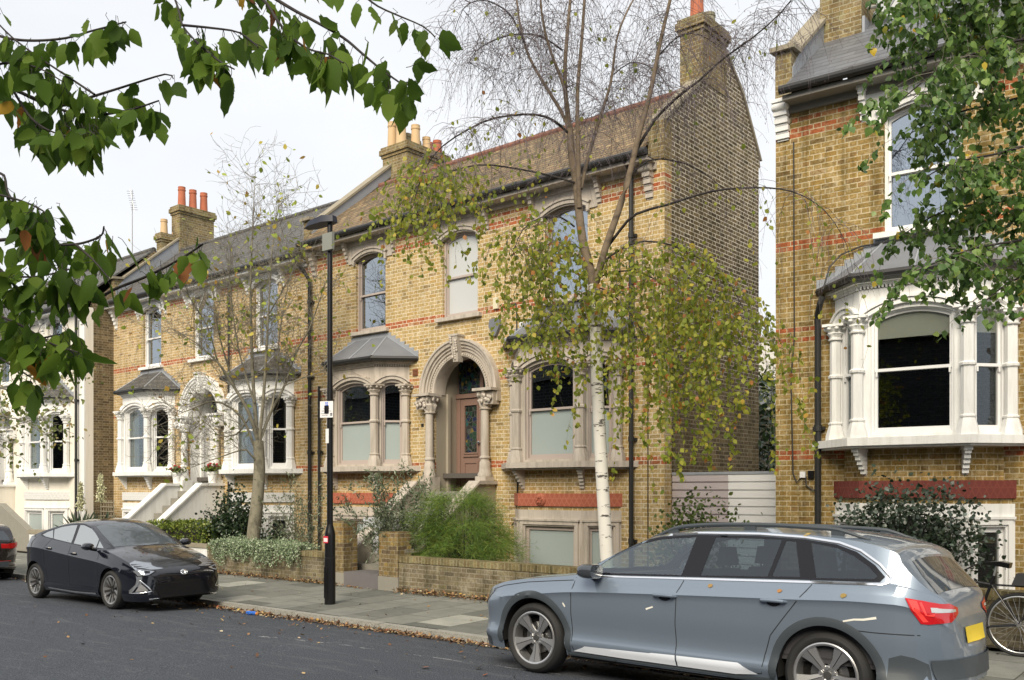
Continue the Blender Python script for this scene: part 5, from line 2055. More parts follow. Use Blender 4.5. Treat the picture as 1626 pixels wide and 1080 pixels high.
# lamps
C1.drape([(3.40, .965), (3.50, .785), (3.54, .78), (3.58, .785), (3.58, .93), (3.50, .95)], 'L', 'tail_light', REDL, .008, .03, mirror=True)
C1.drape([(3.415, .955), (3.512, .797), (3.54, .80), (3.50, .87), (3.47, .945)], 'L', 'tail_light_lens', REDB, .010, .025, mirror=True)
C1.drape([(3.545, .90), (3.555, .865), (3.58, .865), (3.58, .897)], 'L', 'reversing_light', CLEARL, .010, .025, mirror=True)
C1.strip([(3.49, .935), (3.53, .85), (3.57, .845)], .013, 'L', 'tail_light_strip', REDB, .0105, .002, mirror=True)
for sg in (-1, 1):
    C1.drape([(sg * .36, .89), (sg * .36, .85), (sg * .52, .79), (sg * .70, .785), (sg * .70, .93), (sg * .52, .925)], 'R', 'tail_light', REDL, .007, .04)
    C1.drape([(sg * .42, .88), (sg * .42, .862), (sg * .69, .862), (sg * .69, .897)], 'R', 'reversing_light', CLEARL, .0085, .03)
C1.drape([(-.26, .62), (.26, .62), (.26, .74), (-.26, .74)], 'R', 'number_plate', plain('plate_yellow', (.75, .55, .03), .4, var=0), .012, .06)
C1.drape([(-.66, .37), (.66, .37), (.70, .52), (-.70, .52)], 'R', 'bumper_step', TRIMG, .014, .05)
C1.drape([(-.775, .60), (-.74, .70), (-.64, .755), (-.54, .76), (-.60, .69), (-.69, .60)], 'L', 'headlight', plain('headlight_glass', (.16, .18, .20), .04, .3, .9, var=0), .005, .03, mirror=True)
C1.drape([(-.44, .42), (.44, .42), (.46, .62), (-.46, .62)], 'F', 'grille', GLOSSB, .006, .04)
for sg in (-1, 1):
    C1.drape([(sg * .50, .58), (sg * .74, .62), (sg * .70, .70), (sg * .50, .67)], 'F', 'headlight', bpy.data.materials['headlight_glass'], .006, .04)
# splashes and fallen leaves on the car
SP = plain('bird_splash', (.75, .74, .66), .8, var=.1)
C1.strip([(2.98, .765), (3.06, .785), (3.13, .79), (3.22, .81)], (.012, .018), 'L', 'bird_splash', SP, .002, 0, cell=.02)
C1.strip([(1.26, .715), (1.33, .74)], (.016, .012), 'L', 'bird_splash', SP, .002, 0, cell=.02)
C1.strip([(.36, .70), (.385, .665)], (.014, .016), 'L', 'bird_splash', SP, .002, 0, cell=.02)
for (x, z, r_, i) in ((1.86, .955, .022, 0), (2.47, .955, .02, 1), (2.98, .955, .024, 2), (2.60, 1.40, .02, 3)):
    lf = C1.drape([(x - r_, z - r_ * .3), (x - .3 * r_, z - r_ * .8), (x + r_ * .8, z - r_ * .3), (x + r_, z + r_ * .4), (x, z + r_ * .7), (x - r_ * .8, z + r_ * .5)], 'L', 'fallen_leaf', plain('leaf_tan_%d' % i, [(.32, .20, .07), (.36, .17, .05), (.26, .18, .05), (.36, .26, .08)][i], .8, var=.1), .006, .02)
    mw = lf.data
    nl = bpy.data.objects.new('fallen_leaf', mw)

# ================= the black hatchback =================
T2 = dict(wb=2.70, Ra=.37, zc=.32, floor=.16, crease=.16, tumble=.50, drop=.07,
          zt=[(-.93, .46), (-.92, .56), (-.88, .635), (-.80, .70), (-.6, .795), (-.3, .895), (0, .975), (.22, 1.03), (.5, 1.165), (.8, 1.31), (1.05, 1.405), (1.25, 1.452), (1.45, 1.468), (1.75, 1.455), (2.1, 1.405), (2.5, 1.32), (2.85, 1.225), (3.05, 1.155), (3.17, 1.11), (3.22, 1.03), (3.26, .92), (3.28, .75), (3.30, .55)],
          zs=[(-.93, .42), (-.90, .55), (-.8, .64), (-.55, .73), (-.2, .83), (.1, .895), (.5, .94), (1.0, .975), (1.6, 1.02), (2.2, 1.07), (2.7, 1.10), (2.95, 1.095), (3.14, 1.05), (3.21, .96), (3.26, .8), (3.30, .48)],
          hw=[(-.93, .50), (-.925, .60), (-.89, .70), (-.82, .775), (-.7, .825), (-.45, .86), (0, .875), (.6, .87), (2.2, .872), (2.7, .88), (2.95, .86), (3.12, .80), (3.21, .73), (3.27, .66), (3.30, .6)],
          zb=[(-.93, .22), (-.88, .17), (-.5, .16), (.5, .18), (2.3, .18), (3.0, .22), (3.2, .26), (3.30, .34)],
          off=[(0, -.07), (.2, -.05), (.27, .0), (.33, -.02), (.45, -.022), (.60, -.004), (.70, .0), (1.2, 0)])
ang = PI + rad(2.5)
PX, PY = -14.06, 7.06
hat = thing('hatchback_car', 'glossy black hatchback facing right with angular headlights, parked by the kerb', 'car', (0, 0, 0), ang)
sc2 = .90
offv = Matrix.Rotation(ang, 4, 'Z') @ Vector((0, .875 * sc2, 0))
hat.location = (PX - offv.x, PY - offv.y, -.115)
hat.scale = (sc2, sc2, sc2 * 1.045)
PB = carpaint('paint_black', (.003, .004, .009), .0, .2, .1)
C2 = Car(T2, hat, PB)
C2.underside(M['dark'])
MT2 = dict(tyre=TY, alloy=ALLOY, dark=M['dark'], steel=STEEL, cap=plain('cap_mid', (.05, .05, .06), .3), rot=.2)
for x in (0, 2.70):
    for sg in (-1, 1):
        wheel(hat, x, sg * (.875 - .105 - .012), .322, .228, .205, sg, 'v', MT2)
g2 = [(.22, .99), (.5, 1.105), (.8, 1.245), (1.0, 1.325), (1.3, 1.38), (1.6, 1.378), (2.0, 1.335), (2.4, 1.25), (2.62, 1.185), (2.56, 1.14), (2.2, 1.10), (1.6, 1.05), (1.0, 1.005), (.6, .98)]
side_glass(C2, g2, GLOSSB, 'window_surround')
GLS = plain('car_glass_side', (.07, .085, .10), .02, 0, 1.0, var=0)
GLW = plain('car_glass_painted_sky', (.34, .37, .40), .03, .4, 1.0, var=0)  # bright sky reflection painted into the opaque glass colour
sub(C2, [(.60, 1.0), (.62, 1.14), (.8, 1.228), (1.0, 1.305), (1.3, 1.36), (1.42, 1.36), (1.36, 1.045), (1.0, 1.02)], GLW, 'front_door_window')
sub(C2, [(.34, .995), (.57, 1.11), (.56, 1.0)], GLW, 'quarter_window')
sub(C2, [(1.45, 1.052), (1.52, 1.358), (1.7, 1.35), (2.0, 1.315), (2.22, 1.265), (2.10, 1.105), (1.8, 1.08)], GLW, 'rear_door_window')
sub(C2, [(2.13, 1.11), (2.26, 1.255), (2.42, 1.215), (2.54, 1.165), (2.4, 1.135)], GLW, 'quarter_window')
C2.drape([(.28, -.62), (.22, -.3), (.20, 0), (.22, .3), (.28, .62), (.7, .60), (1.0, .56), (1.04, 0), (1.0, -.56), (.7, -.60)], 'T', 'windscreen', GLS, .003, .07)
C2.drape([(2.1, -.5), (2.1, .5), (3.0, .56), (3.0, -.56)], 'T', 'rear_window', GLAZE_D, .003, .08)
gp = MB()
for line in ([(.42, .93), (.40, .80), (.40, .5), (.43, .27)], [(1.42, 1.04), (1.41, .9), (1.40, .5), (1.42, .24)], [(2.15, 1.10), (2.33, .92), (2.30, .68), (2.26, .55), (2.2, .30)]):
    C2.strip(line, .008, 'L', '', None, .0016, 0, mirror=True, mb=gp)
gp.build('door_gaps', DG, hat, uv=False)
C2.strip([(.45, .235), (1.2, .215), (2.15, .235)], .03, 'L', 'sill_trim', BRIGHT, .006, .004, mirror=True)
for a, b, z in ((1.15, 1.36, .885), (2.05, 2.25, .945)):
    for sg in (-1, 1):
        h = C2.hit((a + b) / 2, z, 'L' if sg < 0 else 'N')[0]
        MB().tube([(a, h.y - sg * .002, z), (a + .03, h.y + sg * .03, z + .005), (b - .03, h.y + sg * .03, z + .005), (b, h.y - sg * .002, z)], [.01, .015, .015, .01], 8).build('door_handle', PB, hat, uv=False)
for sg in (-1, 1):
    k = MB()
    vs, fs = [], []
    n = 14
    sec = [(-.09, .35), (-.06, .85), (0, 1.0), (.06, .95), (.075, .8)]
    for (dx, s_) in sec:
        for j in range(n):
            a = 2 * PI * j / n
            vs.append((.52 + dx, sg * (.97 + .10 * s_ * math.cos(a)), 1.03 + .065 * s_ * math.sin(a)))
    for i in range(len(sec) - 1):
        for j in range(n):
            fs.append((i * n + j, i * n + (j + 1) % n, (i + 1) * n + (j + 1) % n, (i + 1) * n + j))
    fs += [tuple(range(n)), tuple((len(sec) - 1) * n + j for j in range(n))]
    k.add(vs, fs)
    k.tube([(.50, sg * .82, .97), (.52, sg * .93, .99)], [.03, .028], 8)
    k.build('wing_mirror', PB, hat, uv=False)
# face of the car
HL = plain('headlamp_silver', (.34, .37, .42), .05, .6, .9, var=0)
for sg in (-1, 1):
    C2.drape([(sg * .50, .655), (sg * .74, .70), (sg * .80, .66), (sg * .78, .58), (sg * .64, .60)], 'F', 'headlight', HL, .006, .03)
    C2.drape([(sg * .73, .60), (sg * .79, .60), (sg * .80, .40), (sg * .76, .42)], 'F', 'headlight_tail', HL, .006, .03)
    C2.strip([(sg * .77, .52), (sg * .83, .30), (sg * .62, .34), (sg * .77, .52)], .018, 'F', 'fog_light_surround', BRIGHT, .012, .004)
    C2.drape([(sg * .76, .47), (sg * .80, .33), (sg * .67, .355)], 'F', 'fog_light', plain('fog_lens', (.35, .35, .36), .2, .4, scale=40, var=.5), .008, .03)
    C2.drape([(sg * .50, .50), (sg * .55, .56), (sg * .59, .52), (sg * .52, .40), (sg * .48, .40)], 'F', 'bumper_gloss_patch', GLOSSB, .007, .03)  # gloss black patch above each grille corner
C2.drape([(-.79, .61), (-.83, .68), (-.62, .775), (-.45, .815), (-.55, .745), (-.72, .66)], 'L', 'headlight', HL, .006, .03, mirror=True)
for sg in (-1, 1):
    C2.strip([(sg * .50, .655), (sg * .74, .70), (sg * .80, .66), (sg * .78, .58), (sg * .64, .60), (sg * .50, .655)], .014, 'F', 'headlight_rim', GLOSSB, .0075, .001)
    C2.drape([(sg * .60, .655), (sg * .69, .67), (sg * .70, .63), (sg * .63, .625)], 'F', 'headlight_lens', GLOSSB, .0078, .02)
C2.drape([(-.46, .21), (.46, .21), (.58, .40), (.50, .44), (-.50, .44), (-.58, .40)], 'F', 'grille', GLOSSB, .006, .04)
C2.strip([(-.66, .215), (-.4, .20), (0, .197), (.4, .20), (.66, .215)], .028, 'F', 'lip_trim', BRIGHT, .010, .004)
C2.strip([(-.48, .595), (-.2, .58), (0, .577), (.2, .58), (.48, .595)], .012, 'F', 'bonnet_gap', DG, .003, 0)
h, n_ = C2.hit(0, .61, 'F')
Q = Vector((0, 0, 1)).rotation_difference(n_).to_matrix().to_4x4()
k = MB()
for (a, b) in ((.062, .044), (.020, .040)):
    pts = [(a * math.cos(t) * 1.0, b * math.sin(t), .008) for t in np.linspace(0, 2 * PI, 25)]
    k.tube([Matrix.Translation(h) @ Q @ Vector((p[1], p[0], p[2])) for p in pts], .0065, 6)
k.tube([Matrix.Translation(h) @ Q @ Vector((.018, t, .008)) for t in (-.05, 0, .05)], .006, 6)
k.build('oval_badge', BRIGHT, hat, uv=False)
MB(Matrix.Translation(h) @ Q).lathe([(0, .004), (.058, .003), (.058, .0), (0, 0)], 24, Matrix.Diagonal((.72, 1, 1, 1))).build('badge_field', plain('badge_blue', (.05, .08, .45), .15, .3, var=0), hat, uv=False)

# ================= the dark car at the far left =================
T3 = dict(T1)
T3['ng'] = 6
T3['cut'] = None
T3['fine'] = []
car3 = thing('parked_car', 'dark car cut by the left edge, showing its red tail light', 'car', (-20.6 - 3.70 * .85, 8.5 - .885 * .85, -.17))
car3.scale = (.85, .85, .85)
PC = carpaint('paint_black_plum', (.014, .010, .012), .2, .25, .1)
C3 = Car(T3, car3, PC)
C3.underside(M['dark'])
for x in (0, 2.84):
    for sg in (-1, 1):
        wheel(car3, x, sg * .763, .334, .243, .215, sg, 'blade', MT)
side_glass(C3, gl, GLAZE_D, 'side_window')
C3.drape([(3.365, -.52), (3.365, .52), (3.46, .58), (3.57, .60), (3.57, -.60), (3.46, -.58)], 'T', 'rear_window', GLAZE_D, .004, .05)
for sg in (-1, 1):
    C3.drape([(sg * .36, .93), (sg * .36, .82), (sg * .70, .80), (sg * .76, .90)], 'R', 'tail_light', REDL, .007, .05)
C3.drape([(3.40, .945), (3.42, .81), (3.64, .81), (3.64, .93)], 'L', 'tail_light', REDL, .008, .04, mirror=True)
C3.strip([(-.6, .50), (.6, .50)], .02, 'R', 'bumper_line', REDL, .005, .003)
MB().box(3.66, 3.74, -.5, .5, .36, .5).build('bumper_step', TRIMG, car3, uv=False)

# ================= bicycle =================
bk = thing('bicycle', 'black city bicycle with rear rack bag, leaning at the pavement behind the estate car', 'bicycle', (-2.18, 11.15, zpav(-2.2, 11.15)), 0)
BL = M['black']
CHR = plain('bike_alloy', (.6, .6, .6), .3, .9, var=.05)


def bwheel(x):
    w = bpy.data.objects.new('wheel', None)
    COL.objects.link(w)
    w.parent = bk
    w.location = (x, 0, .345)
    R = .345
    ring = lambda r, rr, n=48: MB().tube([(r * math.cos(2 * PI * i / n), 0, r * math.sin(2 * PI * i / n)) for i in range(n + 1)], rr, 8, cap=False)
    ring(R - .018, .018).build('tyre', TY, w, uv=False)
    ring(R - .042, .010).build('rim', CHR, w, uv=False)
    k = MB()
    for i in range(28):
        a = 2 * PI * i / 28
        b = a + (.5 if i % 2 else -.5)
        k.tube([(.02 * math.cos(b), .02 * (1 if i % 4 < 2 else -1), .02 * math.sin(b)), ((R - .045) * math.cos(a), 0, (R - .045) * math.sin(a))], .0016, 4)
    k.build('spokes', CHR, w, uv=False)
    MB().tube([(0, -.06, 0), (0, .06, 0)], .02, 10).build('hub', CHR, w, uv=False)
    return w


bwheel(0)
bwheel(-1.05)
k = MB()
bb, st_, hd, hb_ = (-.44, 0, .28), (-.27, 0, .80), (-.86, 0, .84), (-.885, 0, .68)
k.tube([bb, st_, (-.25, 0, .86)], .016, 8)
k.tube([(-.28, 0, .76), hd], .016, 8)
k.tube([bb, hb_], .018, 8)
for sy in (-.05, .05):
    k.tube([(bb[0], sy * .4, bb[2]), (0, sy, .345)], .010, 6)
    k.tube([(st_[0], sy * .3, st_[2] - .04), (0, sy, .345)], .008, 6)
    k.tube([(-.95, sy, .62), (-1.05, sy, .345)], .011, 6)
k.tube([(-.85, 0, .92), (-.93, 0, .62)], .018, 8)
k.build('frame', BL, bk, uv=False)
k = MB().tube([(-.255, 0, .84), (-.22, 0, .99)], .013, 8)
k.build('seat_post', CHR, bk, uv=False)
k = MB()
SV = [(-.08, -.075, 1.005), (-.08, .075, 1.005), (-.18, .07, 1.02), (-.34, .018, 1.005), (-.36, 0, .995), (-.34, -.018, 1.005), (-.18, -.07, 1.02),
      (-.09, -.06, .95), (-.09, .06, .95), (-.18, .05, .965), (-.33, .014, .975), (-.35, 0, .975), (-.33, -.014, .975), (-.18, -.05, .965)]
k.add(SV, [(0, 1, 2, 6), (2, 3, 5, 6), (3, 4, 5)] + [(i, (i + 1) % 7, 7 + (i + 1) % 7, 7 + i) for i in range(7)] + [(7, 8, 9, 10, 11, 12, 13)])
k.build('saddle', BL, bk, uv=False, smooth=50)
k = MB().tube([(-.88, 0, .95), (-.87, 0, 1.02), (-.87, -.26, 1.05), (-.78, -.30, 1.04)], .012, 8).tube([(-.87, 0, 1.02), (-.87, .26, 1.05), (-.78, .30, 1.04)], .012, 8)
k.build('handlebar', BL, bk, uv=False)
n = 24
k = MB()
vs, fs = [], []
for i in range(n + 1):
    a = rad(-10 + 190 * i / n)
    for y in (-.026, .026):
        vs.append((.375 * math.cos(a), y, .345 + .375 * math.sin(a)))
fs = [(2 * i, 2 * i + 1, 2 * i + 3, 2 * i + 2) for i in range(n)]
k.add(vs, fs)
k.build('mudguard', BL, bk, uv=False)
k = MB()
for sy in (-.06, .06):
    k.tube([(-.26, sy, .76), (.32, sy, .76)], .006, 6)
    k.tube([(.22, sy, .76), (0, sy, .36)], .005, 6)
k.build('rack', BL, bk, uv=False)
k = MB().box(-.06, .34, -.10, .10, .775, .90, tx=.04, ty=.03)
k.build('rack_bag', plain('bag_black', (.012, .012, .014), .6, var=.2), bk, uv=False)
k = MB().lathe([(.085, -.004), (.10, -.004), (.10, .004), (.085, .004)], 30, Matrix.Translation((bb[0], -.06, bb[2])) @ Matrix.Rotation(PI / 2, 4, 'X'))
k.tube([bb, (bb[0], -.09, bb[2])], .012, 8)
k.tube([(bb[0], -.08, bb[2]), (bb[0] - .12, -.085, bb[2] - .12)], .009, 6)
k.box(bb[0] - .17, bb[0] - .08, -.16, -.09, bb[2] - .135, bb[2] - .115)
k.build('crank', CHR, bk, uv=False)
k = MB().tube([(-.62, -.02, .80), (-.66, -.03, .72), (-.59, -.03, .64), (-.56, -.02, .72), (-.62, -.02, .80)], .014, 6)
k.build('lock', plain('lock_yellow', (.5, .34, .04), .5, var=.1), bk, uv=False)
# ---------------------------------------------------------------- vegetation
def unit(a):
    return a / np.maximum(np.linalg.norm(a, axis=-1, keepdims=True), 1e-9)


def leaves(name, P, A, Sz, m, parent=None, wr=.36, prof=((0, .04), (.25, .8), (.55, 1.0), (.8, .55), (1.0, .03)), fold=.12, curl=.15, tint=None, up=None, wig=0.0):
    P, A, Sz = np.asarray(P, float), unit(np.asarray(A, float)), np.asarray(Sz, float)
    n = len(P)
    R = unit(RNG.normal(size=(n, 3)))
    if up is not None:
        R = unit(R * up[1] + np.array(up[0])[None, :])
    N = unit(R - A * (R * A).sum(1, keepdims=True))
    B = np.cross(A, N)
    k = len(prof)
    V = np.zeros((n, k, 3, 3))
    cj = curl * RNG.normal(1, .7, n)
    for i, (t, w) in enumerate(prof):
        c = P + A * (t * Sz)[:, None] + N * (cj * t * t * Sz)[:, None]
        if wig:
            c = c + B * (wig * np.sin(t * 5 + P[:, :1] * 90) * Sz[:, None])
        ww = (w * wr * Sz)[:, None]
        if wig:
            ww = ww * (1 + .10 * RNG.normal(size=(n, 1)))
        V[:, i, 0] = c - B * ww + N * (fold * ww)
        V[:, i, 1] = c
        V[:, i, 2] = c + B * ww + N * (fold * ww)
    V = V.reshape(-1, 3)
    base = np.arange(n)[:, None] * (k * 3)
    q = []
    for i in range(k - 1):
        a = i * 3
        q += [(a, a + 1, a + 4, a + 3), (a + 1, a + 2, a + 5, a + 4)]
    q = np.array(q)
    Fq = (base[:, :, None] + q[None]).reshape(-1, 4)
    if tint is None:
        tint = RNG.random(n)
    col = np.repeat(tint, len(q))
    return np_mesh(name, V, Fq, m, parent, smooth=(k > 4), col=col)


SMALL = ((0, .05), (.4, 1.0), (1.0, .04))
MIDL = ((0, .05), (.3, .95), (.65, .8), (1.0, .03))


def tubes(name, polys, m, parent=None, sides=4):
    Vs, Fs = [], []
    b = 0
    ang = np.arange(sides) * 2 * PI / sides
    ca, sa = np.cos(ang), np.sin(ang)
    for pts, rr in polys:
        p = np.asarray(pts, float)
        k = len(p)
        t = np.zeros_like(p)
        t[1:-1] = p[2:] - p[:-2]
        t[0] = p[1] - p[0]
        t[-1] = p[-1] - p[-2]
        t = unit(t)
        ref = np.where(np.abs(t[:, 2:3]) > .95, np.array([[1., 0, 0]]), np.array([[0, 0, 1.]]))
        u = unit(np.cross(t, ref))
        w = np.cross(t, u)
        rr = np.broadcast_to(np.asarray(rr, float), (k,))
        V = p[:, None, :] + rr[:, None, None] * (u[:, None, :] * ca[None, :, None] + w[:, None, :] * sa[None, :, None])
        Vs.append(V.reshape(-1, 3))
        i = np.arange(k - 1)[:, None] * sides
        j = np.arange(sides)[None, :]
        j2 = (j + 1) % sides
        Fs.append(np.stack([b + i + j, b + i + j2, b + i + sides + j2, b + i + sides + j], -1).reshape(-1, 4))
        b += k * sides
    return np_mesh(name, np.concatenate(Vs), np.concatenate(Fs), m, parent, smooth=True)


def resample(pts, step):
    p = np.asarray([tuple(q) for q in pts], float)
    # Catmull-Rom through the points
    out = []
    n = len(p)
    for i in range(n - 1):
        p0, p1, p2, p3 = p[max(i - 1, 0)], p[i], p[i + 1], p[min(i + 2, n - 1)]
        L = np.linalg.norm(p2 - p1)
        k = max(2, int(L / step))
        for j in range(k):
            t = j / k
            out.append(.5 * ((2 * p1) + (-p0 + p2) * t + (2 * p0 - 5 * p1 + 4 * p2 - p3) * t * t + (-p0 + 3 * p1 - 3 * p2 + p3) * t ** 3))
    out.append(p[-1])
    return np.array(out)


def strand(p, L, sway=.12, out=None, n=None):
    """thin drooping shoot: leaves the branch sideways, then hangs"""
    n = n or max(4, int(L / .13))
    d = np.array(out if out is not None else (*RNG.normal(0, 1, 2), 0.0), float)
    d = d / (np.linalg.norm(d) + 1e-9)
    pts = [np.array(p, float)]
    v = d * .75 + np.array([0, 0, .25])
    s = L / n
    for i in range(n):
        v = v * .72 + np.array([0, 0, -1.0]) * .3 + RNG.normal(0, sway, 3)
        v = v / np.linalg.norm(v)
        pts.append(pts[-1] + v * s)
    return np.array(pts)


def pxpath(px, d0, d1=None, step=.12):
    d1 = d0 if d1 is None else d1
    n = len(px)
    return resample([at(a, b, d0 + (d1 - d0) * i / (n - 1)) for i, (a, b) in enumerate(px)], step)


# ================= birch in front of the middle house =================
DB = 12.0
birch = thing('birch_tree', 'white barked birch with yellowing hanging leaves, on the pavement behind the estate car', 'tree', tuple(at(968, 0, DB))[:2] + (-.06,))
bo = np.array(birch.location)


def rel(polys, o):
    return [(p - o, r) for p, r in polys]


tr = pxpath([(968, 1005), (966, 940), (962, 860), (955, 740), (948, 600), (945, 500), (943, 452)], DB, DB, .2)
tubes('trunk', rel([(tr, np.linspace(.088, .074, len(tr)))], bo), M['birch'], birch, 18)
limbs = {}
L_ = lambda k, px, d0, d1, r0, r1: limbs.__setitem__(k, (pxpath(px, d0, d1, .15), r0, r1))
L_('L', [(943, 462), (938, 430), (925, 380), (919, 330), (915, 290), (908, 250), (905, 205)], DB, DB + .1, .062, .045)
L_('R', [(943, 458), (950, 435), (961, 395), (982, 335), (1000, 275), (1015, 212), (1032, 150), (1050, 60), (1064, 0), (1074, -60), (1082, -160)], DB, DB - .6, .052, .012)
L_('L1', [(905, 208), (890, 175), (868, 140), (840, 90), (826, 40), (818, -20), (808, -90)], DB + .1, DB + .8, .026, .008)
L_('L2', [(906, 205), (896, 140), (872, 75), (860, 20), (856, -60)], DB + .1, DB - .6, .026, .009)
L_('L3', [(908, 240), (899, 160), (897, 110), (902, 40), (908, -30), (912, -120)], DB + .1, DB + .3, .036, .012)
L_('L4', [(920, 330), (918, 240), (917, 150), (924, 60), (930, -30), (934, -130)], DB, DB - .4, .034, .012)
L_('L5', [(922, 300), (935, 245), (952, 190), (970, 130), (980, 60), (1000, 10), (1030, -40)], DB, DB + .9, .028, .009)
L_('R1', [(1010, 240), (1040, 190), (1075, 155), (1110, 128), (1150, 92), (1195, 60), (1240, 20), (1280, -30)], DB - .2, DB - 1.0, .020, .006)
L_('R2', [(958, 402), (985, 365), (1010, 340), (1060, 325), (1130, 304), (1200, 298), (1260, 305), (1310, 335), (1345, 390), (1355, 440)], DB, DB - 1.6, .020, .002)
L_('R3', [(1000, 280), (1030, 255), (1070, 255), (1110, 270), (1150, 300)], DB - .1, DB + .6, .012, .004)
L_('A1', [(906, 215), (880, 192), (850, 182), (807, 184), (764, 195), (703, 232), (672, 275), (655, 330)], DB + .1, DB - .7, .018, .004)
L_('A2', [(893, 80), (860, 58), (825, 54), (790, 62), (755, 82), (738, 115)], DB, DB + .7, .013, .004)
L_('A3', [(838, 80), (815, 30), (790, 8), (760, 0), (735, 15), (722, 50)], DB + .5, DB - .3, .012, .004)
L_('A4', [(912, 290), (870, 278), (820, 268), (760, 262), (700, 278), (650, 305), (625, 345)], DB, DB + .8, .015, .004)
L_('A5', [(912, 360), (890, 345), (860, 345), (830, 365), (812, 410)], DB, DB - .7, .012, .004)
L_('A6', [(975, 118), (1000, 100), (1030, 105), (1060, 135), (1075, 180)], DB + .5, DB + 1.0, .010, .004)
L_('A7', [(1045, 90), (1075, 60), (1110, 55), (1150, 80)], DB - .4, DB + .4, .010, .004)
L_('C1', [(955, 418), (1000, 388), (1050, 385), (1110, 410), (1160, 455), (1195, 520)], DB, DB - .9, .014, .004)
L_('C2', [(950, 440), (1000, 430), (1060, 455), (1110, 510), (1140, 570)], DB, DB + .6, .012, .004)
L_('C3', [(947, 455), (975, 470), (1010, 510), (1040, 570)], DB, DB - .8, .011, .004)
L_('C4', [(930, 400), (900, 385), (865, 390), (835, 420), (815, 470)], DB, DB + .5, .012, .004)
L_('C5', [(943, 480), (915, 478), (880, 495), (850, 530)], DB, DB - .6, .010, .004)
main = ['L', 'R', 'L1', 'L2', 'L3', 'L4', 'L5']
tubes('limbs', rel([(limbs[k][0], np.linspace(limbs[k][1], limbs[k][2], len(limbs[k][0]))) for k in main], bo), M['birch_up'], birch, 9)
tubes('branches', rel([(limbs[k][0], np.linspace(limbs[k][1], limbs[k][2], len(limbs[k][0]))) for k in limbs if k not in main], bo), M['bark_dark'], birch, 6)

tw, lp, la = [], [], []


def dress(path, n, L0, L1, leafy, a=0.0, b=1.0, second=0, gap=.06, spread=.5, size=1):
    for _ in range(n):
        i = int((a + (b - a) * RNG.random()) * (len(path) - 1))
        p = path[i]
        if second and RNG.random() < second:
            # an arching side twig that carries its own strands
            d = RNG.normal(0, 1, 3)
            d[2] = abs(d[2]) * .5
            d /= np.linalg.norm(d)
            q = strand(p, RNG.uniform(.5, 1.1), .10, d)
            tw.append((q, np.linspace(.0045, .002, len(q))))
            for _ in range(5):
                dress(q, 1, L0 * .6, L1 * .8, leafy, .2, 1, 0, gap, spread)
            continue
        L = RNG.uniform(L0, L1)
        q = strand(p + RNG.normal(0, .03, 3), L, .13)
        tw.append((q, np.linspace(.0032, .0012, len(q))))
        # little side twigs
        for j in range(1, len(q) - 1):
            if RNG.random() < .55:
                e = q[j] + RNG.normal(0, .07, 3) + (0, 0, -.05)
                tw.append((np.array([q[j], (q[j] + e) / 2 + (0, 0, .01), e]), .0011))
                if RNG.random() < leafy:
                    lp.append(e)
                    la.append(RNG.normal(0, .5, 3) + (0, 0, -1))
        k = int(L / gap * leafy)
        for _ in range(k):
            j = RNG.integers(1, len(q))
            lp.append(q[j] + (q[min(j + 1, len(q) - 1)] - q[j]) * RNG.random() + RNG.normal(0, .018, 3))
            la.append(RNG.normal(0, .55, 3) + (0, 0, -1))


for k, n in (('L1', 80), ('L2', 66), ('L3', 46), ('L4', 46), ('L5', 78), ('R1', 78), ('A2', 52), ('A3', 52), ('A6', 42), ('A7', 44)):
    dress(limbs[k][0], n, .4, 1.35, .03, .25, 1, .35)
dress(limbs['R'][0], 64, .4, 1.3, .03, .55, 1, .35)
dress(limbs['A1'][0], 66, .4, 1.3, .10, .15, .75, .2)
dress(limbs['A1'][0], 34, .4, 1.2, .8, .72, 1)
dress(limbs['A4'][0], 20, .3, .9, .25, .15, .6)
dress(limbs['A4'][0], 80, .4, 1.4, .9, .6, 1)
dress(limbs['A5'][0], 50, .5, 1.5, .8, .3, 1)
dress(limbs['R2'][0], 34, .5, 1.7, .16, .2, 1)
dress(limbs['R3'][0], 16, .5, 1.2, .08, .2, 1)
dress(limbs['C1'][0], 84, .5, 2.5, .95, .1, 1, 0, .040)
dress(limbs['C2'][0], 52, .5, 2.1, .95, .1, 1, 0, .040)
dress(limbs['C3'][0], 34, .5, 2.1, .95, .1, 1, 0, .040)
dress(limbs['C4'][0], 44, .5, 1.8, .9, .2, 1, 0, .045)
dress(limbs['C5'][0], 44, .4, 1.15, .95, .2, 1)
dress(limbs['L'][0], 10, .3, .8, .6, .0, .6)
tubes('twigs', rel(tw, bo), M['twig'], birch, 3)
lp, la = np.array(lp) - bo, np.array(la)
z = lp[:, 2] + bo[2]
tn = np.clip(RNG.beta(1.6, 2.2, len(lp)) * .95 + (RNG.random(len(lp)) < .09) * .5, 0, 1)
leaves('crown', lp, la, RNG.uniform(.042, .078, len(lp)), M['lf_birch'], birch, wr=.42, prof=MIDL, tint=tn)
# buds and catkins on the bare top
bp, ba = [], []
for q, r in tw:
    if q[0][2] > 6.2 and len(q) > 3:
        for j in range(1, len(q)):
            if RNG.random() < .8:
                bp.append(q[j] + RNG.normal(0, .02, 3) - bo)
                ba.append((*RNG.normal(0, .4, 2), -1))
leaves('catkins', bp, ba, RNG.uniform(.014, .034, len(bp)), M['twig'], birch, wr=.2, prof=SMALL)

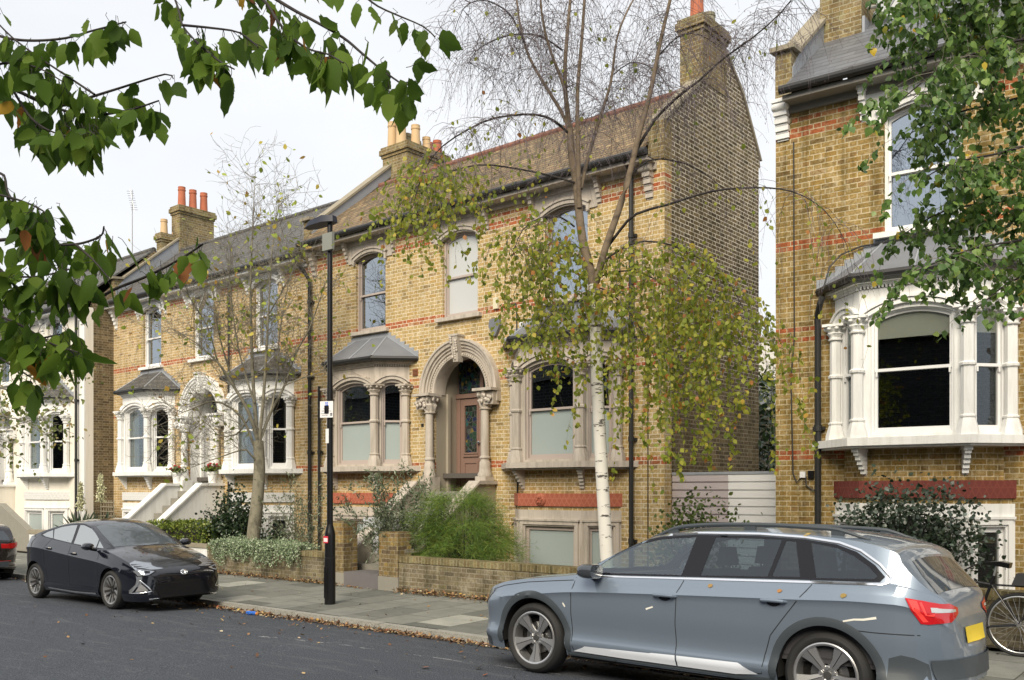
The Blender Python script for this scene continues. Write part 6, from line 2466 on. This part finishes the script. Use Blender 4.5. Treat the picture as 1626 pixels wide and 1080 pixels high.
# ================= leafy tree at the right edge =================
DR = 7.4
rt = thing('leafy_tree', 'dense green leafy tree hanging into the picture from the right edge', 'tree', tuple(at(1800, 0, 7.6))[:2] + (-.07,))
ro = np.array(rt.location)
q = pxpath([(1800, 1150), (1795, 800), (1790, 400), (1770, 0), (1760, -300)], 7.6, 7.6, .3)
tubes('trunk', rel([(q, np.linspace(.12, .06, len(q)))], ro), M['birch'], rt, 14)
tw, lp, la = [], [], []
car = []
for px, d0, d1, n, L0, L1 in (
        ([(1765, -120), (1640, -110), (1540, -80), (1470, -45), (1430, -5)], 7.6, 7.0, 55, .3, 1.1),
        ([(1775, 0), (1650, -20), (1550, 10), (1480, 40), (1422, 85)], 7.6, 7.9, 55, .2, .75),
        ([(1778, 60), (1650, 60), (1560, 80), (1480, 120), (1430, 160)], 7.6, 6.8, 50, .2, .7),
        ([(1780, 160), (1660, 150), (1580, 165), (1500, 185), (1440, 215)], 7.6, 7.9, 44, .2, .6),
        ([(1785, 260), (1660, 230), (1580, 245), (1510, 260), (1465, 285)], 7.6, 7.0, 44, .2, .6),
        ([(1788, 330), (1680, 310), (1590, 320), (1500, 335), (1430, 375)], 7.6, 7.6, 52, .2, .6),
        ([(1790, 420), (1680, 380), (1600, 385), (1530, 400), (1455, 430)], 7.6, 7.0, 44, .2, .62),
        ([(1790, 440), (1680, 430), (1620, 440), (1580, 465), (1540, 500)], 7.6, 7.4, 22, .1, .35)):
    c = pxpath(px, d0, d1, .1)
    car.append((c, np.linspace(.018, .004, len(c))))
    dress(c, int(n * 1.35), L0, L1, 1.0, .15, 1, 0, .022, .5)
tubes('branches', rel(car, ro), M['bark_dark'], rt, 6)
tubes('twigs', rel(tw, ro), M['twig_g'], rt, 3)
lp, la = np.array(lp) - ro, np.array(la)
leaves('crown', lp, la, RNG.uniform(.040, .076, len(lp)), M['lf_right'], rt, wr=.42, prof=((0, .05), (.22, .95), (.5, .9), (.78, .4), (1, .02)))

# ================= the overhanging branches close to the camera =================
ot = thing('overhanging_tree', 'large dark green leaves on thin branches hanging in from the top left', 'tree', tuple(at(-900, 0, 3.2))[:2] + (-.02,))
oo = np.array(ot.location)
q = resample([at(-900, 1500, 3.2), at(-900, 700, 3.2), at(-860, 100, 3.2), at(-840, -700, 3.1)], .3)
tubes('trunk', rel([(q, np.linspace(.11, .06, len(q)))], oo), M['bark_grey'], ot, 14)
FB = [
    ([(-860, -150), (-300, 20), (-60, 45), (25, 63), (95, 62), (150, 48), (200, 35)], 3.1, 2.3, .012, .0018, 2),
    ([(-860, 0), (-300, 90), (-60, 120), (20, 142), (60, 160), (110, 178), (150, 183), (205, 175), (252, 160)], 3.1, 2.2, .016, .0018, 3),
    ([(30, 146), (90, 168), (125, 160), (190, 140), (262, 118), (275, 125)], 2.5, 2.3, .005, .0016, 2),
    ([(-840, -600), (-200, -300), (150, -150), (250, -60), (280, 5), (290, 40), (310, 65), (330, 92)], 3.1, 2.1, .012, .0016, 2),
    ([(250, -60), (330, -40), (380, -20), (418, 0), (440, 32), (461, 58), (490, 78), (520, 86), (545, 100)], 2.6, 2.0, .006, .0018, 3),
    ([(330, -40), (400, -25), (440, 0), (470, 18), (500, 34), (545, 60), (575, 85), (605, 110), (640, 135)], 2.6, 1.9, .006, .0018, 2),
    ([(440, -30), (520, -40), (570, -12), (600, 10), (640, 28), (672, 42), (690, 58)], 2.4, 2.1, .004, .0015, 2),
    ([(-860, 200), (-300, 380), (-60, 385), (20, 380), (75, 387), (120, 388), (158, 376), (165, 360)], 3.1, 2.1, .014, .0018, 2),
    ([(-860, 300), (-300, 480), (-40, 487), (60, 481), (140, 478), (185, 458), (235, 438), (285, 412), (322, 388)], 3.1, 2.1, .014, .0022, 2),
    ([(-860, 350), (-300, 560), (-40, 545), (40, 541), (100, 530)], 3.1, 2.3, .012, .0018, 3),
    ([(-300, 300), (-60, 300), (0, 275), (12, 305), (30, 330), (60, 360)], 2.6, 2.2, .006, .002, 3),
    ([(150, 150), (120, 130), (60, 90), (20, 60), (-10, 30)], 2.3, 2.5, .003, .002, 2),
    ([(-60, 118), (10, 100), (60, 108), (100, 130)], 2.5, 2.3, .004, .0015, 3),
    ([(20, 142), (50, 188), (90, 212), (150, 222)], 2.5, 2.2, .004, .0015, 3),
    ([(-60, 385), (0, 430), (50, 440), (110, 428)], 2.3, 2.1, .004, .0015, 3),
    ([(-40, 487), (30, 515), (80, 545), (125, 560)], 2.3, 2.1, .004, .0015, 3),
    ([(-40, 545), (10, 575), (50, 600)], 2.4, 2.2, .004, .0015, 3),
    ([(-60, 300), (10, 312), (60, 330), (85, 350)], 2.4, 2.1, .004, .0015, 3),
    ([(120, 388), (150, 415), (175, 445)], 2.1, 2.0, .003, .0015, 2),
    ([(310, 65), (345, 95), (372, 110)], 2.1, 1.9, .003, .0015, 3),
    ([(290, 40), (340, 45), (380, 52), (410, 75)], 2.1, 1.9, .003, .0015, 3),
]
tw2, lp, la, ls = [], [], [], []


def bigleaf(p, s=1.0):
    d = RNG.normal(0, .34, 3) + (0.06, 0, -1)
    d /= np.linalg.norm(d)
    e = p + RNG.normal(0, .008, 3) + d * .022
    tw2.append((np.array([p, (p + e) / 2 + RNG.normal(0, .004, 3), e]), .0007))
    lp.append(e)
    la.append(d)
    ls.append(RNG.uniform(.040, .082) * s)


for px, d0, d1, r0, r1, den in FB:
    c = pxpath(px, d0, d1, .03)
    tw2.append((c, np.linspace(r0, r1, len(c))))
    acc = 0
    for i in range(1, len(c)):
        u = (Vector(c[i]) - Vector((0, 0, HC)))
        rgt = u.x * CT + u.y * ST
        fwd = -u.x * ST + u.y * CT
        X = CXP + FP * rgt / fwd
        if X < -140:
            continue
        acc += np.linalg.norm(c[i] - c[i - 1])
        if acc > .034:
            acc = 0
            for _ in range(int(RNG.integers(1, den + 1))):
                bigleaf(c[i])
FBP = np.concatenate([q_[0] for q_ in tw2 if len(q_[0]) > 12])
for (a, b, n, sx, sy, d) in ((45, 150, 14, 50, 26, 2.2), (90, 165, 12, 45, 22, 2.1), (25, 350, 10, 30, 30, 2.1), (50, 440, 16, 44, 34, 2.0), (90, 500, 12, 40, 30, 2.1), (30, 560, 14, 36, 30, 2.1), (170, 450, 8, 24, 16, 2.1), (230, 430, 5, 18, 10, 2.1), (30, 60, 10, 28, 40, 2.4), (60, 200, 12, 50, 22, 2.4), (110, 190, 12, 40, 18, 2.3), (150, 175, 9, 30, 16, 2.2), (350, 30, 10, 28, 28, 2.0), (375, 80, 9, 20, 24, 1.9),
                             (390, 20, 8, 25, 18, 2.0), (440, 60, 6, 18, 18, 2.1), (20, 400, 16, 34, 40, 2.2), (40, 470, 16, 40, 40, 2.2), (80, 420, 9, 34, 30, 2.3), (60, 530, 16, 46, 34, 2.2),
                             (20, 590, 14, 34, 26, 2.3), (110, 560, 7, 26, 20, 2.2), (70, 350, 6, 26, 18, 2.3), (640, 130, 3, 10, 10, 1.9), (180, 15, 3, 18, 8, 2.4), (115, 8, 2, 10, 4, 2.2), (510, 100, 3, 10, 8, 2.0), (600, 160, 4, 10, 8, 1.9), (690, 60, 3, 10, 8, 2.1), (590, 20, 3, 8, 8, 2.0), (650, 150, 3, 10, 8, 1.9), (300, 45, 5, 16, 14, 2.1), (160, 70, 4, 14, 8, 2.3)):
    for _ in range(int(n * 1.15)):
        p = np.array(at(a + RNG.normal(0, sx), b + RNG.normal(0, sy) - 25, d + RNG.normal(0, .12)))
        w_ = FBP[np.argmin(((FBP - p) ** 2).sum(1))]
        dd = np.linalg.norm(p - w_)
        bigleaf(w_ + (p - w_) * min(1, .035 / (dd + 1e-6)))
tubes('branches', rel(tw2, oo), M['bark_dark'], ot, 6)
BIG = ((0, .03), (.05, .42), (.14, .78), (.26, .93), (.34, 1.0), (.44, .94), (.54, .87), (.63, .76), (.72, .60), (.80, .42), (.88, .26), (.94, .10), (1.0, .01))
leaves('crown', np.array(lp) - oo, la, ls, M['lf_big'], ot, wr=.285, prof=BIG, fold=.30, curl=.22, wig=.035)

# ================= bare magnolia-like tree behind the left wall =================
DM = 20.0
mg = thing('bare_tree', 'nearly bare grey branching tree behind the low wall, left of the lamp post', 'tree', tuple(at(404, 0, DM))[:2] + (0.0,))
mo = np.array(mg.location)
tr = pxpath([(402, 905), (402, 858), (408, 800), (412, 745), (410, 700)], DM, DM, .2)
st = [(tr, np.linspace(.16, .11, len(tr)))]
ML = []
for px, d1, r0 in (
        ([(410, 702), (395, 655), (370, 612), (345, 575), (312, 545), (285, 530)], DM - 1.0, .07),
        ([(410, 702), (404, 640), (400, 560), (398, 450), (402, 345), (405, 285)], DM + .4, .07),
        ([(412, 700), (420, 610), (426, 500), (432, 400), (442, 330)], DM - .5, .06),
        ([(412, 702), (430, 655), (452, 612), (470, 560), (492, 520), (520, 440)], DM + .6, .055),
        ([(408, 720), (385, 665), (352, 640), (325, 640), (290, 655), (262, 640)], DM - 1.2, .05),
        ([(410, 742), (392, 715), (352, 725), (305, 742)], DM - .8, .035),
        ([(398, 660), (375, 690), (345, 690), (325, 670), (300, 690)], DM + .5, .03),
        ([(372, 612), (350, 540), (340, 480), (335, 430)], DM - .3, .035),
        ([(345, 575), (330, 520), (300, 470), (290, 430)], DM - 1.3, .025),
        ([(404, 640), (380, 560), (368, 480), (362, 400)], DM + .2, .035),
        ([(452, 612), (480, 600), (510, 590), (530, 560)], DM + .4, .025),
        ([(426, 500), (455, 450), (480, 400)], DM - .2, .025),
        ([(430, 655), (440, 600), (445, 520), (462, 430)], DM + .3, .03)):
    c = pxpath(px, DM, d1, .18)
    st.append((c, np.linspace(r0 * .68, .006, len(c))))
    ML.append(c)
tubes('trunk', rel(st[:1], mo), M['bark_grey'], mg, 14)
tubes('limbs', rel(st[1:], mo), M['bark_grey'], mg, 7)
tw, lp, la = [], [], []


def twiggy(p, d, L, lvl):
    n = max(3, int(L / .12))
    q = [p]
    v = d / np.linalg.norm(d)
    for i in range(n):
        v = v + RNG.normal(0, .22, 3) + (0, 0, .05)
        v /= np.linalg.norm(v)
        q.append(q[-1] + v * L / n)
    q = np.array(q)
    tw.append((q, np.linspace(.007 if lvl == 0 else .004, .0022, len(q))))
    if lvl < 2:
        for j in range(1, len(q)):
            if RNG.random() < .62:
                dd = v + RNG.normal(0, .8, 3)
                twiggy(q[j], dd, L * RNG.uniform(.35, .65), lvl + 1)
    elif RNG.random() < .26:
        lp.append(q[-1])
        la.append(RNG.normal(0, 1, 3))


for c in ML:
    for _ in range(int(len(c) * 2.0)):
        i = RNG.integers(int(len(c) * .25), len(c))
        d = c[min(i + 1, len(c) - 1)] - c[i - 1]
        d = d / np.linalg.norm(d) + RNG.normal(0, .9, 3) + (0, 0, .3)
        twiggy(c[i], d, RNG.uniform(.5, 1.25), 0 if RNG.random() < .6 else 1)
tubes('twigs', rel(tw, mo), M['twig_g'], mg, 3)
leaves('crown', np.array(lp) - mo, la, RNG.uniform(.07, .14, len(lp)), M['lf_mag'], mg, wr=.34, prof=MIDL)

# ================= light tree at the left edge =================
DL = 17.5
lt = thing('roadside_tree', 'sparse yellow green tree hanging in front of the cream house at the left edge', 'tree', tuple(at(-150, 0, DL))[:2] + (-.1,))
lo = np.array(lt.location)
q = pxpath([(-150, 940), (-148, 760), (-140, 600), (-130, 480)], DL, DL, .3)
tubes('trunk', rel([(q, np.linspace(.12, .06, len(q)))], lo), M['bark_grey'], lt, 12)
tw, lp, la = [], [], []
car = []
for px, d1 in (([(-140, 600), (-60, 560), (0, 570), (60, 600), (105, 650)], DL - .8), ([(-140, 620), (-60, 600), (0, 615), (50, 640), (85, 690)], DL + .6),
               ([(-140, 640), (-60, 650), (0, 660), (40, 670), (70, 690)], DL), ([(-140, 560), (-60, 520), (0, 530), (60, 565), (130, 600)], DL + .4), ([(-140, 660), (-60, 690), (-10, 700), (20, 720)], DL)):
    c = pxpath(px, DL, d1, .15)
    car.append((c, np.linspace(.03, .006, len(c))))
    for _ in range(46):
        i = RNG.integers(3, len(c))
        e = c[i] + RNG.normal(0, .28, 3) * (1, 1, .6)
        tw.append((np.array([c[i], (c[i] + e) / 2 + (0, 0, .04), e]), .004))
        for _ in range(7):
            lp.append(e + RNG.normal(0, .14, 3))
            la.append(RNG.normal(0, .7, 3) + (0, 0, -.6))
tubes('branches', rel(car + tw, lo), M['twig_g'], lt, 4)
leaves('crown', np.array(lp) - lo, la, RNG.uniform(.05, .10, len(lp)), M['lf_yg'], lt, wr=.38, prof=MIDL)


# ================= garden plants =================
def bush(name, label, cat, c, dims, n, size, m, stems=10, clumps=40, wr=.4, prof=MIDL, shape_=None, group=None, hang=0.0, stem_m='bark_dark', fill=.35, up=None):
    t = thing(name, label, cat, c, 0, group)
    dims = np.array(dims, float)
    cc = unit(RNG.normal(size=(clumps, 3)))
    cc *= RNG.uniform(fill, 1, (clumps, 1)) ** .6
    cc[:, 2] = cc[:, 2] * .5 + .5
    cc *= dims * (.5, .5, 1)
    tw = []
    for k in range(stems):
        e = cc[RNG.integers(0, clumps)]
        m_ = e * (.35, .35, .55) + RNG.normal(0, .03, 3)
        tw.append((resample([(RNG.normal(0, .05), RNG.normal(0, .05), -.05), tuple(m_), tuple(e)], .12), .009))
    tubes('stems', tw, M[stem_m], t, 5)
    i = RNG.integers(0, clumps, n)
    r = dims.min() * .16 + .02
    P = cc[i] + RNG.normal(0, r, (n, 3))
    P[:, 2] = np.abs(P[:, 2])
    if shape_ is not None:
        P = P[shape_(P)]
    A = RNG.normal(0, 1, (len(P), 3)) + (0, 0, -hang)
    leaves('foliage', P, A, RNG.uniform(size * .6, size * 1.2, len(P)), m if not isinstance(m, str) else M[m], t, wr=wr, prof=prof, up=up)
    return t


def shoots(name, label, cat, c, n, H, spread, m, size=.045, gap=.022, wr=.16, lean=.25, stem=.006, group=None, prof=MIDL):
    t = thing(name, label, cat, c, 0, group)
    tw, P, A = [], [], []
    for _ in range(n):
        L = H * RNG.uniform(.45, 1.0)
        b = np.array([RNG.normal(0, .06), RNG.normal(0, .06), 0])
        d = np.array([RNG.normal(0, spread / H), RNG.normal(0, spread / H) * .7, 1.0])
        d /= np.linalg.norm(d)
        q = [b]
        v = d.copy()
        k = int(L / .1)
        for i in range(k):
            v = v + RNG.normal(0, .10, 3)
            v[2] -= .03 * lean * i / k
            v /= np.linalg.norm(v)
            q.append(q[-1] + v * .1)
        q = np.array(q)
        tw.append((q, np.linspace(stem, stem * .3, len(q))))
        st_ = int(len(q) * .22)
        for j in range(st_, len(q)):
            if RNG.random() < .45:
                e = q[j] + RNG.normal(0, .13, 3) + (0, 0, .05)
                tw.append((np.array([q[j], (q[j] + e) / 2, e]), stem * .3))
                for _ in range(int(.14 / gap * .9)):
                    u = RNG.random()
                    P.append(q[j] * (1 - u) + e * u + RNG.normal(0, .008, 3))
                    A.append((e - q[j]) / .13 + RNG.normal(0, .55, 3))
            for _ in range(int(.1 / gap)):
                P.append(q[j] + RNG.normal(0, .02, 3))
                A.append(v + RNG.normal(0, .7, 3))
    tubes('stems', tw, M['bark_grey'], t, 4)
    leaves('foliage', P, A, RNG.uniform(size * .6, size * 1.25, len(P)), M[m], t, wr=wr, prof=prof)
    return t


def gpos(px, Y, z=0.0):
    p = atY(px, 778, Y)
    return (p.x, p.y, z)


shoots('olive_bush', 'wispy olive bush spilling over the right gate pier below the taupe bay', 'bush', gpos(628, 11.75, .05), 60, 2.35, .5, 'lf_olive', size=.07, gap=.016)
shoots('olive_bush', 'thin grey green olive bush behind the lamp post', 'bush', gpos(472, 12.2, .05), 36, 2.2, .6, 'lf_olive', size=.06, gap=.022)
# feathery green
ft = thing('feathery_bush', 'big soft feathery green bush below the entrance steps', 'bush', gpos(738, 12.1, .2))
P, A, sz = [], [], []
tw = []
cl = []
for _ in range(150):
    a = RNG.uniform(0, 2 * PI)
    r = RNG.uniform(.05, 1) ** .6
    x, y = r * math.cos(a) * 1.42, r * math.sin(a) * .55
    zz = 1.45 * (1 - (abs(x) / 1.58) ** 2.2) * RNG.uniform(.15, 1.0) + .08 - .25 * (x > .6)
    cl.append((x, y, zz))
    tw.append((resample([(x * .15, y * .15, 0), (x * .6, y * .6, zz * .85 + .12), (x, y, zz)], .15), np.array([.006, .002]).mean()))
for (x, y, zz) in cl:
    k = 260
    o = np.array([x, y, zz]) + RNG.normal(0, (.12, .10, .09), (k, 3))
    P.append(o)
    A.append(RNG.normal(0, .6, (k, 3)) + np.array([x * .9, y * .5, -.25]))
P, A = np.concatenate(P), np.concatenate(A)
tubes('stems', tw, M['bark_dark'], ft, 4)
leaves('foliage', P, A, RNG.uniform(.05, .13, len(P)), M['lf_fennel'], ft, wr=.022, prof=((0, .6), (.5, 1), (1, .3)), curl=.3)
# hedge
hd = thing('clipped_hedge', 'bright yellow green clipped hedge behind the black hatchback', 'hedge', gpos(300, 12.3, 0))
n = 9000
P = RNG.uniform(-1, 1, (n, 3))
ax = RNG.integers(0, 3, n)
P[np.arange(n), ax] = np.sign(P[np.arange(n), ax]) * RNG.uniform(.82, 1.03, n)
P = P * (1.35, .40, .48) + (0, 0, .48)
P[:, 2] += .05 * np.sin(P[:, 0] * 3) + .03 * np.sin(P[:, 0] * 11)
leaves('foliage', P, RNG.normal(0, 1, (n, 3)) + (0, 0, .4), RNG.uniform(.035, .07, n), M['lf_hedge'], hd, wr=.42, prof=MIDL)
MB().box(-1.2, 1.2, -.28, .28, .0, .82).build('inner_mass', M['bark_dark'], hd, uv=False)
bush('camellia_bush', 'dark glossy bush between the hedge and the bare tree', 'bush', gpos(372, 12.3, 0), (1.3, .8, 1.75), 3600, .075, 'lf_dark', 14, 60)
bush('low_shrub', 'low dark shrub at the foot of the bare tree, under the slatted basement window', 'bush', gpos(438, 12.3, 0), (1.2, .6, .85), 1400, .06, 'lf_dark', 8, 30)
bush('rose_bush', 'tall dark leafy bush against the white basement window of the right house', 'bush', gpos(1452, 12.25, .1), (1.9, .8, 1.85), 6500, .06, 'lf_rose', 34, 120, fill=.1)
bush('garden_shrub', 'bright green shrub in front of the garage gate, above the estate car roof', 'bush', gpos(1105, 12.7, .2), (1.5, .7, 1.42), 1500, .07, 'lf_mid', 16, 50)
bush('laurel_bush', 'tall dark laurel filling the gap above the garage gate', 'bush', gpos(1216, 18.5, .2), (1.7, 1.4, 3.5), 2600, .17, 'lf_dark', 10, 60, wr=.22)
# palm
pm = thing('fan_palm', 'small pale green fan palm rising behind the laurel in the gap', 'palm', gpos(1212, 20.5, 0))
MB().tube([(0, 0, 0), (.02, 0, 3.6)], .12, 10).build('trunk', M['bark_grey'], pm)
P, A = [], []
for k in range(16):
    a = RNG.uniform(0, 2 * PI)
    e = RNG.uniform(.2, 1.2)
    c = np.array([.55 * math.cos(a) * math.cos(e), .55 * math.sin(a) * math.cos(e), 3.7 + .6 * math.sin(e)])
    for j in range(18):
        P.append(c)
        A.append(np.array([math.cos(a), math.sin(a), .3]) + RNG.normal(0, .6, 3))
leaves('fronds', P, A, RNG.uniform(.4, .65, len(P)), M['lf_mid'], pm, wr=.03, prof=MIDL)
# sparse shrubs far behind
bush('back_shrub', 'sparse pale shrub before the distant building', 'bush', gpos(1216, 25, 2.2), (2.2, 1.2, 4.4), 1300, .13, 'lf_yg', 14, 40, stem_m='twig_g')

# trailing shrub over the left wall
ct = thing('trailing_shrub', 'grey green trailing shrub hanging over the low brick wall', 'shrub', (-16.1, 11.4, .56))
P, A, tw = [], [], []
for _ in range(190):
    x = RNG.uniform(-1.75, 1.25)
    L = RNG.uniform(.05, .55) * (1 - .35 * abs(math.sin(x * 2.2)))
    q = [np.array([x, RNG.uniform(-.05, .35), RNG.uniform(0, .12)])]
    q.append(np.array([x + RNG.normal(0, .06), -.14 + RNG.normal(0, .03), .06 + RNG.uniform(0, .05)]))
    for i in range(4):
        q.append(q[-1] + np.array([RNG.normal(0, .03), RNG.normal(0, .012) - .01, -L / 4]))
    c = resample(q, .05)
    tw.append((c, .0025))
    for p in c:
        for _ in range(5):
            P.append(p + RNG.normal(0, .022, 3))
            A.append(RNG.normal(0, 1, 3) + (0, -.4, 0))
for _ in range(2600):
    x = RNG.uniform(-1.85, 1.3)
    P.append(np.array([x, RNG.uniform(-.08, .4), .04 + abs(RNG.normal(0, .055)) + .05 * math.sin(x * 4)]))
    A.append(RNG.normal(0, 1, 3))
tubes('stems', tw, M['twig_g'], ct, 3)
leaves('foliage', P, A, RNG.uniform(.022, .042, len(P)), M['lf_coton'], ct, wr=.42, prof=SMALL)

# yuccas
for px, Y, fh, lab in ((128, 12.6, 1.05, 'spiky yucca with a tall cream flower spike beside the cream house'), (160, 12.9, 1.30, 'spiky yucca with a cream flower spike before the trellis')):
    yc = thing('yucca_plant', lab, 'yucca', gpos(px, Y, .25), 0, 'yuccas by the far left house')
    n = 90
    el = RNG.uniform(.05, 1.35, n)
    az = RNG.uniform(0, 2 * PI, n)
    A = np.stack([np.cos(az) * np.cos(el), np.sin(az) * np.cos(el), np.sin(el)], 1)
    P = A * .05 + (0, 0, .1)
    leaves('blades', P, A, RNG.uniform(.55, .85, n), M['lf_yucca'], yc, wr=.045, prof=((0, .8), (.4, 1), (.8, .6), (1, .05)), curl=-.05)
    tubes('flower_stalk', [(np.array([(0, 0, .1), (.02, 0, .8), (.0, 0, fh + .7)]), .014)], M['bark_grey'], yc, 6)
    P = np.stack([RNG.normal(0, .055, 460), RNG.normal(0, .055, 460), RNG.uniform(fh - .12, fh + .68, 460)], 1)
    P[:, :2] *= (1.25 - .9 * (P[:, 2:3] - fh + .12) / .8)
    leaves('flower_spike', P, RNG.normal(0, .4, (460, 3)) + (0, 0, -1), RNG.uniform(.05, .075, 460), M['lf_cream'], yc, wr=.4, prof=SMALL)

# geranium pots on the white stair walls
for i, (x, lab) in enumerate(((-23.46, 'left white pot of red geraniums on the white stair wall'), (-21.72, 'right white pot of red geraniums on the white stair wall'))):
    gp_ = thing('flower_pot', lab, 'flower pot', (x, 13.72, 1.93), 0, 'geranium pots on the stair walls')
    MB().lathe([(.10, 0), (.13, .24), (.145, .24), (.145, .30), (.125, .30), (.12, .26), (0, .26)], 20).build('pot', M['white'], gp_)
    P = RNG.normal(0, (.12, .10, .05), (170, 3)) + (0, 0, .36)
    leaves('foliage', P, RNG.normal(0, 1, (170, 3)) + (0, 0, .5), RNG.uniform(.05, .08, 170), M['lf_mid'], gp_, wr=.5, prof=SMALL)
    k = MB()
    for j in range(9):
        a = RNG.uniform(0, 2 * PI)
        r = RNG.uniform(.03, .17)
        c = (r * math.cos(a), r * math.sin(a), .46 + RNG.uniform(-.06, .05))
        k.lathe([(0, -.03), (.03, -.015), (.035, .01), (.02, .03), (0, .035)], 8, Matrix.Translation(c), rf=lambda a_, i_: 1 + .25 * math.sin(5 * a_))
        k.tube([(0, 0, .27), c], .004, 4)
    k.build('flowers', M['red_flower'], gp_, uv=False)

# ================= fallen leaves =================
P = []


def litter(n, fx, fy, zf, spread=.0):
    for _ in range(n):
        x = fx()
        y = fy()
        P.append((x, y, zf(x, y) + RNG.uniform(.004, .012 + spread)))


zr_ = lambda x, y: zroad(x, y)
litter(1500, lambda: RNG.uniform(-14.2, -2.5), lambda: YK - abs(RNG.normal(0, .10)) - .01, zr_, .03)
litter(500, lambda: RNG.uniform(-12.4, -7.2), lambda: YK - abs(RNG.normal(0, .14)) - .02, zr_, .03)
litter(220, lambda: RNG.uniform(-22, -14), lambda: YK - abs(RNG.normal(0, .12)), zr_, .02)
litter(130, lambda: RNG.uniform(-15, -4), lambda: YK - abs(RNG.normal(0, .9)), zr_)
litter(60, lambda: RNG.uniform(-16, -3), lambda: RNG.uniform(4, 8.5), zr_)
zp_ = lambda x, y: zpav(x, y)
litter(1300, lambda: RNG.uniform(-12.0, -6), lambda: 11.29 - abs(RNG.normal(0, .13)), zp_, .06)
litter(600, lambda: RNG.uniform(-18, -13.5), lambda: 11.29 - abs(RNG.normal(0, .08)), zp_, .04)
litter(50, lambda: RNG.uniform(-13.6, -12.5), lambda: 11.24 - abs(RNG.normal(0, .07)), zp_, .01)
litter(90, lambda: RNG.uniform(-18, -2), lambda: RNG.uniform(8.8, 11.2), zp_)
litter(60, lambda: RNG.uniform(-4, 0), lambda: RNG.uniform(8.9, 11.2), zp_)
A = RNG.normal(0, 1, (len(P), 3)) * (1, 1, .25)
fl = leaves('fallen_leaves', P, A, RNG.uniform(.025, .062, len(P)), M['fallen'], None, wr=.36, prof=MIDL, curl=.3, fold=.3, up=((0, 0, 1), .45))
tag(fl, kind='stuff')
# a few larger leaves one can pick out on the road
for (px, py, c, lab) in ((755, 1058, (.52, .30, .02), 'yellow fallen leaf lying on the asphalt near the front wheel of the estate car'), (670, 1057, (.30, .12, .05), 'tan fallen leaf lying on the asphalt beside the yellow one')):
    p = at(px, py, 1.72 * FP / (py - HYP))
    o = leaves('fallen_leaf', [(0, 0, 0)], [(1, .3, .1)], [.085], plain('leaf_colour', c, .6, var=.15), None, wr=.38, prof=BIG, curl=.15, up=((0, 0, 1), .1))
    o.location = (p.x, p.y, zroad(p.x, p.y) + .012)
    tag(o, lab, 'leaf', 'single leaves on the road')
# ---------------------------------------------------------------- light, sky, camera
SUN_EL, SUN_AZ = rad(38), rad(-68)   # azimuth of the sun as a direction in the xy plane (from +X)
sd = Vector((math.cos(SUN_EL) * math.cos(SUN_AZ), math.cos(SUN_EL) * math.sin(SUN_AZ), math.sin(SUN_EL)))
w = bpy.data.worlds.new('World')
S.world = w
w.use_nodes = True
nt = w.node_tree
bg = nt.nodes['Background']
sk = nt.nodes.new('ShaderNodeTexSky')
sk.sky_type = 'NISHITA'
sk.sun_disc = False
sk.sun_elevation = SUN_EL
sk.sun_rotation = math.atan2(sd.x, sd.y)
sk.air_density = 1.0
sk.dust_density = 2.5
sk.ozone_density = 1.0
tc = nt.nodes.new('ShaderNodeTexCoord')
mp = nt.nodes.new('ShaderNodeMapping')
mp.inputs['Scale'].default_value = (1, 1, 2.2)
nz = nt.nodes.new('ShaderNodeTexNoise')
nz.inputs['Scale'].default_value = 1.6
nz.inputs['Detail'].default_value = 5
nz.inputs['Roughness'].default_value = .55
cr = nt.nodes.new('ShaderNodeValToRGB')
cr.color_ramp.elements[0].position = .36
cr.color_ramp.elements[0].color = (.86, .86, .86, 1)
cr.color_ramp.elements[1].position = .60
cr.color_ramp.elements[1].color = (1, 1, 1, 1)
mx = nt.nodes.new('ShaderNodeMix')
mx.data_type = 'RGBA'
nt.links.new(tc.outputs['Generated'], mp.inputs[0])
nt.links.new(mp.outputs[0], nz.inputs['Vector'])
nt.links.new(nz.outputs['Fac'], cr.inputs[0])
nt.links.new(cr.outputs[0], mx.inputs[0])
nt.links.new(sk.outputs[0], mx.inputs[6])
mx.inputs[7].default_value = (6.3, 6.42, 6.6, 1)
nt.links.new(mx.outputs[2], bg.inputs[0])
bg.inputs[1].default_value = .085

sl = bpy.data.lights.new('sun', 'SUN')
sl.energy = 2.3
sl.angle = rad(34)
sl.color = (1, .89, .72)
so = bpy.data.objects.new('sun', sl)
so.rotation_euler = sd.to_track_quat('Z', 'Y').to_euler()
so.location = sd * 30
COL.objects.link(so)

cd = bpy.data.cameras.new('camera')
cd.sensor_width = 36
cd.lens = FP / 1626 * 36
cd.shift_x = 0
cd.shift_y = (HYP - 540) / 1626
cd.clip_start = .05
cd.clip_end = 2000
co = bpy.data.objects.new('camera', cd)
co.location = (0, 0, HC)
co.rotation_euler = (PI / 2, 0, math.atan2(ST, CT))
COL.objects.link(co)
S.camera = co
S.view_settings.view_transform = 'Standard'
S.view_settings.look = 'None'
S.view_settings.gamma = 1
S.view_settings.exposure = EXPO
S.render.engine = 'CYCLES'
S.cycles.use_denoising = True
S.cycles.max_bounces = 6
S.cycles.diffuse_bounces = 3
S.cycles.glossy_bounces = 3
S.cycles.transparent_max_bounces = 12
S.cycles.transmission_bounces = 3
S.cycles.caustics_reflective = False
S.cycles.caustics_refractive = False
